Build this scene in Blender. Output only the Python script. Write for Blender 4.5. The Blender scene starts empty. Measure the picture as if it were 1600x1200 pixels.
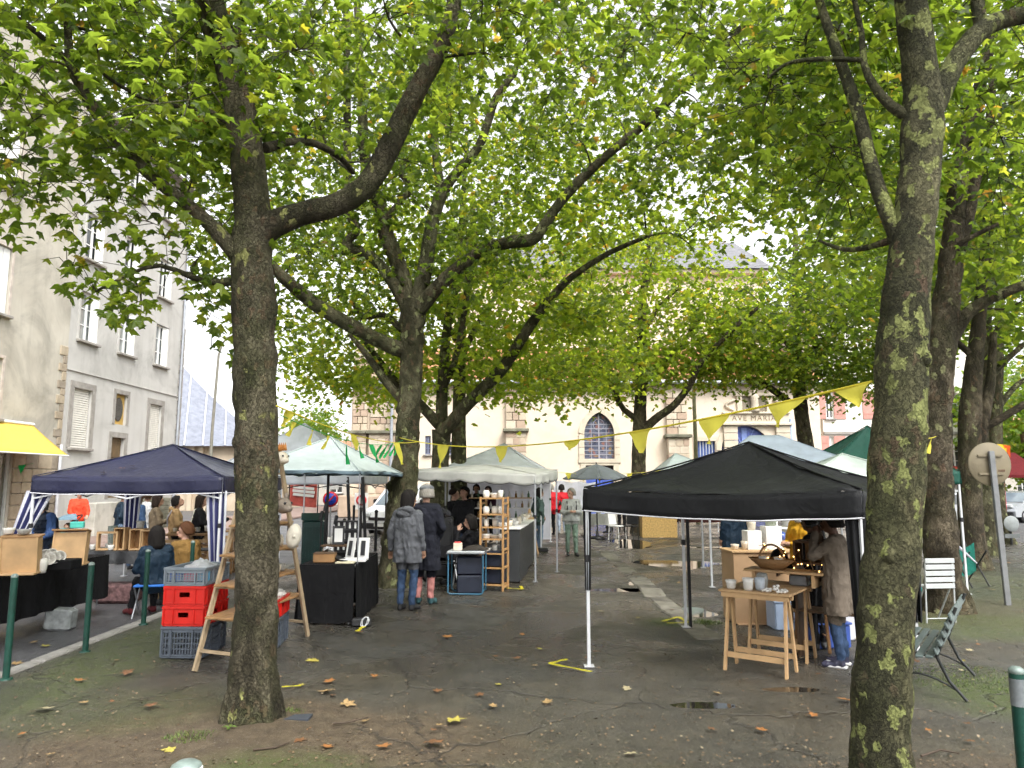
import bpy, math, random
import numpy as np
from mathutils import Vector, Matrix, Euler
from mathutils.noise import noise as pnoise

rnd = random.Random(7)
npr = np.random.default_rng(11)
scene = bpy.context.scene
COL = scene.collection
PI = math.pi

# ------------------------------------------------------------------ camera
FPX, CAM_H = 1140.0, 1.85
PITCH = math.atan(152.0 / FPX)
CP, SP = math.cos(PITCH), math.sin(PITCH)
cam_data = bpy.data.cameras.new("camera")
cam_data.sensor_width = 36.0
cam_data.sensor_fit = 'HORIZONTAL'
cam_data.lens = FPX / 1600.0 * 36.0
cam_data.clip_start, cam_data.clip_end = 0.05, 2000.0
cam = bpy.data.objects.new("camera", cam_data)
cam.location = (0, 0, CAM_H)
cam.rotation_euler = (PI / 2 + PITCH, 0, 0)
COL.objects.link(cam)
scene.camera = cam

# ------------------------------------------------------------------ world, sun, exposure (overcast)
SUN_EL, SUN_AZ = math.radians(52), math.radians(150)
world = bpy.data.worlds.new("World")
scene.world = world
world.use_nodes = True
wn = world.node_tree
wn.nodes.clear()
w_out = wn.nodes.new("ShaderNodeOutputWorld")
w_bg = wn.nodes.new("ShaderNodeBackground")
w_sky = wn.nodes.new("ShaderNodeTexSky")
w_sky.sky_type = 'NISHITA'
w_sky.sun_disc = False
w_sky.sun_elevation = SUN_EL
w_sky.sun_rotation = SUN_AZ
w_sky.air_density = 1.6
w_sky.dust_density = 3.0
w_hs = wn.nodes.new("ShaderNodeHueSaturation")
w_hs.inputs["Saturation"].default_value = 0.10
wn.links.new(w_sky.outputs[0], w_hs.inputs["Color"])
wn.links.new(w_hs.outputs[0], w_bg.inputs["Color"])
w_bg.inputs["Strength"].default_value = 0.15
wn.links.new(w_bg.outputs[0], w_out.inputs["Surface"])
sun_d = bpy.data.lights.new("sun", 'SUN')
sun_d.energy = 1.4
sun_d.angle = math.radians(30)
sun_d.color = (1.0, 0.97, 0.92)
sun = bpy.data.objects.new("sun", sun_d)
# sun_rotation is measured from +Y towards +X
sd = Vector((math.sin(SUN_AZ) * math.cos(SUN_EL), math.cos(SUN_AZ) * math.cos(SUN_EL), math.sin(SUN_EL)))
sun.rotation_euler = sd.to_track_quat('Z', 'Y').to_euler()
sun.location = sd * 40
COL.objects.link(sun)
scene.view_settings.view_transform = 'Standard'
scene.view_settings.look = 'None'
scene.view_settings.exposure = 1.42
scene.view_settings.gamma = 1.0
scene.view_settings.use_curve_mapping = False
scene.render.engine = 'CYCLES'
cy = scene.cycles
cy.use_denoising = True
try:
 cy.denoiser = 'OPENIMAGEDENOISE'
 cy.denoising_prefilter = 'FAST'
except Exception:
 pass
cy.max_bounces = 6
cy.diffuse_bounces = 4
cy.glossy_bounces = 2
cy.transmission_bounces = 4
cy.transparent_max_bounces = 6
cy.caustics_reflective = False
cy.caustics_refractive = False
cy.sample_clamp_indirect = 6.0
cy.use_adaptive_sampling = True
cy.adaptive_threshold = 0.03

# ------------------------------------------------------------------ measuring helpers (photo pixel of the 1600x1200 frame -> place)
def ray(px, py):
 u, v = (px - 800.0) / FPX, (600.0 - py) / FPX
 return Vector((u, CP - v * SP, SP + v * CP))
def at(px, py, Y):
 r = ray(px, py)
 t = Y / r.y
 return Vector((r.x * t, Y, CAM_H + r.z * t))
def gnd(px, py, z=0.0):
 r = ray(px, py)
 t = (z - CAM_H) / r.z
 return Vector((r.x * t, r.y * t, z))
def onx(px, py, X):
 r = ray(px, py)
 t = X / r.x
 return r.y * t, CAM_H + r.z * t
def proj(p):
 x, y, z = p[0], p[1], p[2] - CAM_H
 d = y * CP + z * SP
 if d < 1e-3:
  return None
 return 800 + FPX * x / d, 600 - FPX * (z * CP - y * SP) / d

# ------------------------------------------------------------------ node helper
def socket(v):
 return isinstance(v, bpy.types.NodeSocket)
class NB:
 def __init__(s, name):
  s.m = bpy.data.materials.new(name)
  s.m.use_nodes = True
  s.t = s.m.node_tree
  s.t.nodes.clear()
  s.out = s.t.nodes.new("ShaderNodeOutputMaterial")
  s._oc = None
 def n(s, typ, ins=None, **props):
  nd = s.t.nodes.new("ShaderNode" + typ)
  for k, v in props.items():
   setattr(nd, k, v)
  for k, v in (ins or {}).items():
   sk = nd.inputs[k]
   if socket(v):
    s.t.links.new(v, sk)
   else:
    if hasattr(sk.default_value, '__len__') and not hasattr(v, '__len__'):
     v = (v, v, v)
    if hasattr(sk.default_value, '__len__') and len(sk.default_value) == 4 and len(v) == 3:
     v = (*v, 1.0)
    sk.default_value = v
  return nd
 def oc(s):
  if s._oc is None:
   s._oc = s.n("TexCoord").outputs["Object"]
  return s._oc
 def pos(s):
  return s.n("NewGeometry").outputs["Position"]
 def mapping(s, vec, scale=(1, 1, 1), rot=(0, 0, 0), loc=(0, 0, 0)):
  return s.n("Mapping", {"Vector": vec, "Scale": scale, "Rotation": rot, "Location": loc}).outputs[0]
 def noise(s, vec, scale=5.0, detail=4.0, rough=0.55, dist=0.0, color=False):
  nd = s.n("TexNoise", {"Vector": vec, "Scale": scale, "Detail": detail, "Roughness": rough, "Distortion": dist})
  return nd.outputs["Color" if color else "Fac"]
 def voro(s, vec, scale=5.0, feature='F1', out="Distance", rand=1.0):
  nd = s.n("TexVoronoi", {"Vector": vec, "Scale": scale, "Randomness": rand}, feature=feature)
  return nd.outputs[out]
 def ramp(s, fac, stops, interp='LINEAR'):
  nd = s.n("ValToRGB", {"Fac": fac})
  cr = nd.color_ramp
  cr.interpolation = interp
  while len(cr.elements) < len(stops):
   cr.elements.new(0.5)
  for e, (p, c) in zip(cr.elements, stops):
   e.position = p
   c = (c, c, c) if not hasattr(c, '__len__') else c
   e.color = (*c[:3], 1.0)
  return nd.outputs["Color"]
 def mix(s, fac, a, b, mode='MIX'):
  nd = s.n("MixRGB", {"Fac": fac, "Color1": a, "Color2": b}, blend_type=mode)
  return nd.outputs[0]
 def math(s, op, a, b=0.0, clamp=False):
  nd = s.n("Math", {0: a, 1: b}, operation=op, use_clamp=clamp)
  return nd.outputs[0]
 def sep(s, vec):
  return s.n("SeparateXYZ", {0: vec}).outputs
 def blob(s, vec, cx, cy, rx, ry, wob, soft=0.35):
  """1 inside an uneven ellipse on the ground, 0 outside"""
  m = s.mapping(vec, loc=(-cx / rx, -cy / ry, 0), scale=(1 / rx, 1 / ry, 0))
  d = s.n("VectorMath", {0: m}, operation='LENGTH').outputs["Value"]
  d = s.math('ADD', d, wob)
  return s.n("MapRange", {"Value": d, "From Min": 1.0 + soft / 2, "From Max": 1.0 - soft / 2, "To Min": 0.0, "To Max": 1.0}).outputs[0]
 def bump(s, h, strength=0.3, dist=0.02, normal=None):
  ins = {"Height": h, "Strength": strength, "Distance": dist}
  if normal is not None:
   ins["Normal"] = normal
  return s.n("Bump", ins).outputs[0]
 def surf(s, shader):
  s.t.links.new(shader, s.out.inputs["Surface"])
  return s.m
 def bsdf(s, color, rough=0.6, metal=0.0, normal=None, spec=0.5, **extra):
  ins = {"Base Color": color, "Roughness": rough, "Metallic": metal, "Specular IOR Level": spec}
  if normal is not None:
   ins["Normal"] = normal
  ins.update(extra)
  return s.n("BsdfPrincipled", ins).outputs[0]

MATS = {}
def M(name, col, rough=0.6, var=0.18, scale=6.0, bump=0.15, bscale=60.0, metal=0.0, spec=0.4, dist=0.006):
 """general painted / cast / woven surface: colour that varies a little, fine relief"""
 if name in MATS:
  return MATS[name]
 b = NB(name)
 v = b.oc()
 n1 = b.noise(v, scale, 5)
 lo = tuple(c * (1 - var) for c in col)
 hi = tuple(min(1, c * (1 + var)) for c in col)
 c = b.ramp(n1, [(0.3, lo), (0.7, hi)])
 r = b.n("MapRange", {"Value": b.noise(v, scale * 2.3, 3), "To Min": max(0.05, rough - 0.1), "To Max": min(1, rough + 0.1)}).outputs[0]
 nm = b.bump(b.noise(v, bscale, 4), bump, dist)
 MATS[name] = b.surf(b.bsdf(c, r, metal, nm, spec))
 return MATS[name]
def cloth(name, col, rough=0.85, var=0.2, fold=0.5, fscale=7.0, spec=0.2):
 """clothing: soft folds and a weave"""
 if name in MATS:
  return MATS[name]
 b = NB(name)
 v = b.oc()
 n1 = b.noise(v, 9, 4)
 c = b.ramp(n1, [(0.3, tuple(x * (1 - var) for x in col)), (0.7, tuple(min(1, x * (1 + var)) for x in col))])
 f = b.noise(b.mapping(v, scale=(1, 1, 0.55)), fscale, 3, 0.5, 1.2)
 n0 = b.bump(f, fold, 0.06)
 nm = b.bump(b.noise(v, 420, 2), 0.25, 0.002, n0)
 MATS[name] = b.surf(b.bsdf(c, rough, 0, nm, spec))
 return MATS[name]

# ------------------------------------------------------------------ object helpers
def tag(o, label=None, cat=None, group=None, kind=None):
 if label: o["label"] = label
 if cat: o["category"] = cat
 if group: o["group"] = group
 if kind: o["kind"] = kind
 return o
def thing(name, label, cat, loc=(0, 0, 0), rz=0.0, group=None, kind=None):
 o = bpy.data.objects.new(name, None)
 o.empty_display_size = 0.2
 o.location = loc
 o.rotation_euler = (0, 0, rz)
 COL.objects.link(o)
 return tag(o, label, cat, group, kind)
def copy_tree(o, parent=None):
 c = o.copy()
 COL.objects.link(c)
 c.parent = parent
 for ch in list(o.children):
  copy_tree(ch, c)
 return c

def frame_for(d):
 d = d.normalized()
 a = Vector((0, 0, 1)) if abs(d.z) < 0.9 else Vector((1, 0, 0))
 x = d.cross(a).normalized()
 return x, d.cross(x).normalized()

class MB:
 """collects shapes into one mesh"""
 def __init__(s):
  s.v, s.f, s.mi, s.sm, s.cur = [], [], [], [], 0
 def add(s, verts, faces, smooth=False):
  k = len(s.v)
  s.v.extend([tuple(p) for p in verts])
  s.f.extend([tuple(i + k for i in f) for f in faces])
  s.mi.extend([s.cur] * len(faces))
  s.sm.extend([smooth] * len(faces))
  return s
 def box(s, c, size, rot=None, bev=0.0):
  hx, hy, hz = size[0] / 2, size[1] / 2, size[2] / 2
  R = Matrix.Identity(3) if rot is None else (rot if isinstance(rot, Matrix) else Euler(rot).to_matrix())
  c = Vector(c)
  if bev <= 0:
   vs = [c + R @ Vector((x * hx, y * hy, z * hz)) for z in (-1, 1) for y in (-1, 1) for x in (-1, 1)]
   fs = [(0, 2, 3, 1), (4, 5, 7, 6), (0, 1, 5, 4), (2, 6, 7, 3), (0, 4, 6, 2), (1, 3, 7, 5)]
   return s.add(vs, fs)
  b = min(bev, hx * .9, hy * .9, hz * .9)
  ring = lambda ix, iy: [(-ix, -iy + b), (-ix + b, -iy), (ix - b, -iy), (ix, -iy + b), (ix, iy - b), (ix - b, iy), (-ix + b, iy), (-ix, iy - b)]
  def rg(ix, iy, z): return [c + R @ Vector((x, y, z)) for x, y in ring(ix, iy)]
  vs = rg(hx - b, hy - b, -hz) + rg(hx, hy, -hz + b) + rg(hx, hy, hz - b) + rg(hx - b, hy - b, hz)
  fs = [tuple(range(7, -1, -1)), tuple(range(24, 32))]
  for k in range(3):
   for i in range(8):
    j = (i + 1) % 8
    fs.append((k * 8 + i, k * 8 + j, (k + 1) * 8 + j, (k + 1) * 8 + i))
  return s.add(vs, fs)
 def bar(s, a, b, w, h=None, up=None, bev=0.0):
  a, b = Vector(a), Vector(b)
  d = (b - a)
  L = d.length
  d = d / L
  u = Vector(up) if up is not None else (Vector((0, 0, 1)) if abs(d.z) < 0.95 else Vector((0, 1, 0)))
  x = d.cross(u).normalized()
  z = x.cross(d).normalized()
  R = Matrix((x, d, z)).transposed()
  return s.box((a + b) / 2, (w, L, h or w), R, bev)
 def tube(s, pts, rad, n=8, caps=True, smooth=True, wob=0.0, wseed=0.0, wscale=3.0):
  pts = [Vector(p) for p in pts]
  if not hasattr(rad, '__len__'):
   rad = [rad] * len(pts)
  vs, fs = [], []
  x = None
  for i, p in enumerate(pts):
   d = (pts[min(i + 1, len(pts) - 1)] - pts[max(i - 1, 0)])
   if d.length < 1e-9: d = Vector((0, 0, 1))
   d.normalize()
   if x is None:
    x, _ = frame_for(d)
   x = (x - d * x.dot(d))
   if x.length < 1e-6: x, _ = frame_for(d)
   x.normalize()
   y = d.cross(x)
   for k in range(n):
    a = 2 * PI * k / n
    o = x * math.cos(a) + y * math.sin(a)
    r = rad[i]
    q = p + o * r
    if wob:
     q = p + o * r * (1 + wob * (pnoise(q * wscale + Vector((wseed, 0, 0))) + 0.5 * pnoise(q * wscale * 2.7 + Vector((0, wseed, 0)))))
    vs.append(q)
  for i in range(len(pts) - 1):
   for k in range(n):
    j = (k + 1) % n
    fs.append((i * n + k, i * n + j, (i + 1) * n + j, (i + 1) * n + k))
  s.add(vs, fs, smooth)
  if caps:
   s.add([vs[k] for k in range(n)], [tuple(range(n - 1, -1, -1))])
   s.add([vs[-n + k] for k in range(n)], [tuple(range(n))])
  return s
 def lathe(s, prof, n=16, c=(0, 0, 0), sx=1.0, sy=1.0, smooth=True):
  c = Vector(c)
  vs, fs = [], []
  for r, z in prof:
   for k in range(n):
    a = 2 * PI * k / n
    vs.append(c + Vector((r * math.cos(a) * sx, r * math.sin(a) * sy, z)))
  for i in range(len(prof) - 1):
   for k in range(n):
    j = (k + 1) % n
    fs.append((i * n + k, i * n + j, (i + 1) * n + j, (i + 1) * n + k))
  return s.add(vs, fs, smooth)
 def ball(s, c, r, n=10, m=7, scale=(1, 1, 1), smooth=True, R=None):
  c = Vector(c)
  R = R or Matrix.Identity(3)
  vs = [c + R @ Vector((0, 0, -r * scale[2]))]
  for i in range(1, m):
   t = -PI / 2 + PI * i / m
   for k in range(n):
    a = 2 * PI * k / n
    vs.append(c + R @ Vector((r * math.cos(t) * math.cos(a) * scale[0], r * math.cos(t) * math.sin(a) * scale[1], r * math.sin(t) * scale[2])))
  vs.append(c + R @ Vector((0, 0, r * scale[2])))
  fs = []
  for k in range(n):
   fs.append((0, 1 + (k + 1) % n, 1 + k))
   for i in range(m - 2):
    a0, b0 = 1 + i * n, 1 + (i + 1) * n
    fs.append((a0 + k, a0 + (k + 1) % n, b0 + (k + 1) % n, b0 + k))
   e = 1 + (m - 2) * n
   fs.append((e + k, e + (k + 1) % n, len(vs) - 1))
  return s.add(vs, fs, smooth)
 def prism(s, poly, z0, z1, M4=None):
  """polygon in local xy extruded along z, then placed by a 4x4 matrix"""
  n = len(poly)
  vs = [Vector((x, y, z0)) for x, y in poly] + [Vector((x, y, z1)) for x, y in poly]
  if M4 is not None:
   vs = [M4 @ p for p in vs]
  fs = [tuple(range(n - 1, -1, -1)), tuple(range(n, 2 * n))]
  fs += [(i, (i + 1) % n, n + (i + 1) % n, n + i) for i in range(n)]
  return s.add(vs, fs)
 def grid(s, fn, nu, nv, smooth=True):
  vs = [fn(i / nu, j / nv) for j in range(nv + 1) for i in range(nu + 1)]
  fs = [(j * (nu + 1) + i, j * (nu + 1) + i + 1, (j + 1) * (nu + 1) + i + 1, (j + 1) * (nu + 1) + i) for j in range(nv) for i in range(nu)]
  return s.add(vs, fs, smooth)
 def mesh(s, name, mats):
  me = bpy.data.meshes.new(name)
  me.from_pydata(s.v, [], s.f)
  mats = mats if isinstance(mats, (list, tuple)) else [mats]
  for m in mats:
   me.materials.append(m)
  me.polygons.foreach_set("material_index", s.mi)
  me.polygons.foreach_set("use_smooth", s.sm)
  me.update()
  return me
 def build(s, name, mats, parent=None, loc=None, rot=None):
  o = bpy.data.objects.new(name, s.mesh(name, mats))
  COL.objects.link(o)
  if parent is not None: o.parent = parent
  if loc is not None: o.location = loc
  if rot is not None: o.rotation_euler = rot
  return o
def inst(name, me, parent=None, loc=(0, 0, 0), rot=(0, 0, 0), scale=None):
 o = bpy.data.objects.new(name, me)
 COL.objects.link(o)
 o.parent = parent
 o.location, o.rotation_euler = loc, rot
 if scale: o.scale = scale
 return o
def np_mesh(name, V, Fc, mat, smooth=False):
 """triangle mesh from numpy arrays"""
 me = bpy.data.meshes.new(name)
 nv, nf = len(V), len(Fc)
 me.vertices.add(nv)
 me.vertices.foreach_set("co", np.asarray(V, dtype=np.float32).ravel())
 me.loops.add(nf * 3)
 me.loops.foreach_set("vertex_index", np.asarray(Fc, dtype=np.int32).ravel())
 me.polygons.add(nf)
 me.polygons.foreach_set("loop_start", np.arange(0, nf * 3, 3, dtype=np.int32))
 me.polygons.foreach_set("use_smooth", np.full(nf, smooth))
 me.materials.append(mat)
 me.update(calc_edges=True)
 return me
def solidify(o, t=0.004, off=0.0):
 md = o.modifiers.new("thickness", 'SOLIDIFY')
 md.thickness, md.offset = t, off
 return o
# ------------------------------------------------------------------ ground
def plaza_material():
 b = NB("wet_asphalt_with_moss")
 v = b.pos()
 wob = b.math('MULTIPLY', b.math('SUBTRACT', b.noise(v, 1.3, 5, 0.62), 0.5), 1.3)
 fine = b.noise(v, 210, 3, 0.7)
 grit = b.voro(v, 95, 'F1', "Color")
 big = b.noise(v, 0.55, 5, 0.6, 0.4)
 mid = b.noise(v, 3.1, 6, 0.65)
 base = b.ramp(mid, [(0.3, (0.030, 0.029, 0.027)), (0.5, (0.064, 0.062, 0.056)), (0.7, (0.108, 0.102, 0.090))])
 g2 = b.noise(v, 75, 4, 0.75)
 base = b.mix(b.ramp(g2, [(0.36, 0.8), (0.52, 0.0)]), base, (0.009, 0.009, 0.008))
 base = b.mix(b.ramp(fine, [(0.40, 0.0), (0.70, 0.85)]), base, (0.115, 0.108, 0.094))
 # brown earth and humus film
 brown = b.ramp(mid, [(0.3, (0.032, 0.024, 0.014)), (0.7, (0.085, 0.064, 0.036))])
 base = b.mix(b.math('MULTIPLY', b.ramp(big, [(0.42, 0.0), (0.62, 1.0)]), 0.5), base, brown)
 xyz = b.sep(v)
 nearf = b.n("MapRange", {"Value": b.math('ADD', xyz[1], b.math('MULTIPLY', wob, 1.6)), "From Min": 8.6, "From Max": 5.4}).outputs[0]
 olive = b.ramp(mid, [(0.3, (0.030, 0.028, 0.015)), (0.7, (0.085, 0.072, 0.040))])
 base = b.mix(b.math('MULTIPLY', nearf, 0.5), base, olive)
 # earth round the tree, uneven outline
 earth = b.ramp(b.noise(v, 7, 6, 0.7), [(0.25, (0.04, 0.027, 0.016)), (0.5, (0.09, 0.063, 0.036)), (0.8, (0.16, 0.122, 0.076))])
 e1 = b.blob(v, -1.75, 5.2, 1.75, 1.25, b.math('MULTIPLY', wob, 0.55))
 e2 = b.blob(v, 3.3, 4.2, 2.2, 1.0, wob)
 e3 = b.blob(v, 6.6, 10.8, 2.4, 1.4, wob)
 em = b.math('MAXIMUM', e1, b.math('MAXIMUM', b.math('MULTIPLY', e2, 0.7), b.math('MULTIPLY', e3, 0.6)))
 base = b.mix(b.math('MULTIPLY', em, 0.9), base, earth)
 # moss
 mossc = b.ramp(fine, [(0.3, (0.03, 0.045, 0.008)), (0.75, (0.10, 0.135, 0.022))])
 mm = None
 for (cx, cy, rx, ry, k) in ((4.6, 6.6, 0.95, 0.75, 1.0), (6.5, 9.8, 2.2, 1.0, 0.75), (-4.2, 8.2, 0.55, 2.6, 0.75), (-1.55, 5.0, 0.55, 0.3, 0.75), (8.5, 13.5, 3.0, 3.5, 0.5), (-3.4, 6.3, 1.2, 0.6, 0.4), (2.3, 10.0, 0.5, 0.35, 0.9), (-0.2, 4.6, 1.5, 0.5, 0.25)):
  q = b.math('MULTIPLY', b.blob(v, cx, cy, rx, ry, wob, 0.7), k)
  mm = q if mm is None else b.math('MAXIMUM', mm, q)
 mm = b.math('MULTIPLY', mm, b.ramp(b.noise(v, 11, 5, 0.7), [(0.3, 0.25), (0.6, 1.0)]))
 base = b.mix(mm, base, mossc)
 # pale grit specks
 sp = b.n("SeparateColor", {0: grit}).outputs
 speck = b.ramp(sp[0], [(0.955, 0.0), (0.97, 1.0)])
 base = b.mix(b.math('MULTIPLY', speck, 0.4), base, (0.2, 0.17, 0.13))
 # wetness
 wet = b.ramp(b.noise(v, 0.8, 5, 0.6, 0.6), [(0.34, 0.0), (0.56, 1.0)])
 dry = b.math('MAXIMUM', em, b.math('MAXIMUM', mm, b.math('MULTIPLY', nearf, 0.55)))
 wet = b.math('MULTIPLY', wet, b.math('SUBTRACT', 1.0, dry))
 rough = b.n("MapRange", {"Value": wet, "To Min": 0.70, "To Max": 0.17}).outputs[0]
 # cracks
 cr = b.voro(b.n("VectorMath", {0: v, 1: b.n("VectorMath", {0: b.noise(v, 1.7, 4, 0.6, color=True), 1: (0.7, 0.7, 0)}, operation='MULTIPLY').outputs[0]}, operation='ADD').outputs[0], 0.55, 'DISTANCE_TO_EDGE')
 crack = b.ramp(cr, [(0.0, 1.0), (0.011, 0.0)])
 patch = b.n("SeparateColor", {0: b.voro(b.mapping(v, scale=(1, .55, 1), rot=(0, 0, .2)), .42, 'F1', "Color")}).outputs[0]
 base = b.mix(b.ramp(patch, [(.70, 0.0), (.72, .45)]), base, b.mix(.75, base, (.015, .015, .015)))
 crack = b.math('MULTIPLY', crack, b.ramp(b.noise(v, 0.7, 2), [(0.38, 0.0), (0.52, 1.0)]))
 base = b.mix(b.math('MULTIPLY', crack, 0.6), base, (0.018, 0.016, 0.012))
 h = b.math('ADD', b.math('MULTIPLY', fine, 0.7), b.math('MULTIPLY', b.noise(v, 28, 5, 0.7), 0.8))
 h = b.math('SUBTRACT', h, b.math('MULTIPLY', crack, 1.5))
 nm = b.bump(h, 0.9, 0.016)
 return b.surf(b.bsdf(base, rough, 0, nm, 0.5))

def road_material():
 b = NB("wet_road_asphalt")
 v = b.pos()
 fine = b.noise(v, 180, 3, 0.7)
 mid = b.noise(v, 1.1, 5, 0.6)
 base = b.ramp(mid, [(0.3, (0.045, 0.046, 0.052)), (0.7, (0.085, 0.085, 0.092))])
 base = b.mix(b.ramp(fine, [(0.4, 0.0), (0.8, 0.5)]), base, (0.16, 0.155, 0.15))
 rough = b.n("MapRange", {"Value": mid, "From Min": 0.3, "From Max": 0.7, "To Min": 0.33, "To Max": 0.62}).outputs[0]
 return b.surf(b.bsdf(base, rough, 0, b.bump(fine, 0.5, 0.008), 0.5))

def water_material():
 b = NB("rain_puddle_water")
 v = b.pos()
 return b.surf(b.bsdf((0.022, 0.02, 0.016), 0.04, 0, b.bump(b.noise(v, 14, 2), 0.03, 0.004), 0.7))

def stone_material(name, lo, hi, stain=0.5, scale=1.4):
 b = NB(name)
 v = b.oc()
 n1 = b.noise(v, scale, 6, 0.62)
 c = b.ramp(n1, [(0.28, lo), (0.72, hi)])
 c = b.mix(b.math('MULTIPLY', b.ramp(b.noise(v, 0.5, 6, 0.65, 0.5), [(0.52, 0.0), (0.72, 1.0)]), stain), c, tuple(x * 0.42 for x in lo))
 h = b.math('ADD', b.noise(v, 45, 4, 0.7), b.noise(v, 6, 4))
 return b.surf(b.bsdf(c, 0.9, 0, b.bump(h, 0.35, 0.012), 0.2))

def streak_plaster(name, lo, hi, stain_col, amount, streak=1.0):
 """old render: cloudy colour, rain streaks running down, patches of dark growth"""
 b = NB(name)
 v = b.oc()
 n1 = b.noise(v, 0.8, 6, 0.6)
 c = b.ramp(n1, [(0.3, lo), (0.7, hi)])
 st = b.noise(b.mapping(v, scale=(2.2, 2.2, 0.18)), 1.6, 6, 0.65)
 pt = b.noise(v, 0.42, 6, 0.68, 0.8)
 m = b.math('ADD', b.math('MULTIPLY', b.ramp(st, [(0.5, 0.0), (0.75, 1.0)]), 0.5 * streak), b.ramp(pt, [(0.5, 0.0), (0.68, 1.0)]))
 c = b.mix(b.math('MULTIPLY', m, amount, True), c, stain_col)
 h = b.math('ADD', b.noise(v, 60, 4, 0.7), b.math('MULTIPLY', b.noise(v, 4, 4), 1.5))
 return b.surf(b.bsdf(c, 0.92, 0, b.bump(h, 0.25, 0.01), 0.15))

MAT_PLAZA, MAT_ROAD, MAT_WATER = plaza_material(), road_material(), water_material()
KERB = stone_material("granite_kerb", (0.20, 0.19, 0.175), (0.36, 0.345, 0.32), 0.4, 3)
ROAD_Z = -0.13

def _g(px, py, rx, ry, dx=0, dy=0):
 p = gnd(px, py)
 return (p.x + dx, p.y + dy, rx, ry)
HOLLOWS = [_g(1095, 1100, .30, .085), _g(1085, 956, .5, .5), _g(955, 925, .6, .22, .3, .3), _g(1080, 880, 1.1, .8), _g(985, 848, .55, 1.8), _g(1060, 862, 1.2, .6, 1.6, 1.2), _g(945, 872, .25, .5), _g(1235, 1075, .35, .10), _g(1000, 915, .22, .5)]
PUDDLE_LABELS = ["small mirror-like puddle on the worn asphalt in front of the trestle table", "pale puddle round the rear leg of the black canopy", "thin film of water left of the gutter, under the black canopy", "brown puddle full of fallen leaves beside the gutter", "long shiny puddle leading towards the grey parasol", "wide puddle in front of the chipboard counter", "small puddle at the feet of the woman in green trousers", "narrow puddle near the trestle table's nearest foot", "puddle hugging the gutter slabs"]
def build_ground():
 g = MB().add([(-400, -60, ROAD_Z - 0.004), (400, -60, ROAD_Z - 0.004), (400, 700, ROAD_Z - 0.004), (-400, 700, ROAD_Z - 0.004)], [(0, 1, 2, 3)])
 tag(g.build("ground", MAT_ROAD), kind="structure")
 # raised square: uneven sheet, finer near the camera, with a skirt
 x0, x1, y0, y1 = -4.82, 15.5, -6.0, 40.5
 def hz(x, y):
  e = min(1.0, (x - x0) / 0.3)
  for (cx, cy, rx, ry) in HOLLOWS:
   d2 = ((x - cx) / rx) ** 2 + ((y - cy) / ry) ** 2
   if d2 < 6: e0 = 0.03 * math.exp(-d2); break
  else: e0 = 0
  return -e0 + e * (0.016 * pnoise(Vector((x * 0.8, y * 0.8, 0))) + 0.008 * pnoise(Vector((x * 2.9, y * 2.9, 4))) + 0.05 * math.exp(-((x + 1.95) ** 2 + (y - 5.7) ** 2) / 0.35))
 xs = np.concatenate([np.linspace(x0, 0, 50), np.linspace(0.05, 5, 100), np.linspace(5.3, x1, 24)])
 ys = np.concatenate([np.linspace(y0, 2.4, 8), np.linspace(2.6, 11, 130), np.linspace(11.1, 22, 80), np.linspace(22.5, y1, 30)])
 nx = len(xs)
 V = [(x, y, hz(x, y)) for y in ys for x in xs]
 Fc = [(j * nx + i, j * nx + i + 1, (j + 1) * nx + i + 1, (j + 1) * nx + i) for j in range(len(ys) - 1) for i in range(nx - 1)]
 m = MB().add(V, Fc, True)
 for (a, c_) in (((x0, y0), (x0, y1)), ((x1, y0), (x1, y1)), ((x0, y1), (x1, y1))):
  m.add([(a[0], a[1], 0), (c_[0], c_[1], 0), (c_[0], c_[1], -0.3), (a[0], a[1], -0.3)], [(0, 1, 2, 3)])
 tag(m.build("square_pavement", MAT_PLAZA), kind="structure")
 # kerb stones along the road
 kb = thing("kerb", None, None, (0, 0, 0), kind="structure")
 rr = random.Random(3)
 y = -2.0
 while y < 38:
  L = 0.98 + rr.uniform(-0.03, 0.03)
  MB().box((-4.91 + rr.uniform(-0.006, 0.006), y + L / 2, -0.065 + rr.uniform(-0.006, 0.006)), (0.16, L - 0.014, 0.17), (0, 0, rr.uniform(-0.006, 0.006)), 0.018).build("kerb_stone", KERB, kb)
  y += L
 # gutter of concrete slabs across the square
 gt = thing("gutter", None, None, (0, 0, 0), kind="structure")
 GM = [stone_material("worn_gutter_concrete_%d" % i, lo, hi, 0.7, 4) for i, (lo, hi) in enumerate([((0.13, 0.12, 0.10), (0.27, 0.25, 0.21)), ((0.07, 0.065, 0.055), (0.18, 0.165, 0.14))])]
 y = 8.9
 while y < 30:
  L = rr.uniform(0.35, 0.95)
  if rr.random() < .18: y += L * .7; continue
  xg = 2.32 + 0.02 * math.sin(y) + (0.012 * (y - 8))
  MB().box((xg, y + L / 2, -0.016 + rr.uniform(-0.006, 0.006)), (0.34 + rr.uniform(-.03, .05), L - 0.04, 0.05), (rr.uniform(-.012, .012), rr.uniform(-.03, .03), rr.uniform(-.09, .09)), 0.02).build("gutter_slab", GM[rr.random() < 0.4], gt)
  y += L
 # puddles: level water standing in the hollows
 for (cx, cy, rx, ry), label in zip(HOLLOWS, PUDDLE_LABELS):
  n = 20
  m = MB().add([(cx, cy, -.012)] + [(cx + rx * 1.9 * math.cos(2 * PI * i / n), cy + ry * 1.9 * math.sin(2 * PI * i / n), -.012) for i in range(n)], [(0, 1 + i, 1 + (i + 1) % n) for i in range(n)])
  tag(m.build("puddle", MAT_WATER), label, "puddle", "rain puddles on the square")
build_ground()

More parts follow.
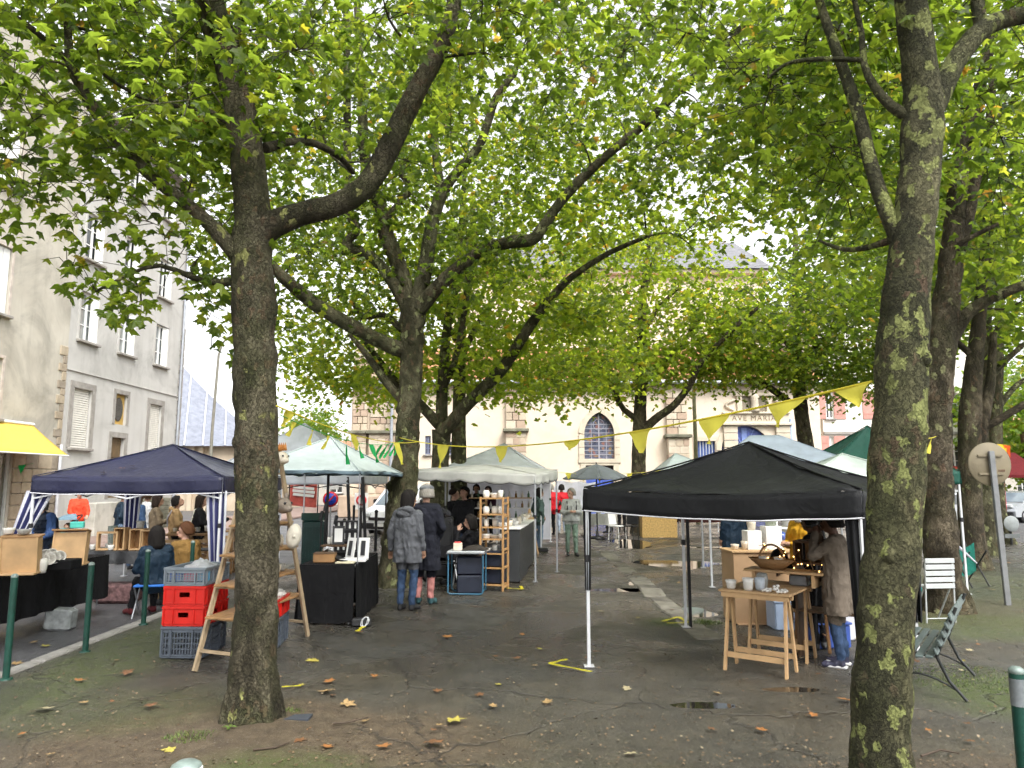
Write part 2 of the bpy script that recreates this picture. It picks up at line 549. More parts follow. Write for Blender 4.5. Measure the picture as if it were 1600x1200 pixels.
# ------------------------------------------------------------------ buildings
GLASS = M("dark_window_glass", (0.035, 0.04, 0.042), 0.08, 0.3, 2, 0.02, 3, 0, 0.8)
GLASSL = M("pale_window_glass", (0.20, 0.22, 0.22), 0.1, 0.3, 2, 0.02, 3, 0, 0.8)
WHITEP = M("white_window_paint", (0.74, 0.74, 0.72), 0.55, 0.08, 5, 0.1, 40)
SILL = stone_material("grey_granite_trim", (0.22, 0.205, 0.185), (0.36, 0.34, 0.31), 0.4, 4)
SHUT = M("cream_shutter_paint", (0.62, 0.60, 0.54), 0.6, 0.1, 6, 0.2, 30)
PINKSH = M("faded_red_shutter_paint", (0.50, 0.245, 0.205), 0.7, 0.12, 3, 0.2, 30)
PIPE = M("zinc_pipe", (0.36, 0.38, 0.42), 0.45, 0.12, 6, 0.1, 30, 0.4)
YELAWN = cloth("yellow_awning_canvas", (0.70, 0.49, 0.085), 0.7, 0.06, 0.15)

def facade(W, Hh, holes, depth=0.22, z0=0.0):
 """wall sheet in the local xz plane facing -y, with recessed openings"""
 m = MB()
 xs = sorted({0.0, W} | {h[0] for h in holes} | {h[1] for h in holes})
 zs = sorted({z0, Hh} | {h[2] for h in holes} | {h[3] for h in holes})
 def inhole(x, z):
  return any(h[0] < x < h[1] and h[2] < z < h[3] for h in holes)
 for i in range(len(xs) - 1):
  for j in range(len(zs) - 1):
   if not inhole((xs[i] + xs[i + 1]) / 2, (zs[j] + zs[j + 1]) / 2):
    m.add([(xs[i], 0, zs[j]), (xs[i + 1], 0, zs[j]), (xs[i + 1], 0, zs[j + 1]), (xs[i], 0, zs[j + 1])], [(0, 1, 2, 3)])
 for a, b_, c, d in holes:
  m.add([(a, 0, c), (b_, 0, c), (b_, 0, d), (a, 0, d), (a, depth, c), (b_, depth, c), (b_, depth, d), (a, depth, d)],
   [(0, 4, 5, 1), (1, 5, 6, 2), (2, 6, 7, 3), (3, 7, 4, 0), (4, 7, 6, 5)])
 return m
def body_box(m, W, Hh, D, z0=0.0):
 """side walls, back and top behind a facade sheet"""
 m.add([(0, 0, z0), (0, D, z0), (0, D, Hh), (0, 0, Hh)], [(0, 3, 2, 1)])
 m.add([(W, 0, z0), (W, D, z0), (W, D, Hh), (W, 0, Hh)], [(0, 1, 2, 3)])
 m.add([(0, D, z0), (W, D, z0), (W, D, Hh), (0, D, Hh)], [(1, 0, 3, 2)])
 m.add([(0, 0, Hh), (W, 0, Hh), (W, D, Hh), (0, D, Hh)], [(0, 1, 2, 3)])
 return m
def casement(root, a, b, c, d, glass=GLASS, sash=WHITEP, y=0.10, bars=2, open_leaf=None):
 """window part: frame, two panes with glazing bars, stone sill"""
 w = MB()
 t = 0.07
 for (p, q, r_, s_) in ((a, a + t, c, d), (b - t, b, c, d), (a + t, b - t, c, c + t), (a + t, b - t, d - t, d), ((a + b) / 2 - t * .6, (a + b) / 2 + t * .6, c + t, d - t)):
  w.box(((p + q) / 2, y + .03, (r_ + s_) / 2), (q - p, 0.06, s_ - r_))
 for k in range(1, bars + 1):
  z = c + (d - c) * k / (bars + 1)
  w.box(((a + b) / 2, y + .036, z), (b - a - 2 * t, 0.03, 0.035))
 win = w.build("window", sash, root)
 for (p, q) in ((a + t, (a + b) / 2 - t * .6), ((a + b) / 2 + t * .6, b - t)):
  MB().box(((p + q) / 2, y + .06, (c + d) / 2), (q - p, 0.02, d - c - 2 * t)).build("pane", glass, win)
 MB().box(((a + b) / 2, -0.05, c - 0.05), (b - a + 0.22, 0.20, 0.09), None, 0.012).build("sill", SILL, win)
 return win
def surround(root, a, b, c, d, w=0.16, mat=None, pr=0.03):
 m = MB()
 m.box((a - w / 2, -pr / 2 + .004, (c + d) / 2), (w, pr, d - c))
 m.box((b + w / 2, -pr / 2 + .004, (c + d) / 2), (w, pr, d - c))
 m.box(((a + b) / 2, -pr / 2 + .002, d + w / 2), (b - a + 2 * w, pr + .004, w))
 return m.build("window_surround", mat or SILL, root)

FX = -15.2
def build_left_houses():
 PL_B = streak_plaster("grey_render_with_damp_marks", (0.42, 0.41, 0.385), (0.50, 0.49, 0.465), (0.20, 0.20, 0.18), 0.42)
 PL_A = streak_plaster("stained_ochre_render", (0.40, 0.37, 0.31), (0.52, 0.49, 0.42), (0.22, 0.21, 0.175), 0.6)
 # ---- house B: three bays, four storeys
 yA = 24.6
 Y1 = onx(284, 600, FX)[0]
 root = thing("town_house", "tall grey rendered house with white casements and shuttered ground floor windows", "house", (FX, yA, ROAD_Z), PI / 2)
 W, Hh = Y1 - yA, 15.4
 S = lambda px, py: (onx(px, py, FX)[0] - yA, onx(px, py, FX)[1] - ROAD_Z)
 cols = [S(139, 500)[0], S(199, 520)[0], S(252, 540)[0]]
 g0, g1 = S(139, 535)[1], S(139, 458)[1]
 s0, s1 = S(139, 405)[1], S(139, 330)[1]
 t0, t1 = S(160, 272)[1] + .1, S(160, 272)[1] + 1.75
 gs0, gs1 = S(126, 700)[1], S(126, 607)[1]
 holes, wins = [], []
 hw = 0.56
 for x in cols:
  for (z0, z1) in ((g0, g1), (s0, s1), (t0, t1)):
   holes.append((x - hw, x + hw, z0, z1)); wins.append((x - hw, x + hw, z0, z1))
 c0 = S(127, 650)[0]; c2 = S(242, 660)[0]; c1 = S(189, 640)[0]
 gsh = [(c0 - .55, c0 + .55, gs0, gs1), (c2 - .52, c2 + .52, gs0, gs1)]
 nic = (c1 - .42, c1 + .42, S(190, 664)[1], S(190, 616)[1])
 dor = (c1 - .52, c1 + .42, 1.35, S(187, 684)[1])
 wall = facade(W, Hh, holes + gsh + [nic, dor])
 body_box(wall, W, Hh, 11)
 wall.build("wall", PL_B, root)
 for i, (a, b_, c, d) in enumerate(wins):
  casement(root, a, b_, c, d, GLASS if i % 3 else GLASSL)
  # white inner shutter leaf opened against the reveal
  MB().box((b_ - .19, .045, (c + d) / 2), (.36, .03, d - c - .06), (0, 0, -.25)).build("inner_shutter", WHITEP, root)
  surround(root, a, b_, c, d, .10, PL_B)
 for (a, b_, c, d) in gsh:
  m = MB()
  k = 26
  for j in range(k):
   z = c + (d - c) * (j + .5) / k
   m.box(((a + b_) / 2, .10, z), (b_ - a - .04, .018, (d - c) / k * .86), (-.35, 0, 0))
  sh = m.build("roller_shutter", SHUT, root)
  MB().box(((a + b_) / 2, -.04, c - .05), (b_ - a + .3, .2, .1), None, .012).build("sill", SILL, sh)
  surround(root, a, b_, c, d, .22)
 a, b_, c, d = nic
 OCHRE = M("ochre_painted_wood", (0.42, 0.27, 0.07), 0.6, .2, 4)
 fr = MB().box(((a + b_) / 2, .14, (c + d) / 2), (b_ - a, .05, d - c)).build("oculus_panel", OCHRE, root)
 R90 = Matrix.Rotation(PI / 2, 4, 'X')
 MB().prism([(.30 * math.cos(t * PI / 12), .46 * math.sin(t * PI / 12)) for t in range(24)], -.02, .02, Matrix.Translation(((a + b_) / 2, .11, (c + d) / 2)) @ R90).build("oval_pane", GLASS, fr)
 surround(root, a, b_, c, d, .16)
 a, b_, c, d = dor
 DOOR = M("dark_brown_door_paint", (0.13, 0.085, 0.04), .55, .25, 4)
 dd = MB().box(((a + b_) / 2, .17, (c + d) / 2), (b_ - a, .06, d - c))
 for k in range(3):
  dd.box(((a + b_) / 2, .13, c + (d - c) * (.18 + .3 * k)), (b_ - a - .3, .02, (d - c) * .22), None, .008)
 dd.build("door", DOOR, root)
 surround(root, a, b_, c, d, .2)
 # string courses and roof edge
 MB().box((W / 2, -.02, S(139, 585)[1]), (W, .05, .03)).build("string_course", PL_B, root)
 MB().box((W / 2, -.18, Hh + .07), (W + .2, .5, .16), None, .03).build("cornice", SILL, root)
 MB().add([(0, -.3, Hh + .15), (W, -.3, Hh + .15), (W, 5.5, Hh + 3.4), (0, 5.5, Hh + 3.4), (0, 11, Hh + .15), (W, 11, Hh + .15)], [(0, 1, 2, 3), (3, 2, 5, 4), (0, 3, 4), (1, 5, 2)]).build("roof", stone_material("slate_roof", (.06, .065, .075), (.11, .115, .13), .3), root)
 pp = MB().tube([(W - .35, -.09, 0), (W - .35, -.09, Hh)], .055, 8)
 for z in (1.2, 4, 7, 10, 13):
  pp.tube([(W - .35, -.09, z), (W - .35, -.09, z + .08)], .075, 8)
 pp.build("drainpipe", PIPE, root)
 # corner stones
 rq = random.Random(5)
 z = .1
 k = 0
 while z < 9.0:
  h = rq.uniform(.28, .42)
  MB().box((W - .10 - (.09 if k % 2 else 0), -.012, z + h / 2), (.26 + (.18 if k % 2 else 0), .05, h - .02), None, .01).build("quoin_stone", SILL, root)
  z += h; k += 1
 # ---- stone steps up to the door, with a low wall
 st = thing("stone_steps", "mossy stone steps with iron handrail against the grey house", "steps", (FX, yA, ROAD_Z), PI / 2)
 STEP = stone_material("mossy_step_stone", (.10, .10, .07), (.27, .26, .21), .7, 2)
 sx0 = S(150, 800)[0]
 for i in range(8):
  n = 8 - i
  xx = sx0 + .30 * i
  MB().box((xx + (8 - i) * .15 + .45, -.62, .165 * (i + .5)), ((8 - i) * .30 + .9, 1.15 - .004 * i, .165), None, .02).build("step", STEP, st)
 MB().box((sx0 - .95, -.75, .62), (1.5, .35, 1.25), None, .03).build("side_wall", streak_plaster("low_wall_render", (.36, .35, .31), (.50, .48, .43), (.16, .16, .12), .7), st)
 MB().tube([(sx0 - .3, -1.13, 0.3), (sx0 - .3, -1.13, 1.2), (sx0 + 2.4, -1.13, 2.3), (sx0 + 2.4, -1.13, 1.3)], .02, 6).build("handrail", M("black_iron", (.02, .02, .022), .5), st)
 # ---- house A: nearer, stained, shop on the ground floor
 rootA = thing("corner_shop_house", "stained ochre house with stone shopfront, flush against the grey house", "house", (FX, 12.0, ROAD_Z), PI / 2)
 WA = yA - 12.0
 SA = lambda px, py: (onx(px, py, FX)[0] - 12.0, onx(px, py, FX)[1] - ROAD_Z)
 xw = SA(2, 440)[0] - .25
 f0, f1 = SA(10, 493)[1], SA(10, 385)[1]
 e0, e1 = SA(5, 655)[1], SA(5, 560)[1]
 u0, u1 = SA(10, 290)[1], SA(10, 175)[1]
 holes = []
 for xx in (xw, xw - 3.0, xw - 6.0):
  holes += [(xx - .62, xx + .62, f0, f1), (xx - .62, xx + .62, u0, u1), (xx - .62, xx + .62, e0, e1)]
 shop = (xw - 6.4, SA(13, 780)[0], .3, 2.95)
 wallA = facade(WA, 16.2, holes + [shop], .25)
 body_box(wallA, WA, 16.2, 11)
 wallA.build("wall", PL_A, rootA)
 for (a, b_, c, d) in holes:
  win = casement(rootA, a, b_, c, d, GLASSL, WHITEP, .12, 3)
  for sx in (-1, 1):
   m = MB()
   x = (a + .02 if sx < 0 else b_ - .02)
   for q in range(2):
    m.box((x - sx * (.14 + .29 * q), .07 + .012 * q, (c + d) / 2), (.27, .025, d - c - .05))
   m.build("folding_shutter", WHITEP, win)
  surround(rootA, a, b_, c, d, .09, M("pale_pink_trim", (.48, .42, .37), .8))
 # shop window: frame + panes
 a, b_, c, d = shop
 sf = MB()
 for x in (a + .05, (a + b_) / 2, b_ - .05):
  sf.box((x, .1, (c + d) / 2), (.08, .08, d - c))
 sf.box(((a + b_) / 2, .1, c + .05), (b_ - a - .2, .07, .1)).box(((a + b_) / 2, .1, d - .05), (b_ - a - .2, .07, .1))
 sfo = sf.build("shop_window", M("grey_shop_frame", (.45, .47, .46), .4, .1), rootA)
 MB().box(((a + b_) / 2, .13, (c + d) / 2), (b_ - a - .2, .02, d - c - .2)).build("pane", M("shop_glass", (.12, .12, .10), .1, .4, 1.2, .02, 3, 0, .8), sfo)
 # stone blocks of the shopfront pier
 rq = random.Random(9)
 SM = [stone_material("shop_ashlar_%d" % i, lo, hi, .4, 3) for i, (lo, hi) in enumerate([((.26, .21, .15), (.40, .34, .26)), ((.20, .17, .13), (.34, .29, .23)), ((.30, .25, .18), (.46, .39, .29))])]
 xa, xb = b_ + .02, WA - .02
 z = .02
 while z < 3.1:
  h = rq.uniform(.34, .48)
  x = xa
  while x < xb - .05:
   w = min(rq.uniform(.4, .75), xb - x)
   if xb - x - w < .2: w = xb - x
   MB().box((x + w / 2, -.03, z + h / 2), (w - .02, .07 + rq.uniform(-.012, .012), h - .02), None, .012).build("stone", SM[rq.randrange(3)], rootA)
   x += w
  z += h
 z, k = 3.2, 0
 while z < 6.4:
  h = rq.uniform(.22, .36)
  w = .22 + (.2 if k % 2 else 0)
  MB().box((WA - w / 2 - .01, -.01, z + h / 2), (w, .05, h - .015), None, .012).build("quoin_stone", SM[k % 3], rootA)
  z += h; k += 1
 MB().tube([(WA - .14, -.13, 0), (WA - .14, -.13, 3.2)], .05, 8).build("drainpipe", M("pale_pipe_paint", (.55, .56, .60), .5), rootA)
 # yellow awning
 xr, zt = SA(50, 665)
 zb = zt - .95
 aw = thing("shop_awning", "plain yellow shop awning on the stone shopfront", "awning", (FX, 12.0, ROAD_Z), PI / 2)
 def fa(u, v):
  return (xr - 6.5 + 6.5 * u + (.10 * v if u > .98 else 0), -.04 - 1.15 * v, zt - (zt - zb) * v - .03 * math.sin(PI * v) - .008 * math.sin(u * 40) * v)
 solidify(MB().grid(fa, 40, 6).build("canvas", YELAWN, aw), .006)
 MB().tube([(xr - 6.5, -1.19, zb), (xr + .08, -1.19, zb)], .022, 8).build("front_bar", WHITEP, aw)
 MB().tube([(xr - 6.5, -.05, zt + .03), (xr, -.05, zt + .03)], .05, 8).build("roller_box", WHITEP, aw)
 for x in (xr - .3, xr - 3.2):
  MB().bar((x, -.02, zb + .05), (x, -1.17, zb), .03).build("folding_arm", WHITEP, aw)
 # pavement along the houses
 sw = MB().box((-13.35, 26, ROAD_Z + .06), (3.7, 60, .12), None, .02)
 sw.build("house_pavement", stone_material("reddish_pavement", (.20, .14, .12), (.30, .225, .195), .3, 2))["kind"] = "structure"
build_left_houses()

CHY = 42.0
def build_church():
 CREAM = streak_plaster("pinkish_cream_render", (0.66, 0.555, 0.44), (0.72, 0.615, 0.50), (0.50, 0.41, 0.31), 0.3, 0.6)
 STONE = [stone_material("church_block_%d" % i, lo, hi, .35, 2) for i, (lo, hi) in enumerate([((.42, .34, .25), (.56, .47, .36)), ((.36, .27, .20), (.50, .38, .29)), ((.46, .39, .30), (.62, .54, .43))])]
 TRIM = stone_material("pale_church_trim", (.50, .43, .33), (.62, .55, .44), .3, 2)
 xl = at(548, 700, CHY).x
 xr = at(1284, 700, CHY).x
 root = thing("church", "cream rendered church with pointed stained window and orange tiled roof", "church", (xl, CHY, ROAD_Z), 0)
 W = xr - xl
 S = lambda px, py: (at(px, py, CHY).x - xl, at(px, py, CHY).z - ROAD_Z)
 eave = S(1000, 602)[1]
 # pointed window
 cx = S(936.5, 700)[0]
 hw = (S(960, 700)[0] - S(913, 700)[0]) / 2
 zb, zt = S(936, 717)[1], S(936, 644)[1]
 zspring = zb + (zt - zb) * .52
 rise = zt - zspring
 def arch(n=14):
  # two-centred pointed arch: right half then left half, as (x,z)
  c = (rise * rise - hw * hw) / (2 * hw)
  R = hw + c
  pts = []
  for i in range(n + 1):
   t = math.asin(min(1, rise / R)) * i / n
   pts.append((-c + R * math.cos(t), R * math.sin(t)))
  return [(cx + x, zspring + z) for x, z in pts] + [(cx - x, zspring + z) for x, z in reversed(pts[:-1])]
 A = arch()
 dw = hw * .92
 door = (cx - dw, cx + dw, .15, S(936, 727)[1])
 p0 = S(1165, 700)[0]
 phw = (S(1210, 700)[0] - S(1150, 700)[0]) / 2 + .3
 pz0, pz1 = .1, S(1170, 675)[1] - phw * .75
 bw = (S(1090, 700)[0], S(1118, 700)[0], S(1100, 730)[1], S(1100, 689)[1])
 sw_ = (S(664, 700)[0], S(673, 700)[0], S(670, 710)[1], S(670, 681)[1])
 sw2 = (S(694, 700)[0], S(706, 700)[0], S(700, 710)[1], S(700, 690)[1])
 holes = [(cx - hw, cx + hw, zb, zt), door, (p0 - phw, p0 + phw, pz0, pz1 + phw), bw, sw_, sw2]
 m = facade(W, eave, holes, .35)
 # spandrels fill the corners above the two arches
 half = [p for p in A if p[0] >= cx - 1e-6]
 for sgn in (1, -1):
  pts = [(cx + sgn * (x - cx), z) for x, z in half]
  for i in range(len(pts) - 1):
   q = [(pts[i][0], .004, pts[i][1]), (cx + sgn * hw, .004, pts[i][1]), (cx + sgn * hw, .004, pts[i + 1][1]), (pts[i + 1][0], .004, pts[i + 1][1])]
   m.add(q, [(0, 1, 2, 3)])
  pp = [(p0 + sgn * phw * math.cos(t * PI / 24), pz1 + phw * math.sin(t * PI / 24)) for t in range(13)]
  for i in range(12):
   m.add([(pp[i][0], .004, pp[i][1]), (p0 + sgn * phw, .004, pp[i][1]), (p0 + sgn * phw, .004, pp[i + 1][1]), (pp[i + 1][0], .004, pp[i + 1][1])], [(0, 1, 2, 3)])
 body_box(m, W, eave, 9)
 m.build("wall", CREAM, root)
 # stained window: leaded panes + bars + stone surround
 def flat(pts, y0, y1):
  return MB().prism(pts, -y1, -y0, Matrix.Rotation(PI / 2, 4, 'X'))
 gl = NB("leaded_stained_glass")
 v = gl.oc()
 vc = gl.n("SeparateColor", {0: gl.voro(v, 5.5, 'F1', "Color")}).outputs
 gc = gl.ramp(vc[0], [(0.0, (.05, .055, .09)), (.5, (.09, .10, .15)), (.78, (.14, .15, .20)), (.90, (.22, .10, .09)), (1.0, (.25, .17, .08))])
 STG = gl.surf(gl.bsdf(gc, .2, 0, gl.bump(gl.voro(v, 5.5, 'DISTANCE_TO_EDGE'), .3, .02), .6))
 win = flat([(cx - hw, zb), (cx + hw, zb)] + A, .20, .24).build("stained_window", STG, root)
 LEAD = M("pale_lead_bars", (.32, .32, .36), .5, .1)
 lb = MB().box((cx, .185, (zb + zt) / 2), (.07, .03, zt - zb - .05))
 for k in range(1, 9):
  z = zb + (zspring - zb) * k / 5.6
  wv = hw if z < zspring else hw * math.sqrt(max(0, 1 - ((z - zspring) / rise) ** 1.6))
  if wv > .1: lb.box((cx, .187, z), (2 * wv - .04, .025, .04))
 for sx in (-.5, .5):
  lb.box((cx + sx * hw, .189, (zb + zspring + rise * .55) / 2), (.03, .022, zspring + rise * .55 - zb))
 for k in range(16):
  a = 2 * PI * k / 16
  a2 = 2 * PI * (k + 1) / 16
  lb.bar((cx + .32 * math.cos(a), .185, zspring + rise * .45 + .32 * math.sin(a)), (cx + .32 * math.cos(a2), .185, zspring + rise * .45 + .32 * math.sin(a2)), .03, .025)
 lb.build("glazing_bars", LEAD, win)
 # voussoirs and jamb stones round the window
 rq = random.Random(4)
 z = zb - .2
 while z < zspring - .05:
  h = min(.42, zspring - z)
  for sx in (-1, 1):
   MB().box((cx + sx * (hw + .16), -.035, z + h / 2), (.32, .1, h - .015), None, .015).build("jamb_stone", TRIM, win)
  z += h
 nA = len(A)
 for i in range(0, nA - 1, 2):
  j = min(i + 2, nA - 1)
  def outp(p):
   d = Vector((p[0] - cx, p[1] - (zspring - .3)))
   d.normalize()
   return (p[0] + d.x * .34, p[1] + d.y * .34)
  flat([A[i], A[j], outp(A[j]), outp(A[i])] if True else [], -.085, .015).build("voussoir", TRIM, win)
 MB().box((cx, -.03, zb - .12), (2 * hw + .7, .12, .24), None, .02).build("window_ledge", TRIM, win)
 # blue door under the window
 BLUE = M("bright_blue_door_paint", (.07, .12, .46), .5, .15, 4)
 a, b_, c, d = door
 dr = MB()
 for sx in (-1, 1):
  dr.box(((a + b_) / 2 + sx * (b_ - a) * .25, .2, (c + d - .55) / 2), ((b_ - a) / 2 - .03, .06, d - .55 - c))
  for k in range(3):
   dr.box(((a + b_) / 2 + sx * (b_ - a) * .25, .16, c + .4 + k * .85), ((b_ - a) / 2 - .3, .03, .6), None, .01)
 dr.build("door", BLUE, root)
 MB().box(((a + b_) / 2, .3, d - .28), (b_ - a, .03, .5)).build("transom", M("dark_transom", (.03, .015, .015), .4), root)
 surround(root, a, b_, c, d, .3, TRIM, .05)
 # barred window
 a, b_, c, d = bw
 bo = MB().box(((a + b_) / 2, .25, (c + d) / 2), (b_ - a, .04, d - c)).build("barred_window", M("blue_window_wood", (.10, .16, .42), .5), root)
 for k in range(1, 6):
  x = a + (b_ - a) * k / 6
  MB().tube([(x, .1, c), (x, .1, d)], .028, 6).build("bar", M("pale_iron_bar", (.5, .52, .55), .5), bo)
 surround(root, a, b_, c, d, .26, TRIM, .04)
 for (a, b_, c, d) in (sw_, sw2):
  casement(root, a, b_, c, d, GLASS, M("blue_grey_wood", (.14, .16, .24), .5), .1, 2)
 # portal: pilasters, arch ring, frieze with inscription, niche with statue
 pl, pr_ = S(1132, 700)[0], S(1233, 700)[0]
 zf0, zf1 = S(1180, 664)[1], S(1180, 655)[1]
 for x in (pl + .35, pr_ - .35):
  z = .1
  while z < zf0 - .05:
   h = min(.42, zf0 - z)
   MB().box((x, -.09, z + h / 2), (.8, .2, h - .03), None, .015).build("pilaster_stone", TRIM, root)
   z += h
 for i in range(12):
  t0, t1 = PI * i / 12, PI * (i + 1) / 12
  r0, r1 = phw, phw + .3
  flat([(p0 + r0 * math.cos(t0), pz1 + r0 * math.sin(t0)), (p0 + r1 * math.cos(t0), pz1 + r1 * math.sin(t0)), (p0 + r1 * math.cos(t1), pz1 + r1 * math.sin(t1)), (p0 + r0 * math.cos(t1), pz1 + r0 * math.sin(t1))], -.08, .01).build("arch_stone", TRIM, root)
 fan = flat([(p0 + phw * math.cos(PI * t / 16), pz1 + phw * math.sin(PI * t / 16)) for t in range(17)], .2, .25).build("fanlight", M("blue_fanlight_lattice", (.09, .13, .40), .4, .3, 9), root)
 MB().box((p0, .2, (pz0 + pz1) / 2), (2 * phw, .08, pz1 - pz0)).build("portal_door", BLUE, root)
 fb = MB()
 fb.box((p0, .17, pz1 + phw / 2 - .05), (.3, .05, phw - .1))
 for t in (.2, .36, .64, .8):
  fb.bar((p0, .18, pz1), (p0 + phw * .95 * math.cos(PI * t), .18, pz1 + phw * .95 * math.sin(PI * t)), .05, .04)
 fb.build("fanlight_bars", M("pale_blue_bars", (.22, .30, .62), .5), fan)
 MB().box(((pl + pr_) / 2, -.16, zf0 + .04), (pr_ - pl + .3, .34, .16), None, .03).build("lower_cornice", TRIM, root)
 zfa, zfb = zf0 + .12, zf0 + .62
 fz = MB().box(((pl + pr_) / 2, -.08, (zfa + zfb) / 2), (pr_ - pl, .18, zfb - zfa)).build("frieze", TRIM, root)
 cu = bpy.data.curves.new("inscription", 'FONT')
 cu.body = "AVE MARIA"
 cu.size, cu.extrude, cu.align_x, cu.align_y = .42, .006, 'CENTER', 'CENTER'
 cu.space_character = 1.25
 cu.materials.append(M("faded_letter_paint", (.20, .15, .10), .8))
 tmp = bpy.data.objects.new("inscription", cu)
 COL.objects.link(tmp)
 bpy.context.view_layer.update()
 tme = bpy.data.meshes.new_from_object(tmp.evaluated_get(bpy.context.evaluated_depsgraph_get()))
 bpy.data.objects.remove(tmp)
 to = bpy.data.objects.new("inscription", tme)
 COL.objects.link(to)
 to.parent = fz
 to.location = ((pl + pr_) / 2 - .15, -.177, (zfa + zfb) / 2)
 to.rotation_euler = (PI / 2, 0, 0)
 MB().box(((pl + pr_) / 2, -.14, zfb + .06), (pr_ - pl + .2, .3, .12), None, .03).build("upper_cornice", TRIM, root)
 nx = S(1178, 640)[0]
 nz0, nz1 = zfb + .12, S(1180, 622)[1] + .1
 for sx in (-1, 1):
  MB().box((nx + sx * .85, -.06, (nz0 + nz1) / 2), (.3, .16, nz1 - nz0), None, .02).build("niche_pilaster", TRIM, root)
  sc = MB()
  pts = [(nx + sx * (1.1 + .55 * math.sin(t * .5)), -.08, nz0 + .1 + (nz1 - nz0 - .3) * (1 - t / 6)) for t in range(7)]
  sc.tube(pts, .08, 6).build("scroll", TRIM, root)
 MB().box((nx, -.07, nz1 + .1), (2.3, .25, .2), None, .03).build("niche_cornice", TRIM, root)
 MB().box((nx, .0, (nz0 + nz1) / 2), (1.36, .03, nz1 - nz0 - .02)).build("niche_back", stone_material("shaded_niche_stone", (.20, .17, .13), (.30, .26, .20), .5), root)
 stt = MB()
 stt.lathe([(.0, 0), (.26, 0), (.24, .15), (.20, .5), (.24, .85), (.17, 1.0), (.08, 1.06), (.12, 1.15), (.12, 1.25), (.0, 1.34)], 12, (nx, -.2, nz0))
 stt.ball((nx + .14, -.3, nz0 + .8), .12).build("statue", TRIM, root)
 # buttresses of dressed blocks
 def buttress(px0, px1, ptop, pled, seed, proud=.55):
  q = random.Random(seed)
  x0, x1 = S(px0, 700)[0], S(px1, 700)[0]
  zl, ztp = S(px0, pled)[1], S(px0, ptop)[1]
  bt = MB().box(((x0 + x1) / 2, -proud / 2, zl / 2), (x1 - x0 - .06, proud - .04, zl)).build("buttress", TRIM, root)
  for (za, zb_, pr) in ((.0, zl - .15, proud), (zl + .1, ztp, proud * .45)):
   z, k = za, 0
   while z < zb_ - .1:
    h = min(q.uniform(.36, .5), zb_ - z)
    nb = 3 if k % 2 else 2
    cuts = [x0] + sorted(q.uniform(.85, 1.15) * (x1 - x0) * (i + 1) / nb + x0 for i in range(nb - 1)) + [x1]
    for i in range(nb):
     MB().box(((cuts[i] + cuts[i + 1]) / 2, -pr / 2 - .01, z + h / 2), (cuts[i + 1] - cuts[i] - .035, pr + q.uniform(0, .015), h - .035), None, .015).build("block", STONE[q.randrange(3)], bt)
    z += h; k += 1
  MB().box(((x0 + x1) / 2, -proud / 2 - .06, zl), ((x1 - x0) + .3, proud + .24, .2), None, .04).build("ledge", stone_material("mossy_ledge_%d" % seed, (.11, .105, .075), (.26, .25, .19), .6, 3), bt)
 buttress(1041, 1074, 612, 682, 1)
 buttress(790, 822, 610, 673, 2)
 buttress(550, 574, 520, 676, 3, .4)
 buttress(578, 620, 540, 676, 4, .5)
 # eaves, gutter, tiled roof
 MB().box((W / 2, -.22, eave + .06), (W + .2, .6, .14), None, .02).build("eaves", M("dark_eaves_wood", (.09, .07, .055), .8), root)
 MB().tube([(0, -.58, eave + .1), (W, -.58, eave + .1)], .09, 8).build("gutter_pipe", PIPE, root)
 tb = NB("orange_canal_tiles")
 v = tb.oc()
 wv = tb.n("TexWave", {"Vector": v, "Scale": 1.55, "Distortion": .25, "Detail": 1.0}, bands_direction='X').outputs["Fac"]
 tc = tb.ramp(tb.noise(tb.mapping(v, scale=(4.8, 2.4, 2.4)), 1.0, 4, .7), [(.3, (.30, .13, .07)), (.55, (.46, .215, .12)), (.75, (.55, .32, .19))])
 TILE = tb.surf(tb.bsdf(tc, .85, 0, tb.bump(wv, 1.0, .06), .2))
 rf = MB()
 nt = 150
 # corrugated roof sheet: rows of half-round tiles as real ridges
 def fr(u, v_):
  x = -.2 + (W + .4) * u
  r = v_
  step = .035 * (1 - (r * 16) % 1.0)
  return (x, -.6 + 6.6 * r, eave + .18 + 3.0 * r + .05 * abs(math.sin(u * nt * PI)) + step)
 rf.grid(fr, nt * 4, 16, False)
 rf.build("roof", TILE, root)
 # taller nave wall rising behind the lean-to roof
 nv0 = eave + 3.0
 nave = MB()
 nave.box((W * .58, 10.2, (nv0 + 15.8) / 2), (W * .78, 8.4, 15.8 - nv0 + .6))
 nave.build("nave_wall", CREAM, root)
 MB().box((W * .58, 10.1, 15.95), (W * .8, 9.2, .3), None, .05).build("nave_cornice", TRIM, root)
 MB().add([(W * .17, 5.3, 16.1), (W * .99, 5.3, 16.1), (W * .95, 10.2, 19.5), (W * .2, 10.2, 19.5), (W * .17, 15, 16.1), (W * .99, 15, 16.1)], [(0, 1, 2, 3), (3, 2, 5, 4), (0, 3, 4), (1, 5, 2)]).build("nave_roof", M("slate_grey_roof", (.16, .16, .17), .7, .2, 3), root)
 MB().tube([(S(614, 700)[0], -.66, 0), (S(614, 700)[0], -.66, eave + .1)], .09, 8).build("drainpipe", PIPE, root)
 MB().tube([(S(1236, 700)[0], -.12, 0), (S(1236, 700)[0], -.12, zf1)], .08, 8).build("rain_pipe", M("pale_blue_pipe", (.40, .48, .66), .5), root)
 # dressed plinth in front of the left end
 MB().box((S(585, 700)[0], -1.0, .6), (3.4, .7, 1.2), None, .05).build("plinth", STONE[1], root)
build_church()

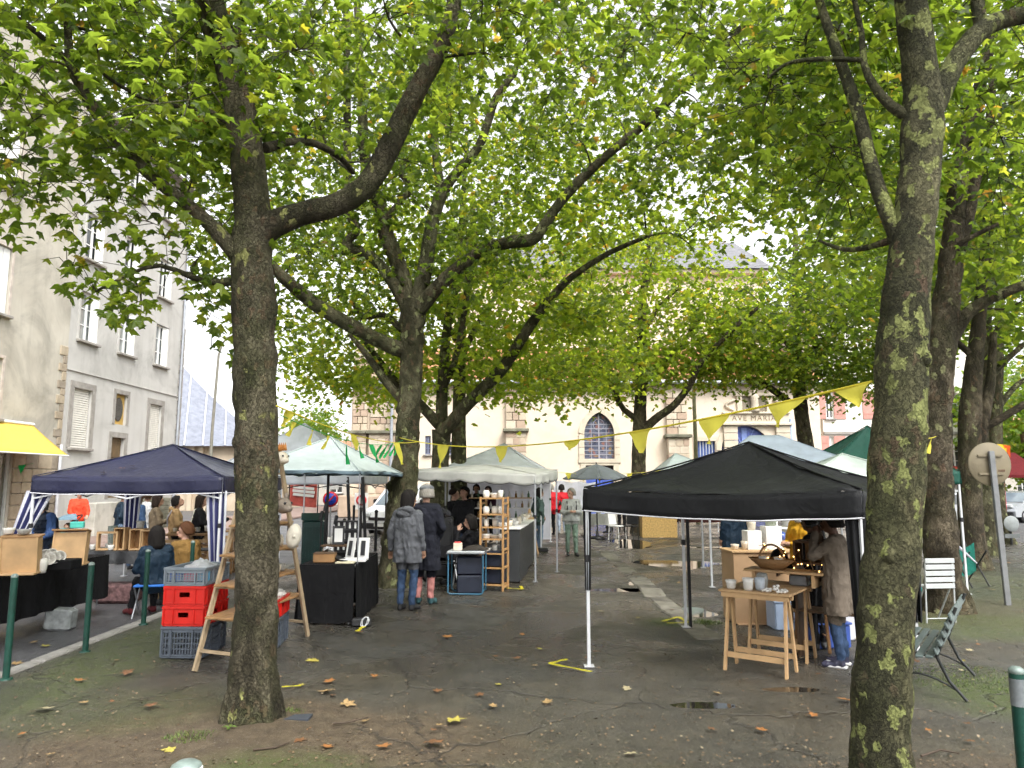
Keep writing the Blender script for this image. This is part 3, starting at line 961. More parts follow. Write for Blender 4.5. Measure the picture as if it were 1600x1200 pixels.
def build_right_house():
 WH = streak_plaster("white_render", (.70, .66, .60), (.76, .72, .66), (.55, .50, .44), .25)
 xl, Y = at(1288, 700, 44).x, 44.0
 root = thing("shuttered_house", "white rendered house with faded red shutters beside the church", "house", (xl, Y, ROAD_Z))
 xr = at(1562, 700, Y).x
 W = xr - xl
 S = lambda px, py: (at(px, py, Y).x - xl, at(px, py, Y).z - ROAD_Z)
 holes, sh = [], []
 for (a, b_, c, d) in ((1294, 1306, 654, 612), (1296, 1303, 728, 682), (1370, 1386, 654, 612), (1480, 1504, 655, 618), (1480, 1504, 735, 690)):
  holes.append((S(a, 700)[0], S(b_, 700)[0], S(a, c)[1], S(a, d)[1]))
 m = facade(W, 13.5, holes)
 body_box(m, W, 13.5, 9)
 m.build("wall", WH, root)
 for i, (a, b_, c, d) in enumerate(holes):
  win = casement(root, a, b_, c, d, GLASS, WHITEP, .1, 2)
  if i < 3:
   for sx in (-1, 1):
    x = a - .36 if sx < 0 else b_ + .36
    q = MB().box((x, -.03, (c + d) / 2), (.68, .05, d - c + .05))
    for z in (.2, .8):
     q.box((x, -.06, c + (d - c) * z), (.6, .03, .1))
    q.build("shutter", PINKSH, win)
  else:
   surround(root, a, b_, c, d, .15, M("grey_violet_frame", (.36, .30, .33), .6))
 MB().box((W / 2, -.05, S(1300, 677)[1]), (W, .12, .18), None, .02).build("string_course", SILL, root)
 MB().box((W / 2, -.2, 13.6), (W + .3, .6, .25), None, .04).build("cornice", SILL, root)
 # red shop awning at the far end of the house
 aw = thing("red_shop_awning", "red and white valanced shop awning on the white house", "awning", (xl, Y, ROAD_Z))
 xa, xb = S(1440, 700)[0], S(1515, 700)[0]
 za, zb_ = S(1470, 735)[1], S(1470, 752)[1]
 solidify(MB().grid(lambda u, v: (xa + (xb - xa) * u, -.05 - 1.2 * v, za + .25 - .45 * v), 12, 3).build("canvas", cloth("red_awning_canvas", (.55, .07, .05), .7, .1, .2), aw), .01)
 MB().grid(lambda u, v: (xa + (xb - xa) * u, -1.25, za - .2 - (za - zb_) * v * (1 + .12 * math.sin(u * 60))), 50, 3).build("valance", cloth("white_valance", (.72, .70, .66), .7, .1, .2), aw)
build_right_house()

def build_far_left():
 # building with a curved tarpaulined slate roof, beyond the corner of the grey house
 Y = 50.0
 x0, x1 = at(270, 700, Y).x, at(420, 700, Y).x
 root = thing("slate_roofed_hall", "beige hall under a sweeping grey roof, behind the lamp post", "hall", (x0, Y, ROAD_Z))
 W = x1 - x0
 ez = at(300, 694, Y).z - ROAD_Z
 w = MB()
 w.box((W / 2, 4, ez / 2), (W, 8, ez))
 for px in (302, 316):
  xx = at(px, 700, Y).x - x0
  w.box((xx, -.12, ez / 2), (.3, .24, ez - .02))
 w.build("wall", streak_plaster("beige_hall_render", (.52, .42, .30), (.62, .52, .40), (.34, .28, .2), .4), root)
 SL = M("blue_grey_slates", (.20, .215, .26), .5, .22, 3.0, .4, 14)
 rm = MB()
 zt = at(290, 598, Y).z - ROAD_Z
 # swept roof rising to the left and back
 def rf(u, v):
  xx = -6 + (W + 6) * u
  top = ez + (zt - ez) * ((W - xx) / W) ** 1.5 + .3
  return (xx, -.6 + 5 * v, ez - .15 + (top - ez) * v ** .85)
 rm.grid(rf, 16, 10)
 ro = rm.build("roof", SL, root)
 WB = M("pale_batten", (.72, .73, .76), .6)
 for k, u0 in enumerate((.40, .50, .62)):
  MB().tube([tuple(Vector(rf(u0 + .16 * (1 - j / 8), j / 8)) + Vector((0, -.02, .06))) for j in range(9)], .05, 5).build("batten", WB, ro)
 # street lamp
 P = at(330, 700, 30)
 lp = thing("street_lamp", "grey street lamp with a curved arm rising behind the navy tent", "street lamp", (P.x, 30, ROAD_Z))
 zt = at(345, 528, 30).z - ROAD_Z
 LG = M("grey_green_lamp_paint", (.20, .19, .16), .5, .15)
 MB().tube([(0, 0, 0), (0, 0, .9)], [.11, .10], 10).build("base", LG, lp)
 MB().tube([(0, 0, .9), (0, 0, 4), (.1, 0, zt - .75), (.22, 0, zt - .25), (.42, 0, zt), (.75, -.05, zt + .12)], [.075, .06, .05, .045, .04, .035], 10).build("pole", LG, lp)
 MB().ball((.95, -.06, zt + .1), .28, 12, 8, (1.2, .6, .35)).build("lamp_head", LG, lp)
build_far_left()
# ------------------------------------------------------------------ plane trees
def bark(name, lo, hi, patch, green, pscale=9.0, moss=0.35):
 b = NB(name)
 v = b.oc()
 wv = b.n("VectorMath", {0: b.mapping(v, scale=(1, 1, .62)), 1: b.n("VectorMath", {0: b.noise(v, 14, 5, .65, color=True), 1: (.13, .13, .13)}, operation='MULTIPLY').outputs[0]}, operation='ADD').outputs[0]
 n1 = b.noise(b.mapping(v, scale=(1, 1, .6)), 2.6, 9, .68, .6)
 c = b.ramp(n1, [(.34, tuple(x * .55 for x in lo)), (.46, lo), (.54, hi), (.66, tuple(x * 1.6 for x in hi))])
 pl = b.n("SeparateColor", {0: b.voro(wv, pscale * 1.3, 'F1', "Color")}).outputs
 c = b.mix(b.math('MULTIPLY', b.ramp(pl[1], [(.35, 0.0), (.9, 1.0)]), .35), c, tuple(x * .6 for x in lo))
 c = b.mix(b.ramp(b.math('MULTIPLY', pl[0], b.noise(v, 1.1, 3)), [(.44, 0.0), (.50, .75)]), c, (.13, .085, .055))
 c = b.mix(b.math('MULTIPLY', b.ramp(b.noise(v, 1.3, 7, .65), [(.44, 0.0), (.62, 1.0)]), moss), c, (.045, .055, .016))
 c = b.mix(b.math('MULTIPLY', b.ramp(b.noise(v, 70, 4, .7), [(.35, 1.0), (.6, 0.0)]), .4), c, tuple(x * .35 for x in lo))
 # freshly peeled patches
 cells = b.n("SeparateColor", {0: b.voro(wv, pscale, 'F1', "Color")}).outputs
 pm = b.math('ADD', cells[0], b.math('MULTIPLY', b.math('SUBTRACT', b.noise(v, 1.3, 3), .5), .5))
 pmask = b.ramp(pm, [(1 - patch, 0.0), (1 - patch + .012, 1.0)])
 c = b.mix(pmask, c, green)
 edge = b.voro(wv, pscale * 1.7, 'DISTANCE_TO_EDGE')
 h = b.math('ADD', b.math('MULTIPLY', b.ramp(edge, [(0, 0.0), (.10, 1.0)]), .8), b.math('MULTIPLY', b.noise(v, 46, 5, .7), .8))
 h = b.math('SUBTRACT', h, b.math('MULTIPLY', pmask, .6))
 return b.surf(b.bsdf(c, .88, 0, b.bump(h, 1.0, .018), .2))

def leaf_material(name, stops, trans, tmix=.5):
 b = NB(name)
 g = b.n("NewGeometry")
 rv = g.outputs["Random Per Island"]
 v = b.oc()
 c = b.ramp(rv, stops)
 # slow change of tone through the crown (age and vigour of the shoots)
 slow = b.noise(v, .5, 3)
 c = b.mix(b.ramp(slow, [(.35, 0.0), (.7, .5)]), c, tuple(x * k for x, k in zip(stops[1][1], (1.25, 1.15, .8))))
 t = b.mix(1.0, c, trans, 'MULTIPLY')
 bs = b.bsdf(c, .42, 0, None, .35)
 tr = b.n("BsdfTranslucent", {"Color": t}).outputs[0]
 return b.surf(b.n("MixShader", {0: tmix, 1: bs, 2: tr}).outputs[0])

LEAF_STOPS = [(0.0, (.026, .048, .010)), (.35, (.054, .086, .015)), (.7, (.094, .132, .021)), (.975, (.150, .178, .030)), (.988, (.24, .21, .03)), (1.0, (.19, .10, .03))]
LEAF = leaf_material("plane_leaves", LEAF_STOPS, (4.4, 4.2, 2.3), .60)
LEAFY = leaf_material("plane_leaves_turning", [(0.0, (.052, .088, .014)), (.35, (.085, .128, .018)), (.7, (.130, .165, .024)), (.96, (.165, .185, .028)), (.985, (.22, .17, .03)), (1.0, (.24, .10, .03))], (4.5, 4.2, 2.3), .60)

_half = [(-.08, .17), (.02, .45), (.24, .25), (.55, .48), (.56, .20)]
_out = [(0, 0)] + _half + [(1.0, 0)] + [(x, -y) for x, y in reversed(_half)]
T_NEAR = np.array([(.32, 0, .05)] + [(x, y, -.14 * abs(y) - .10 * x * x) for x, y in _out], dtype=np.float32)
F_NEAR = np.array([(0, 1 + i, 1 + (i + 1) % len(_out)) for i in range(len(_out))], dtype=np.int32)
_o2 = [(0, 0), (.02, .42), (.28, .26), (.55, .46), (1.0, 0), (.55, -.46), (.28, -.26), (.02, -.42)]
T_FAR = np.array([(x, y, -.14 * abs(y) - .10 * x * x) for x, y in _o2], dtype=np.float32)
F_FAR = np.array([(0, 1, 2), (2, 3, 4), (0, 2, 4), (0, 4, 6), (4, 5, 6), (0, 6, 7)], dtype=np.int32)
def leaf_frames(n, droop=.45):
 ang = npr.uniform(0, 2 * PI, n)
 tip = np.stack([np.cos(ang), np.sin(ang), -np.abs(npr.normal(droop, .4, n))], 1)
 tip /= np.linalg.norm(tip, axis=1)[:, None]
 up = np.stack([npr.normal(0, .5, n), npr.normal(0, .5, n), np.ones(n)], 1)
 nrm = up - tip * (up * tip).sum(1)[:, None]
 nrm /= np.linalg.norm(nrm, axis=1)[:, None]
 side = np.cross(nrm, tip)
 return tip, side, nrm
def leaf_arrays(P, size, near):
 T, F_ = (T_NEAR, F_NEAR) if near else (T_FAR, F_FAR)
 n = len(P)
 tip, side, nrm = leaf_frames(n)
 s = size[:, None, None]
 curl = npr.uniform(.0, 3.2, n)[:, None, None]
 wd = npr.uniform(.7, 1.15, n)[:, None, None]
 fold = npr.uniform(-.1, .75, n)[:, None, None]
 z = curl * T[None, :, 2:3] - fold * np.abs(T[None, :, 1:2]) + npr.normal(0, .05, (n, len(T), 1))
 V = P[:, None, :] + s * (T[None, :, 0:1] * tip[:, None, :] + wd * T[None, :, 1:2] * side[:, None, :] + z * nrm[:, None, :])
 idx = (np.arange(n) * len(T))[:, None, None] + F_[None]
 return V.reshape(-1, 3), idx.reshape(-1, 3), (tip, side, nrm)

# open places in the view where no foliage hangs (photo pixels): houses, sky beside the houses, lower half
def open_place(p, slack=0):
 q = proj(p)
 if q is None: return False
 x, y = q
 d = p[1]
 lim = slack + np.interp(x, [-200, 0, 60, 110, 200, 245, 290, 330, 365, 440, 520, 560, 640, 760, 900, 960, 1060, 1180, 1290, 1340, 1450, 1600, 1800],
     [330, 340, 350, 330, 335, 350, 430, 480, 540, 600, 640, 660, 650, 655, 640, 635, 610, 615, 640, 645, 560, 560, 560])
 if slack and d < 7 and y > 100 and x < 345: return y > np.interp(x, [0, 60, 90, 140, 200, 240, 262, 290, 345], [385, 390, 450, 490, 520, 505, 430, 450, 560])
 if y > lim: return True
 if not slack and in_corridor(x, y, d): return True
 if x < 290 and y > 225 + 0.05 * x and d > 9: return True      # the grey house stays clear of far crowns
 if x < 150 and y > 230 and d > 7.5: return True
 if 345 < x < 447 and y > 235 and d < 5.9: return True        # trunks stand clear
 if 1335 < x < 1478 and y > 120 and d < 4.3: return True
 if 590 < x < 690 and y > 430 and d < 13.3: return True
 return False

# sight lines to the big limbs: shoots grow outward, so little hangs right before them
CORRIDORS = [([(372, 398), (262, 296), (165, 196), (110, 98)], 26, 5.75), ([(430, 345), (525, 320), (602, 243), (655, 135), (708, 15)], 36, 6.1), ([(655, 482), (762, 388), (832, 374), (882, 308), (1000, 200), (1110, 96), (1185, 0)], 24, 12.2), ([(632, 548), (500, 481), (428, 418)], 22, 12.6), ([(647, 470), (603, 366), (568, 225), (562, 80)], 20, 13.4), ([(652, 480), (690, 305), (774, 155)], 20, 13), ([(645, 480), (552, 388), (546, 335), (542, 120)], 16, 13), ([(692, 676), (792, 566), (860, 466), (1010, 370)], 20, 15.3), ([(1412, 382), (1342, 180), (1280, 0)], 26, 4.6), ([(395, 330), (322, -10)], 40, 5.75), ([(1482, 440), (1500, 270), (1560, 20)], 24, 10.6), ([(1002, 674), (1090, 575), (1185, 480)], 12, 25.5)]
def in_corridor(x, y, d):
 for L, w, dm in CORRIDORS:
  if d > dm: continue
  for (x0, y0), (x1, y1) in zip(L, L[1:]):
   vx, vy = x1 - x0, y1 - y0
   t = max(0, min(1, ((x - x0) * vx + (y - y0) * vy) / (vx * vx + vy * vy)))
   if (x - x0 - t * vx) ** 2 + (y - y0 - t * vy) ** 2 < w * w: return True
 return False
def smooth_path(pts, rad, step=.12):
 """Catmull-Rom through the traced points"""
 P = [Vector(p) for p in pts]
 out, ro = [], []
 n = len(P)
 for i in range(n - 1):
  p0, p1, p2, p3 = P[max(i - 1, 0)], P[i], P[i + 1], P[min(i + 2, n - 1)]
  k = max(2, int((p2 - p1).length / step))
  for j in range(k):
   t = j / k
   q = .5 * ((2 * p1) + (p2 - p0) * t + (2 * p0 - 5 * p1 + 4 * p2 - p3) * t * t + (3 * p1 - p0 - 3 * p2 + p3) * t ** 3)
   out.append(q)
   ro.append(rad[i] + (rad[i + 1] - rad[i]) * t)
 out.append(P[-1]); ro.append(rad[-1])
 return out, ro

def plane_tree(label, base_px, trunk, limbs, crown, n_clusters, per, mat_bark, mat_leaf, near, seed, leaf=(.11, .20), extra=(), n_leaf_objs=0, cr=.42):
 """trunk/limbs: [(px, py, distance, width in px)]; crown: [(x, y, z, rx, ry, rz)]; clusters of leaves are joined to the
 nearest wood by thin branches"""
 rg = np.random.default_rng(seed)
 to3 = lambda L: ([at(a, b, c) for a, b, c, w in L], [w / 2 * c / FPX for a, b, c, w in L])
 pts, rad = to3(trunk)
 base = Vector((pts[0].x, pts[0].y, 0))
 root = thing("plane_tree", label, "tree", base)
 if pts[0].z > -.05:
  pts[0].z = -.12
 near_step = .045 if near else .2
 sp, sr = smooth_path(pts, rad, near_step)
 # root flare
 for i, p in enumerate(sp):
  if p.z < .5:
   sr[i] *= 1 + .3 * max(0, (.55 - p.z) / .55) ** 1.8
 nodes, nrad = [], []
 m = MB()
 m.tube([p - base for p in sp], sr, 40 if near else 14, True, True, .13 if near else .08, seed, 5.0 if near else 3)
 if near:
  # roots spreading into the soil
  for k in range(7):
   a = 2 * PI * k / 7 + rg.uniform(-.3, .3)
   d = Vector((math.cos(a), math.sin(a), 0)); r = sr[0] / 1.35
   m.tube([Vector((0, 0, .34)) + d * r * .72, Vector((0, 0, .16)) + d * r * .92, Vector((0, 0, .03)) + d * r * rg.uniform(1.02, 1.15), Vector((0, 0, -.06)) + d * r * rg.uniform(1.2, 1.4)], [r * .2, r * .26, r * .24, r * .14], 10, False, True, .15, seed + k, 6)
  # knots and burls
  for k in range(7):
   i = int(rg.integers(len(sp) // 8, len(sp) - 2))
   a = rg.uniform(0, 2 * PI)
   d = Vector((math.cos(a), math.sin(a), 0))
   r = sr[i] * rg.uniform(.22, .36)
   m.ball(sp[i] - base + d * sr[i] * .86, r, 10, 7, (1, 1, 1.3))
 m.build("trunk", mat_bark, root)
 for p, r in zip(sp, sr):
  if p.z > 3.2: nodes.append(p); nrad.append(r)
 for L in limbs:
  pts, rad = to3(L)
  lp, lr = smooth_path(pts, rad, .10 if near else .22)
  MB().tube([p - base for p in lp], lr, 14 if near else 9, True, True, .10, seed + 3, 7).build("limb", mat_bark, root)
  nodes += lp[2:]; nrad += lr[2:]
 # cluster points in the crown
 C = []
 vol = np.array([c[3] * c[4] * c[5] for c in crown])
 pr = vol / vol.sum()
 tries = 0
 while len(C) < n_clusters and tries < n_clusters * 12:
  tries += 1
  c = crown[int(rg.choice(len(crown), p=pr))]
  d = rg.normal(size=3); d /= np.linalg.norm(d)
  rr_ = rg.uniform(.15, 1.0) ** .5
  p = np.array(c[:3]) + d * rr_ * np.array(c[3:6])
  if open_place(p) or open_place(p - np.array([0, 0, .3])): continue
  if np.linalg.norm(p - np.array([0, 0, CAM_H])) < 3.4: continue
  if p[2] < 3.0: continue
  C.append(p)
 C += [np.array(e) for e in extra]
 C = np.array(C)
 N = np.array([tuple(p) for p in nodes]); R = np.array(nrad)
 D = np.linalg.norm(C[:, None] - N[None], axis=2)
 order = np.argsort(D.min(1))
 tw = MB()
 NL, RL = list(N), list(R)
 lv = []
 Narr, Rarr = N, R
 for ci, i in enumerate(order):
  p = C[i]
  if ci % 6 == 0:
   Narr, Rarr = np.array(NL), np.array(RL)
  dv = Narr - p
  dd = np.linalg.norm(dv, axis=1)
  # prefer joining to wood lower than the cluster
  cost = dd + .35 * np.maximum(0, Narr[:, 2] - p[2])
  j = int(np.argmin(cost))
  q = Narr[j]
  L = dd[j]
  r0 = min(Rarr[j] * .8, .009 + .013 * L)
  side = rg.normal(size=3) * .12 * L
  mid1 = q + (p - q) * .35 + side + np.array([0, 0, .10 * L])
  mid2 = q + (p - q) * .7 + side * .6 + np.array([0, 0, .12 * L]) + rg.normal(size=3) * .04 * L
  path = [Vector(q), Vector(mid1), Vector(mid2), Vector(p)]
  pth, rd = smooth_path(path, [r0, r0 * .8, r0 * .55, .005], max(.12, L / 7))
  tw.tube([a - base for a in pth], rd, 5 if near else 4, False, True)
  for k in range(1, len(pth)):
   NL.append(np.array(pth[k])); RL.append(rd[k])
  # leaves: round the tip and along the outer half of the branch
  n = int(per * rg.uniform(.5, 1.5))
  loc = rg.normal(size=(n, 3)) * np.array([cr, cr, cr * .55])
  loc[:, 2] -= .12 * np.linalg.norm(loc[:, :2], axis=1)
  pos = p + loc
  na = max(2, n // 4)
  tt = rg.uniform(.35, 1, na)
  ax = np.array([tuple(pth[min(len(pth) - 1, int(t * len(pth)))]) for t in tt]) + rg.normal(size=(na, 3)) * .16
  lv.append(pos); lv.append(ax)
  # twiglets to some leaves
  for k in range(min(n, 5 if near else 2)):
   if open_place(pos[k], 30): continue
   e = Vector(pos[k]); s0 = pth[max(0, len(pth) - 2 - (k % 2))]
   tw.tube([s0 - base, (s0 + e) / 2 - base + Vector((0, 0, .06)), e - base], [.0045, .0035, .002], 3, False, True)
 tag(tw.build("branches", mat_bark, root), kind="stuff")
 P = np.concatenate(lv)
 keep = np.array([not open_place(p, 45) for p in P]) & (P[:, 2] > 2.7) & (np.linalg.norm(P - np.array([0, 0, CAM_H]), axis=1) > 2.6)
 P = P[keep]
 size = rg.uniform(leaf[0], leaf[1], len(P))
 bl = np.array(base)
 V, F_, fr = leaf_arrays(P - bl, size, near)
 if n_leaf_objs:
  # the leaves that show largest are objects of their own
  sc_ = []
  for k, p in enumerate(P):
   q = proj(p)
   sc_.append(size[k] / max(.5, p[1]) if q and -20 < q[0] < 1620 and -20 < q[1] < 1220 else 0)
  big = set(np.argsort(-np.array(sc_))[:n_leaf_objs].tolist())
 else:
  big = set()
 if big:
  nt = len(T_NEAR) if near else len(T_FAR)
  nf = len(F_NEAR) if near else len(F_FAR)
  mask = np.ones(len(P), bool); mask[list(big)] = False
  k2 = np.nonzero(mask)[0]
  Tn = nt
  V2 = V.reshape(-1, Tn, 3)[k2].reshape(-1, 3)
  F2 = ((np.arange(len(k2)) * Tn)[:, None, None] + (F_NEAR if near else F_FAR)[None]).reshape(-1, 3)
 else:
  V2, F2 = V, F_
 co = inst("crown", np_mesh("crown", V2, F2, mat_leaf), root)
 co["kind"] = "stuff"
 if big:
  T = T_NEAR
  base_me = [np_mesh("leaf", T * np.array([1, 1, z]), F_NEAR, mat_leaf) for z in (.6, 1.2, 1.8)]
  tip, side, nrm = fr
  for k in sorted(big):
   o = inst("leaf", base_me[k % 3], co)
   Rm = Matrix((Vector(tip[k]), Vector(side[k]), Vector(nrm[k]))).transposed().to_4x4()
   o.matrix_local = Matrix.Translation(Vector(P[k] - bl)) @ Rm @ Matrix.Diagonal((size[k], size[k], size[k], 1))
 return root, len(P)

def build_trees():
 B1 = bark("plane_bark_dark", (.050, .043, .027), (.120, .104, .070), .035, (.24, .24, .09), 18, .55)
 B2 = bark("plane_bark_patchy", (.052, .050, .026), (.105, .098, .052), .20, (.185, .20, .07), 18, .45)
 B3 = bark("plane_bark_olive", (.060, .055, .030), (.140, .128, .078), .08, (.22, .23, .11), 14, .55)
 B4 = bark("plane_bark_brown", (.058, .047, .031), (.130, .106, .072), .04, (.2, .2, .1), 13, .35)
 tot = 0
 # 1: big trunk in the left foreground
 t = [(393, 1118, 5.92, 72.0), (396, 1050, 5.94, 66.6), (402, 900, 5.97, 63.0), (401, 700, 5.97, 64.8), (397, 500, 5.97, 66.6), (394, 400, 5.97, 64.8), (395, 330, 5.97, 57.6), (385, 230, 5.92, 52.2), (367, 130, 5.87, 50.4), (342, 50, 5.82, 50.4), (322, -10, 5.77, 48.6), (285, -150, 5.72, 39.6), (260, -330, 5.72, 27.0)]
 L = [[(398, 372, 5.95, 46.0), (428, 350, 5.97, 45.0), (470, 334, 6.00, 37.8), (525, 320, 6.02, 37.8), (570, 292, 6.04, 37.8), (602, 243, 6.07, 37.8), (628, 188, 6.12, 36.0), (655, 135, 6.12, 32.4), (688, 75, 6.17, 28.8), (708, 15, 6.22, 25.2), (712, -60, 6.22, 21.6), (730, -200, 6.32, 14.4)],
  [(372, 398, 5.92, 30.6), (335, 358, 5.87, 23.4), (300, 325, 5.82, 19.8), (262, 296, 5.77, 18.9), (215, 255, 5.72, 18.0), (165, 196, 5.62, 18.0), (128, 138, 5.57, 17.1), (110, 98, 5.52, 15.3), (106, 40, 5.52, 11.7), (100, -40, 5.52, 8.1)],
  [(112, 100, 5.52, 10.8), (70, 62, 5.47, 9.9), (30, 30, 5.42, 9.0), (-20, 12, 5.37, 7.2), (-120, -30, 5.32, 5.4)],
  [(415, 232, 5.97, 18.0), (450, 222, 6.22, 12.6), (490, 224, 6.52, 11.7), (530, 245, 6.82, 9.9), (552, 270, 7.12, 7.2)],
  [(352, 90, 5.87, 23.4), (380, 30, 6.12, 16.2), (400, -60, 6.42, 10.8)],
  [(372, 205, 5.90, 10.8), (330, 175, 5.82, 9.0), (270, 165, 5.72, 7.2), (215, 150, 5.62, 6.3), (160, 115, 5.52, 5.4)],
  [(360, 440, 5.92, 14.4), (320, 440, 5.82, 9.9), (250, 415, 5.72, 7.2), (200, 430, 5.62, 5.4), (150, 455, 5.57, 3.6)],
  [(340, 60, 5.82, 19.8), (300, -40, 5.22, 14.4), (240, -160, 4.62, 9.9)]]
 b = (-2.0, 5.7)
 ex = [tuple(at(x, y, d)) for x, y, d in ((100, 425, 5.6), (150, 455, 5.6), (185, 490, 5.6), (220, 470, 5.7), (300, 440, 5.8), (325, 500, 6.6), (60, 320, 5.4), (30, 300, 5.3), (280, 370, 5.8), (315, 400, 5.8), (330, 540, 7.5), (20, 250, 5.2), (140, 300, 5.5), (230, 345, 5.7), (40, 200, 5.2), (90, 180, 5.2), (10, 140, 5.1), (60, 110, 5.2), (150, 60, 5.2), (170, 230, 5.5), (260, 230, 5.6), (300, 280, 5.7))]
 crown = [(-3.2, 5.4, 5.1, 2.3, 1.8, 1.3), (-1.6, 6.4, 5.9, 2.6, 2.0, 1.0), (-4.2, 6.0, 5.7, 2.2, 2.0, 1.2)]
 r, n = plane_tree("large plane tree with flared dark trunk standing in front of the stacked crates", None, t, L, crown, 185, 30, B1, LEAF, True, 21, (.08, .135), ex, 150, .34)
 tot += n
 # 2: patchy trunk in the right foreground
 t = [(1372, 1225, 4.03, 88.4), (1376, 1120, 4.05, 82.7), (1386, 950, 4.08, 80.8), (1396, 800, 4.08, 80.8), (1404, 680, 4.08, 79.0), (1411, 540, 4.08, 73.3), (1420, 420, 4.08, 69.6), (1434, 300, 4.08, 62.0), (1442, 200, 4.08, 62.0), (1440, 120, 4.06, 56.4), (1428, 40, 4.03, 50.8), (1418, -40, 3.98, 47.0), (1405, -200, 3.93, 37.6)]
 L = [[(1452, 180, 4.08, 37.6), (1480, 120, 4.10, 35.7), (1508, 75, 4.13, 33.8), (1540, 42, 4.18, 32.0), (1585, 26, 4.23, 30.1), (1660, 10, 4.28, 24.4), (1800, -60, 4.48, 16.9)],
  [(1535, 50, 4.18, 22.6), (1528, 10, 4.23, 20.7), (1520, -60, 4.28, 16.9)],
  [(1412, 382, 4.08, 35.7), (1385, 330, 4.13, 24.4), (1368, 280, 4.18, 22.6), (1354, 230, 4.23, 21.6), (1342, 180, 4.28, 20.7), (1322, 120, 4.33, 18.8), (1300, 60, 4.38, 16.0), (1280, 0, 4.43, 13.2), (1262, -80, 4.48, 9.4)],
  [(1420, 182, 4.08, 20.7), (1392, 165, 4.13, 16.9), (1366, 135, 4.18, 14.1), (1350, 100, 4.23, 11.3), (1346, 50, 4.28, 9.4), (1335, 0, 4.28, 8.5), (1330, -60, 4.28, 6.6)],
  [(1348, 94, 4.23, 8.5), (1300, 92, 4.28, 8.5), (1255, 94, 4.38, 7.5), (1225, 102, 4.43, 5.6), (1200, 122, 4.48, 4.7)],
  [(1400, 372, 4.08, 15.0), (1362, 385, 4.28, 9.4), (1320, 390, 4.58, 7.5), (1280, 376, 4.88, 4.7)]]
 crown = [(2.2, 5.6, 5.2, 2.4, 1.9, 1.1), (1.2, 5.6, 6.1, 2.2, 2.0, 1.1), (3.2, 5.4, 5.4, 1.6, 1.7, 1.1)]
 ex = [tuple(at(x, y, d)) for x, y, d in ((1250, 150, 5.0), (1300, 230, 5.2), (1200, 200, 5.5), (1280, 300, 5.6), (1330, 340, 5.6), (1180, 120, 5.2), (1230, 60, 5.0), (1330, 60, 4.8), (1120, 60, 5.4), (1350, 250, 5.2), (1530, 150, 5.0), (1570, 230, 5.2), (1550, 320, 5.6), (1590, 120, 4.8))]
 r, n = plane_tree("plane tree with yellow-green patches of peeled bark, nearest the slatted bench", None, t, L, crown, 115, 30, B2, LEAF, True, 22, (.075, .125), ex, 120, .34)
 tot += n
 # 3: behind the couple
 t = [(618, 905, 13.5, 54), (620, 850, 13.5, 47), (630, 760, 13.5, 43), (638, 660, 13.5, 36), (643, 560, 13.5, 35), (645, 500, 13.5, 40), (647, 470, 13.5, 42)]
 L = [[(640, 490, 13.5, 24), (620, 452, 13.45, 19), (600, 422, 13.4, 18), (578, 400, 13.35, 17), (552, 388, 13.3, 17), (537, 382, 13.3, 15), (552, 368, 13.3, 14), (557, 355, 13.3, 14), (546, 335, 13.3, 13), (543, 250, 13.3, 13), (542, 120, 13.2, 12), (541, -10, 13.2, 10)],
  [(640, 480, 13.6, 30), (622, 412, 13.7, 26), (603, 366, 13.8, 25), (592, 318, 13.9, 22), (578, 280, 13.9, 20), (568, 225, 14, 18), (566, 150, 14, 15), (562, 80, 14, 12), (555, -20, 14, 8)],
  [(652, 480, 13.5, 28), (666, 410, 13.5, 24), (675, 350, 13.5, 22), (690, 305, 13.5, 19), (716, 266, 13.4, 15), (750, 225, 13.3, 14), (774, 155, 13.2, 13), (797, 122, 13.1, 11), (830, 60, 13, 8)],
  [(690, 310, 13.5, 16), (684, 262, 13.6, 14), (680, 208, 13.7, 13), (700, 145, 13.8, 13), (712, 122, 13.8, 12), (696, 102, 13.8, 11), (664, 75, 13.8, 9), (640, 20, 13.8, 7)],
  [(655, 482, 13.4, 26), (690, 442, 13.2, 23), (722, 415, 13.0, 22), (762, 388, 12.8, 21), (800, 378, 12.6, 21), (832, 374, 12.4, 20), (850, 352, 12.3, 18), (882, 308, 12.1, 16), (940, 250, 11.8, 15), (1000, 200, 11.5, 14), (1055, 148, 11.2, 13), (1110, 96, 11, 12), (1150, 55, 10.8, 11), (1185, 0, 10.6, 9)],
  [(632, 548, 13.5, 27), (600, 536, 13.3, 24), (560, 515, 13, 23), (500, 481, 12.5, 22), (455, 445, 12, 20), (428, 418, 11.8, 17), (395, 385, 11.5, 12), (340, 350, 11.2, 8)],
  [(630, 628, 13.5, 15), (606, 600, 13.6, 13), (590, 578, 13.6, 12), (572, 553, 13.7, 10), (548, 525, 13.8, 6)],
  [(628, 515, 13.6, 12), (600, 492, 13.8, 9), (570, 495, 14, 8), (548, 470, 14.2, 6)],
  [(600, 345, 13.8, 12), (630, 310, 13.9, 10), (640, 290, 14, 10), (600, 240, 14, 9), (590, 200, 14, 8)]]
 crown = [(-3.2, 12.5, 6.0, 3.2, 2.6, 1.6), (-.2, 12.6, 7.6, 3.8, 3.0, 2.0), (-4.2, 13.2, 8.2, 2.6, 3.0, 2.4), (2.4, 11.2, 8.4, 2.8, 2.4, 1.6), (-1.6, 13.5, 10.0, 4.5, 3.6, 1.6), (-4.0, 13.0, 4.6, 1.8, 1.8, .9), (-2.6, 13.8, 4.8, 1.6, 1.4, .8)]
 r, n = plane_tree("plane tree forking wide above the couple, between the blue and white stalls", None, t, L, crown, 400, 26, B3, LEAF, True, 23, (.10, .16), (), 40, .45)
 tot += n
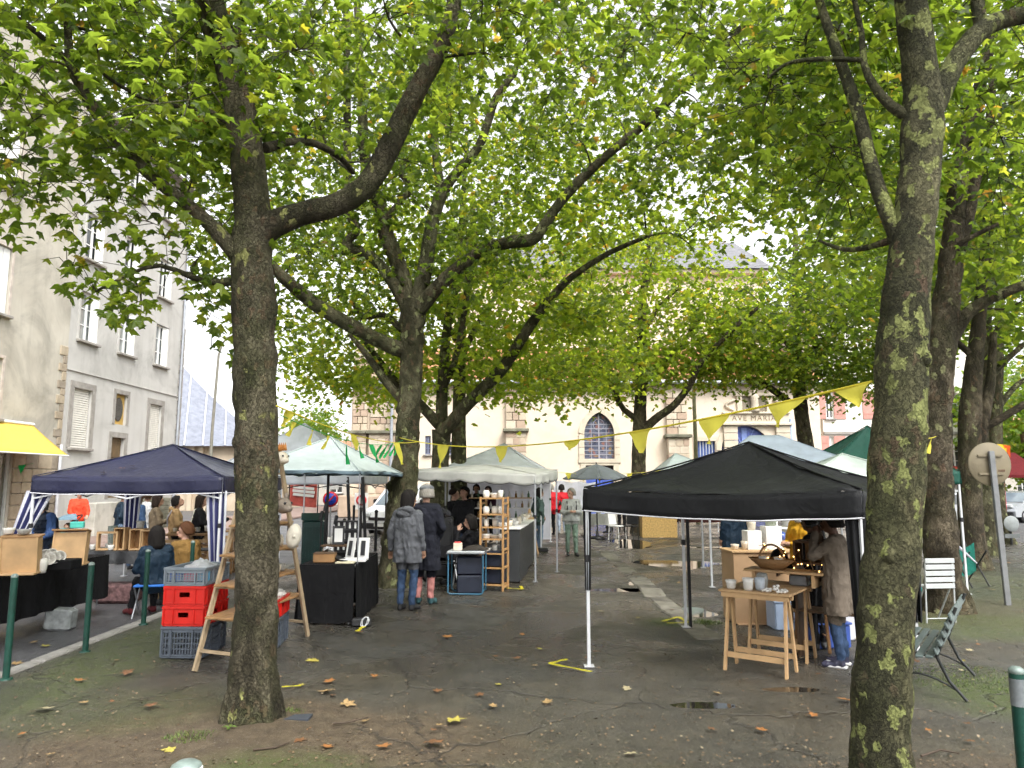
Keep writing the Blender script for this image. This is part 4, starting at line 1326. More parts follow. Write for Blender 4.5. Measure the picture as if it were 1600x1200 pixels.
 # 4 and 5: behind tree 3
 t = [(682, 885, 17, 42), (684, 800, 17, 32), (688, 720, 17, 26), (690, 672, 17, 30)]
 L = [[(690, 680, 17, 22), (692, 590, 17.2, 17), (700, 500, 17.4, 14), (716, 420, 17.6, 12), (722, 330, 17.8, 9), (730, 220, 18, 6)],
  [(692, 676, 16.9, 22), (730, 632, 16.6, 20), (770, 592, 16.3, 20), (792, 566, 16.1, 19), (830, 506, 15.8, 17), (860, 466, 15.5, 14), (892, 434, 15.2, 11), (950, 396, 14.8, 9), (1010, 370, 14.5, 6)],
  [(686, 664, 17, 18), (656, 632, 17.2, 16), (620, 600, 17.4, 14), (590, 560, 17.6, 10), (560, 520, 17.8, 6)],
  [(690, 610, 17.1, 12), (712, 560, 16.8, 10), (728, 470, 16.6, 10), (735, 400, 16.5, 9), (760, 330, 16.5, 6)]]
 crown = [(-3.2, 17.2, 6.3, 2.8, 2.4, 1.7), (.6, 16.2, 6.4, 3.0, 2.4, 1.8), (-1.2, 17.5, 8.6, 4.0, 3.2, 2.4), (3.4, 15.4, 8.2, 2.6, 2.4, 2.0), (-3.6, 17.4, 4.7, 2.2, 1.8, 1.0), (1.0, 16.6, 4.8, 2.6, 1.8, 1.1), (-1.0, 17.8, 4.9, 2.2, 1.6, .9), (-4.0, 17.6, 4.6, 1.8, 1.6, .8), (.4, 17.0, 4.4, 2.6, 1.6, .7), (2.2, 16.6, 5.0, 1.8, 1.6, .9)]
 r, n = plane_tree("plane tree with a low fork, just behind the white scalloped stall", None, t, L, crown, 340, 26, B3, LEAFY, False, 24, (.11, .18), (), 0, .5)
 tot += n
 t = [(717, 868, 20.5, 34), (717, 760, 20.5, 26), (717, 680, 20.5, 23), (718, 600, 20.5, 19), (722, 500, 20.5, 15), (736, 420, 20.5, 12), (740, 300, 20.5, 7)]
 L = [[(720, 560, 20.5, 12), (750, 500, 20.5, 9), (790, 440, 20.5, 7)], [(720, 540, 20.5, 12), (680, 480, 20.8, 9), (640, 420, 21, 6)]]
 crown = [(-1.4, 21, 7.2, 3.4, 2.4, 2.8), (.8, 20.5, 6.2, 2.6, 2.2, 1.5), (-4.2, 21, 6.2, 2.6, 2.4, 1.8), (-4.6, 21.5, 5.0, 2.6, 1.8, 1.1), (1.4, 20.8, 5.1, 2.8, 1.8, 1.2), (-1.2, 21.5, 5.2, 2.6, 1.6, 1.0), (-3.6, 21.5, 4.9, 3.0, 1.8, .9), (2.0, 21.0, 4.9, 2.6, 1.8, .9)]
 r, n = plane_tree("straight slim plane trunk, second behind the white scalloped stall", None, t, L, crown, 210, 24, B3, LEAFY, False, 25, (.12, .19), (), 0, .55)
 tot += n
 # 6 and 7: before the church
 t = [(1000, 806, 27, 26), (998, 740, 27, 22), (999, 680, 27, 22), (1001, 620, 27, 18), (1003, 560, 27, 16), (1003, 500, 27, 14), (1008, 430, 27, 10), (1016, 360, 27, 6)]
 L = [[(1002, 674, 27, 15), (1030, 650, 26.6, 13), (1050, 636, 26.4, 12), (1075, 606, 26, 11), (1090, 575, 25.8, 10), (1112, 548, 25.6, 9), (1150, 510, 25.2, 8), (1185, 480, 25, 5)],
  [(997, 655, 27, 11), (975, 640, 27, 9), (958, 610, 27, 8), (945, 588, 27, 7), (918, 572, 27, 5)],
  [(1006, 600, 27, 10), (1030, 568, 27, 9), (1045, 560, 27, 8), (1070, 530, 27, 6), (1090, 500, 27, 5)],
  [(1002, 575, 27, 9), (960, 565, 27, 7), (915, 562, 27, 5)],
  [(1004, 520, 27, 9), (1030, 480, 27, 7), (1060, 450, 27, 5)], [(1004, 480, 27, 8), (1014, 430, 27, 7), (1030, 380, 27, 5)]]
 crown = [(5.2, 27, 7.0, 4.4, 3.0, 2.2), (4.6, 27, 10, 4.2, 3.0, 2.6), (8.6, 26, 7.6, 2.8, 2.6, 2.0), (2.0, 26.5, 7.0, 2.6, 2.4, 2.0), (2.6, 27, 5.9, 2.4, 1.8, 1.0), (6.6, 26.5, 6.2, 3.0, 2.0, 1.0), (4.6, 27.5, 6.2, 4.2, 1.8, 1.0), (3.0, 26.5, 6.0, 2.6, 1.8, 1.1), (8.0, 26.5, 6.2, 2.4, 1.8, 1.0)]
 r, n = plane_tree("plane tree with thin arching limbs in front of the pointed church window", None, t, L, crown, 420, 26, B4, LEAFY, False, 26, (.13, .21), (), 0, .55)
 tot += n
 t = [(1268, 800, 29, 30), (1264, 730, 29, 25), (1254, 660, 29, 22), (1247, 590, 29, 19), (1243, 520, 29, 15), (1243, 450, 29, 11), (1243, 360, 29, 7)]
 L = [[(1252, 642, 29, 12), (1222, 620, 28.8, 11), (1200, 604, 28.7, 10), (1182, 592, 28.6, 8), (1168, 594, 28.5, 6)],
  [(1246, 560, 29, 9), (1228, 535, 29, 8), (1200, 510, 29, 6)], [(1246, 570, 29, 9), (1275, 540, 29, 8), (1310, 510, 29, 6)], [(1246, 590, 29, 9), (1210, 575, 29, 7), (1180, 570, 29, 5)]]
 crown = [(11.2, 28.6, 8.0, 4.0, 3.0, 2.8), (9.0, 27, 7.2, 2.6, 2.6, 1.6), (14.5, 28, 8.2, 3.6, 3.0, 3.0), (9.8, 28, 5.8, 2.6, 1.8, 1.0), (13.6, 28, 5.9, 2.8, 1.8, 1.1), (10.6, 28.4, 6.4, 3.4, 1.8, 1.2), (13.4, 28.4, 6.2, 3.0, 1.8, 1.2)]
 r, n = plane_tree("plane tree standing before the church portal, left of the red shutters", None, t, L, crown, 380, 26, B4, LEAF, False, 27, (.13, .21), (), 0, .6)
 tot += n
 # right-hand row
 t = [(1480, 945, 10.9, 58), (1474, 900, 10.8, 50), (1467, 800, 10.7, 46), (1462, 700, 10.7, 45), (1466, 600, 10.7, 43), (1474, 510, 10.7, 42), (1482, 440, 10.7, 38), (1490, 360, 10.7, 30), (1500, 270, 10.7, 26), (1518, 180, 10.7, 22), (1540, 100, 10.7, 18), (1560, 20, 10.7, 14)]
 L = [[(1478, 540, 10.7, 26), (1510, 492, 10.6, 20), (1545, 468, 10.5, 17), (1600, 446, 10.4, 15), (1680, 420, 10.2, 10)],
  [(1488, 420, 10.7, 24), (1512, 340, 10.8, 20), (1522, 290, 10.9, 18), (1545, 200, 11, 14), (1552, 110, 11.2, 10)],
  [(1474, 470, 10.7, 14), (1490, 400, 10.6, 12), (1505, 378, 10.5, 9), (1560, 350, 10.3, 6)]]
 crown = [(7.2, 10.2, 6.6, 2.8, 2.4, 1.8), (6.4, 10.7, 9.0, 4.2, 3.6, 2.4), (4.8, 11.0, 6.8, 2.2, 2.2, 1.5)]
 r, n = plane_tree("brown plane tree with the white folding chair leaning on its trunk", None, t, L, crown, 210, 22, B4, LEAF, True, 28, (.12, .21), (), 30, .48)
 tot += n
 t = [(1520, 888, 16, 46), (1517, 820, 16, 35), (1515, 720, 16, 32), (1516, 650, 16, 33), (1520, 590, 16, 27), (1528, 520, 16, 22), (1536, 420, 16, 15), (1545, 300, 16, 9)]
 L = [[(1530, 690, 16, 18), (1540, 640, 16, 17), (1548, 590, 16.2, 14), (1552, 520, 16.3, 10)], [(1530, 672, 16, 14), (1560, 656, 15.9, 12), (1600, 632, 15.8, 11), (1660, 600, 15.6, 8)], [(1524, 560, 16, 12), (1490, 530, 16, 9), (1460, 500, 16, 6)]]
 crown = [(11.2, 16, 6.6, 3.2, 2.8, 2.0), (9.6, 16, 9.0, 4.0, 3.4, 2.6), (8.0, 17, 6.6, 2.2, 2.2, 1.6)]
 r, n = plane_tree("dark plane tree with a low limb reaching past the round road sign", None, t, L, crown, 190, 20, B4, LEAF, False, 29, (.14, .23), (), 0, .55)
 tot += n
 t = [(1540, 860, 19, 34), (1536, 780, 19, 26), (1532, 680, 19, 22), (1538, 560, 19, 17), (1545, 440, 19, 12), (1550, 330, 19, 8)]
 crown = [(13.6, 19.6, 7.4, 3.4, 2.8, 2.8), (11.4, 20.5, 9.2, 4.0, 3.0, 2.6)]
 r, n = plane_tree("mossy plane trunk, half hidden behind the dark one with the low limb", None, t, [[(1536, 600, 19, 12), (1575, 560, 19, 9), (1620, 520, 19, 6)]], crown, 150, 18, B3, LEAF, False, 30, (.15, .25), (), 0, .6)
 tot += n
 t = [(1562, 846, 22.5, 36), (1556, 780, 22.5, 25), (1554, 690, 22.5, 22), (1560, 560, 22.5, 15), (1565, 420, 22.5, 9)]
 crown = [(16.5, 23.5, 7.4, 3.6, 3.0, 2.8), (15.0, 25, 10, 5.0, 3.0, 2.8)]
 r, n = plane_tree("farthest plane tree of the row beside the red poster panel", None, t, [[(1558, 640, 22.5, 10), (1590, 600, 22.5, 8), (1630, 580, 22.5, 5)]], crown, 150, 18, B3, LEAF, False, 31, (.16, .26), (), 0, .65)
 tot += n
 print("leaves", tot)
build_trees()
# ------------------------------------------------------------------ fabrics
ORD = "first second third fourth fifth sixth seventh eighth ninth tenth eleventh".split()
def canvas(name, col, trans=0.0, rough=.6, wr=.35, spec=.35, wscale=5.0):
 b = NB(name)
 v = b.oc()
 c = b.ramp(b.noise(v, 2.5, 5, .6), [(.3, tuple(x * .86 for x in col)), (.7, tuple(min(1, x * 1.1) for x in col))])
 c = b.mix(b.math('MULTIPLY', b.ramp(b.noise(v, .9, 7, .7, 1.0), [(.5, 0.0), (.7, 1.0)]), .35), c, tuple(x * .55 + .012 for x in col))
 c = b.mix(b.ramp(b.noise(v, 45, 3, .7), [(.66, 0.0), (.76, .35)]), c, tuple(min(1, x * 1.4 + .03) for x in col))
 f = b.noise(b.mapping(v, scale=(1, 1, .6)), wscale, 4, .55, 1.5)
 nm = b.bump(b.noise(v, 500, 2), .1, .002, b.bump(f, wr, .04))
 s = b.bsdf(c, b.n("MapRange", {"Value": b.noise(v, 3, 4), "To Min": rough - .15, "To Max": rough + .15}).outputs[0], 0, nm, spec)
 if trans:
  t = b.n("BsdfTranslucent", {"Color": c}).outputs[0]
  s = b.n("MixShader", {0: trans, 1: s, 2: t}).outputs[0]
 return b.surf(s)
NAVY = canvas("navy_tent_fabric", (.013, .0145, .042), .02, .45, .4)
BLACKF = canvas("black_tent_fabric", (.008, .0085, .010), .0, .6, .55, .25, 3.5)
MINT = canvas("pale_blue_tent_fabric", (.50, .57, .56), .2, .6, .3)
WHITEF = canvas("white_tent_fabric", (.74, .77, .82), .28, .6, .25)
OFFW = canvas("off_white_stall_canvas", (.66, .66, .61), .2, .7, .25)
BLUEW = canvas("bluish_white_tent_fabric", (.60, .68, .80), .25, .6, .2)
GREENF = canvas("dark_green_tent_fabric", (.012, .085, .06), .05, .6, .25)
PALEG = canvas("greenish_white_tent_fabric", (.66, .74, .68), .25, .6, .2)
GREYF = canvas("grey_parasol_fabric", (.12, .135, .145), .05, .6, .3)
DBLUE = canvas("dark_blue_flap", (.13, .19, .23), .05, .6, .2)
BLACKCL = canvas("black_tablecloth", (.009, .009, .010), 0, .8, .5, .15, 6)
SHINYBL = canvas("black_plastic_tablecloth", (.02, .021, .023), 0, .35, .6, .5, 6)
STEELW = M("white_steel_tube", (.66, .67, .69), .4, .08, 8, .05, 40, .2)
STEELD = M("black_steel_tube", (.018, .018, .02), .45, .1, 8, .05, 40, .2)
STEELG = M("grey_steel_tube", (.33, .34, .36), .4, .1, 8, .05, 40, .5)
TRIMW = M("white_piping", (.72, .72, .76), .7)
PINE = M("pine_wood", (.50, .32, .16), .65, .18, 5, .3, 40)
PINED = M("brown_wood", (.30, .165, .07), .6, .25, 5, .3, 40)
OLDWOOD = M("weathered_ladder_wood", (.36, .27, .17), .75, .25, 6, .35, 40)
DARKWOOD = M("dark_wood", (.11, .062, .032), .6, .25, 6, .3, 40)
CARDB = M("brown_cardboard", (.44, .285, .16), .85, .08, 3, .1, 60)
WHITECER = M("white_glazed_ceramic", (.70, .68, .63), .25, .08, 8, .05, 30, 0, .6)
CREAMCER = M("cream_ceramic", (.62, .55, .44), .35, .15, 8, .08, 30, 0, .5)
GREYCER = M("speckled_grey_ceramic", (.34, .33, .30), .45, .25, 30, .1, 60)
BLUECER = M("blue_glazed_ceramic", (.05, .09, .30), .2, .3, 8, .05, 30, 0, .6)
BLACKPL = M("black_plastic", (.015, .015, .017), .4)
WHITEPL = M("white_painted_board", (.74, .73, .71), .6, .06)

# ------------------------------------------------------------------ tents
def tent(label, fl, fr, br, bl, z_top, drop, apex_z, roof, legmat, val=None, legs=(0, 1, 2, 3), sag=.05, esag=.03, trim=None, apex_xy=None, name="market_tent", cat="tent", leg_w=.034, scallop=0.0, bars=True, zs=None, ridge=0.0, seed=0, wr=.022):
 C = [Vector((*p, 0)) for p in (fl, fr, br, bl)]
 ctr = sum(C, Vector()) / 4
 root = thing(name, label, cat, (ctr.x, ctr.y, 0))
 zs = zs or [z_top] * 4
 E = [Vector((c.x - ctr.x, c.y - ctr.y, z)) for c, z in zip(C, zs)]
 ap = Vector(((apex_xy[0] - ctr.x) if apex_xy else 0, (apex_xy[1] - ctr.y) if apex_xy else 0, apex_z))
 rm = MB()
 dirx = (E[1] - E[0]).normalized()
 def edge(i, u):
  a, b = E[i], E[(i + 1) % 4]
  p = a.lerp(b, u)
  p.z -= esag * 4 * u * (1 - u)
  return p
 for i in range(4):
  def fn(u, v, i=i):
   tp = ap + (dirx * ridge * (u - .5) * (2 if i in (0,) else -2 if i == 2 else 0) if ridge and i in (0, 2) else dirx * ridge * (1 if i == 1 else -1) if ridge else Vector())
   p = edge(i, u).lerp(tp, v)
   hip = 1 - abs(2 * u - 1) ** 3
   p.z -= sag * math.sin(PI * min(1, v)) * (.35 + .65 * hip)
   p.z += wr * (pnoise(Vector((p.x * 7, p.y * 7 + seed, 2))) * .5 + pnoise(Vector((p.x * 3 + seed, p.y * 3, p.z * 3)))) * (1 - v) + .012 * math.sin(u * 34 + 3 * v) * (1 - v) * v * 2
   return p
  rm.grid(fn, 18, 12)
 ro_ = solidify(rm.build("roof", roof, root), .003)
 for i in range(4):
  hp = [E[i].lerp(ap, k / 10) + Vector((0, 0, .012 - sag * .35 * math.sin(PI * k / 10))) for k in range(11)]
  if not ridge: MB().tube(hp, .009, 5).build("seam", roof, ro_)
 for i in range(4):
  a, b = E[i], E[(i + 1) % 4]
  n = (b - a).cross(Vector((0, 0, 1))).normalized()
  if n.dot((a + b) / 2 - Vector((ap.x, ap.y, (a.z + b.z) / 2))) < 0: n = -n
  def fv(u, v):
   p = edge(i, u) + n * (.008 + .018 * v * math.sin(u * 21 + seed) + .012 * v * pnoise(Vector((u * 9, v * 2, seed + i))))
   d = drop * v
   if scallop: d *= 1 + scallop * (abs(math.sin(u * PI * 5)) - .5)
   return p - Vector((0, 0, d + .02 * v * pnoise(Vector((u * 4, seed, i)))))
  vo = solidify(MB().grid(fv, 40, 4).build("valance", val or roof, root), .003)
  if trim:
   MB().tube([Vector(fv(k / 40, 1)) for k in range(41)], .007, 5).build("piping", trim, vo)
 for k in legs:
  p = E[k]
  q = Vector((p.x * .985, p.y * .985, 0))
  lm = MB().box((q.x, q.y, (p.z) / 2), (leg_w, leg_w, p.z - .01), None, .003)
  lm.box((q.x, q.y, p.z * .30), (leg_w * .78, leg_w * .78, p.z * .6 - .02))
  lo = lm.build("leg", legmat, root)
  MB().box((q.x, q.y, .006), (.10, .10, .01)).build("foot_plate", legmat, lo)
  MB().box((q.x, q.y, p.z * .6), (leg_w * 1.5, leg_w * 1.5, .07), None, .006).build("slider", BLACKPL, lo)
 if bars:
  for i in range(4):
   a, b = E[i] * .985, E[(i + 1) % 4] * .985
   a.z, b.z = E[i].z - .04, E[(i + 1) % 4].z - .04
   for j in range(2):
    p0, p1 = a.lerp(b, j * .5), a.lerp(b, j * .5 + .5)
    lo_ = Vector((0, 0, .3))
    MB().bar(p0, p1 - lo_, .012, .025).bar(p0 - lo_, p1, .012, .025).build("truss", legmat, root)
 return root, E
def drape(root, top, bot, width, cols, mats, folds=5, name="corner_drape", dirv=(1, 0, 0)):
 """striped gathered curtain hanging down a corner leg"""
 d = Vector(dirv).normalized()
 nrm = Vector((-d.y, d.x, 0))
 m = MB()
 top, bot = Vector(top), Vector(bot)
 for k in range(cols):
  m.cur = k % len(mats)
  def f(u, v, k=k):
   s = (k + u) / cols
   w = width * (1 - .35 * v)
   return top.lerp(bot, v) + d * (s - .5) * w + nrm * .035 * math.sin(s * folds * 2 * PI) * (.4 + .6 * v)
  m.grid(f, 4, 8)
 return m.build(name, mats, root)
NAVYD = canvas("navy_drape", (.03, .034, .12), .1, .7, .3)
WHITED = canvas("white_drape", (.70, .71, .78), .25, .7, .2)

def build_tents():
 # navy tent, left
 t, E = tent("navy blue pop-up tent with striped corner curtains on the road side", (-7.66, 11.75), (-4.62, 11.75), (-4.62, 14.75), (-7.66, 14.75), 1.92, .25, at(262, 695, 13.25).z, NAVY, STEELW, sag=.05, trim=TRIMW, seed=1)
 for k, (w, dx, lean) in enumerate(((.42, (1, .15, 0), -.22), (.34, (1, 0, 0), .02), (.30, (1, .2, 0), 0), (.36, (1, 0, 0), .05))):
  e = E[k]
  s = -1 if e.x > 0 else 1
  drape(t, (e.x * .96 + s * .05, e.y * .96, e.z - .22), (e.x * .96 + lean, e.y * .96, .35 if k != 0 else 1.02), w, 7, [WHITED, NAVYD], 4, dirv=dx)
 # pale blue gazebo over the black-clothed table
 t, E = tent("pale blue canopy with dark flap over the black-clothed jewellery table", (-3.75, 9.95), (-2.06, 9.95), (-1.97, 13.3), (-3.75, 13.3), 1.98, .045, at(517, 683, 11.5).z, MINT, STEELW, DBLUE, legs=(2, 3), sag=.03, esag=-.02, leg_w=.022, scallop=.3, bars=False, seed=2)
 MB().tube([(E[1].x, E[1].y, .04), (E[1].x, E[1].y, 1.95)], .008, 6).build("guy_chain", STEELG, t)
 MB().tube([(-.02, 0, 0), (-.02, 0, at(517, 683, 11.5).z - .03)], .022, 8).build("centre_pole", STEELD, t)
 MB().add([E[2] + Vector((-.75, -.02, -.02)), E[2] + Vector((.02, -.03, -.06)), E[2] + Vector((-.28, -.3, .09))], [(0, 1, 2)]).build("corner_flap", DBLUE, t)
 # large white tent behind it
 t, E = tent("white tent on dark posts, behind the navy tent and the big trunk", (-7.2, 17), (-3.45, 17), (-3.45, 20.4), (-7.2, 20.4), 2.02, .22, at(418, 662, 18.7).z, WHITEF, STEELD, seed=3)
 for x in (E[1].x, E[1].x - .35):
  MB().bar((x, E[1].y, 1.95), (x + .12, E[1].y + .05, .0), .07, .02).build("side_curtain", STEELD, t)
 # off-white scalloped stall
 t, E = tent("off-white market stall roof with scalloped edge over the pottery shelf", (-2.0, 15.0), (.45, 13.9), (.95, 15.4), (-1.5, 16.5), 1.96, .20, 2.18, OFFW, STEELG, legs=(0, 1, 2, 3), sag=.0, esag=.0, scallop=.22, trim=M("dark_grey_piping", (.06, .06, .07), .7), apex_xy=(-.5, 15.4), name="market_stall", zs=[2.08, 1.98, 2.08, 2.12], bars=False, seed=4)
 # white pop-up behind
 t, E = tent("white pop-up tent with back wall, right behind the scalloped stall", (-2.05, 19.9), (.80, 19.9), (1.22, 23.1), (-1.8, 23.1), 2.16, .24, at(788, 693, 21.5).z, WHITEF, STEELW, sag=.06, apex_xy=(-.23, 21.5), seed=5)
 MB().grid(lambda u, v: E[3].lerp(E[2], u) + Vector((0, .03 * math.sin(u * 30), -2.05 * v - .05)), 24, 4).build("back_wall", WHITED, t)
 MB().grid(lambda u, v: E[0].lerp(E[3], u * .8) + Vector((.02 * math.sin(u * 24), 0, -2.05 * v - .05)), 24, 4).build("side_wall", WHITED, t)
 MB().box((E[1].x, E[1].y - .05, .05), (.32, .22, .1), None, .02).build("leg_weight", BLACKPL, t)
 # black pop-up, right foreground
 t, E = tent("black pop-up canopy with white edging over the candle and pottery table", (.75, 7.67), (2.90, 6.12), (4.37, 8.12), (2.22, 9.69), 1.775, .225, at(1167, 692, 7.9).z, BLACKF, STEELW, sag=.09, esag=.05, trim=TRIMW, seed=6, bars=False, wr=.04)
 for k, w in ((0, .10), (1, .26), (2, .2)):
  e = E[k]
  drape(t, (e.x * .985, e.y * .985, e.z - .2), (e.x * .985, e.y * .985, .75 if k == 0 else .35), w, 6, [BLACKF], 3, dirv=(.8, -.6, 0))
 e = E[3]
 MB().box((e.x * .985 + .06, e.y * .985, .85), (.035, .035, 1.7)).build("black_leg", STEELD, t)
 for k in range(4):
  a, b = E[k] * .97, E[(k + 1) % 4] * .97
  a.z = b.z = 1.70
  MB().bar(a, b, .02, .03).build("eave_bar", STEELG, t)
 # tents behind the black one
 tent("bluish white tent showing behind the peak of the black canopy", (3.5, 13.2), (6.3, 12.6), (6.9, 15.5), (4.1, 16.1), 2.06, .22, at(1195, 680, 14.3).z, BLUEW, STEELW, sag=.05, seed=7, ridge=.28, apex_xy=(4.95, 14.3))
 tent("dark green peaked tent behind the patchy plane trunk", (5.2, 12.6), (7.55, 12.4), (7.8, 15.0), (5.4, 15.2), 2.02, .22, at(1357, 666, 13.6).z, GREENF, STEELW, sag=.16, seed=8, apex_xy=(6.63, 13.6))
 t, E = tent("greenish white tent with a side wall next to the folding chair", (4.45, 11.0), (6.28, 11.2), (6.7, 13.0), (4.7, 12.9), 1.96, .16, at(1322, 710, 11.9).z, PALEG, STEELW, sag=.04, seed=9, apex_xy=(5.32, 11.8))
 MB().grid(lambda u, v: Vector((E[1].x - .02 + .05 * u + .02 * math.sin(u * 20) + .14 * v, E[1].y - .25 + .3 * u, E[1].z - .05 - 1.75 * v)), 10, 6).build("side_wall", WHITED, t)
 tent("small pale blue tent far off, left of the black canopy's peak", (4.9, 24.5), (7.6, 24.5), (7.6, 27.3), (4.9, 27.3), 2.0, .2, at(1040, 712, 26).z + .08, MINT, STEELW, seed=10, apex_xy=(5.8, 26), bars=False)
 # grey parasol
 P = at(932, 750, 24)
 t = thing("parasol", "grey ribbed parasol in front of the blue church door", "parasol", (P.x, 24, 0))
 ze, za = at(932, 748, 24).z, at(932, 727, 24).z + .04
 n = 8
 pm = MB()
 for k in range(n):
  a0, a1 = 2 * PI * k / n, 2 * PI * (k + 1) / n
  A = Vector((1.12 * math.cos(a0), 1.12 * math.sin(a0), ze)); B = Vector((1.12 * math.cos(a1), 1.12 * math.sin(a1), ze))
  pm.grid(lambda u, v: (A.lerp(B, u)).lerp(Vector((0, 0, za)), v) - Vector((0, 0, .04 * math.sin(PI * u) * (1 - v) - .05 * math.sin(PI * v))), 6, 6)
 solidify(pm.build("canopy", GREYF, t), .004)
 MB().tube([(0, 0, 0), (0, 0, za + .06)], .022, 8).build("pole", STEELD, t)
 for k in range(n):
  a = 2 * PI * k / n
  MB().bar((0, 0, za - .06), (1.1 * math.cos(a), 1.1 * math.sin(a), ze - .005), .014, .014).build("rib", STEELD, t)
 MB().lathe([(0, 0), (.26, 0), (.26, .06), (.05, .1), (.03, .3)], 14).build("foot", STEELD, t)
 # white windbreak tied to the parasol
 P = at(868, 760, 24.5)
 w = MB().grid(lambda u, v: Vector((P.x + .25 + 1.45 * u - .5 * v, 27.5 + .1 * math.sin(u * 9), 1.86 - 1.1 * v - .35 * u * (1 - v) * .2 + .03 * math.sin(u * 14 + v * 5))), 16, 10)
 tag(w.build("windbreak", WHITED), "white cloth sheet hung up beside the grey parasol", "cloth")
build_tents()

# ------------------------------------------------------------------ tables and stall furniture
def Lr(rz):
 return Matrix.Rotation(rz, 4, 'Z')
def covered_table(label, clabel, x, y, rz, w, d, h, drop, mat, fold=.03, legs=STEELG, seed=0, group=None):
 t = thing("folding_table", label, "table", (x, y, 0), rz)
 MB().box((0, 0, h - .02), (w - .02, d - .02, .035), None, .006).build("tabletop", WHITEPL, t)
 for sx in (-1, 1):
  for sy in (-1, 1):
   MB().tube([(sx * (w / 2 - .12), sy * (d / 2 - .1), h - .04), (sx * (w / 2 - .08), sy * (d / 2 - .08), 0)], .014, 8).build("leg", legs, t)
 c = thing("tablecloth", clabel, "tablecloth", (x, y, 0), rz)
 m = MB()
 per = [(-w / 2, -d / 2), (w / 2, -d / 2), (w / 2, d / 2), (-w / 2, d / 2)]
 m.grid(lambda u, v: Vector((-w / 2 + w * u, -d / 2 + d * v, h + .006 + .002 * pnoise(Vector((u * 6, v * 6, seed))))), 8, 6)
 for i in range(4):
  a, b = Vector((*per[i], h + .006)), Vector((*per[(i + 1) % 4], h + .006))
  nn = Vector(((b - a).y, -(b - a).x, 0)).normalized()
  L = (b - a).length
  m.grid(lambda u, v: a.lerp(b, u) + nn * (.006 + v * (.02 + fold * math.sin(u * L * 17 + seed + i) + fold * .6 * pnoise(Vector((u * L * 4, seed, i)))) + .02 * v * (1 if u in (0, 1) else 0)) - Vector((0, 0, drop * v * (1 + .05 * pnoise(Vector((u * 5, i, seed)))))), max(10, int(L * 26)), 8)
 m.build("cloth", mat, c)
 return t
def trestle(t, x, y, w, h, mat, rot=0.0):
 """A-shaped wooden trestle; each bar a part"""
 R = Matrix.Rotation(rot, 3, 'Z')
 o = Vector((x, y, 0))
 P = lambda a, b, c: o + R @ Vector((a, b, c))
 for sx in (-1, 1):
  for sy in (-1, 1):
   MB().bar(P(sx * w / 2, sy * .04, h), P(sx * w / 2 * 1.06, sy * .17, 0), .05, .022, up=(1, 0, 0)).build("leg", mat, t)
 for sy in (-1, 1):
  MB().bar(P(-w / 2, sy * .135, .15), P(w / 2, sy * .135, .15), .02, .05).build("stretcher", mat, t)
 MB().bar(P(-w / 2 - .06, 0, h - .02), P(w / 2 + .06, 0, h - .02), .06, .045).build("top_rail", mat, t)
def cup(name, label, cat, x, y, z, r, h, mat, group=None, handle=False, flare=1.15, wall=.006):
 m = MB().lathe([(0, .004), (r * .8, 0), (r * .9, h * .25), (r, h * .6), (r * flare, h), (r * flare - wall, h), (r - wall, h * .6), (r * .78, h * .2), (0, h * .12)], 16)
 if handle:
  m.tube([(r * .95, 0, h * .8), (r * 1.5, 0, h * .75), (r * 1.55, 0, h * .4), (r * .95, 0, h * .25)], .007, 6)
 o = m.build(name, mat, None, (x, y, z), (0, 0, rnd.uniform(0, 6)))
 return tag(o, label, cat, group)

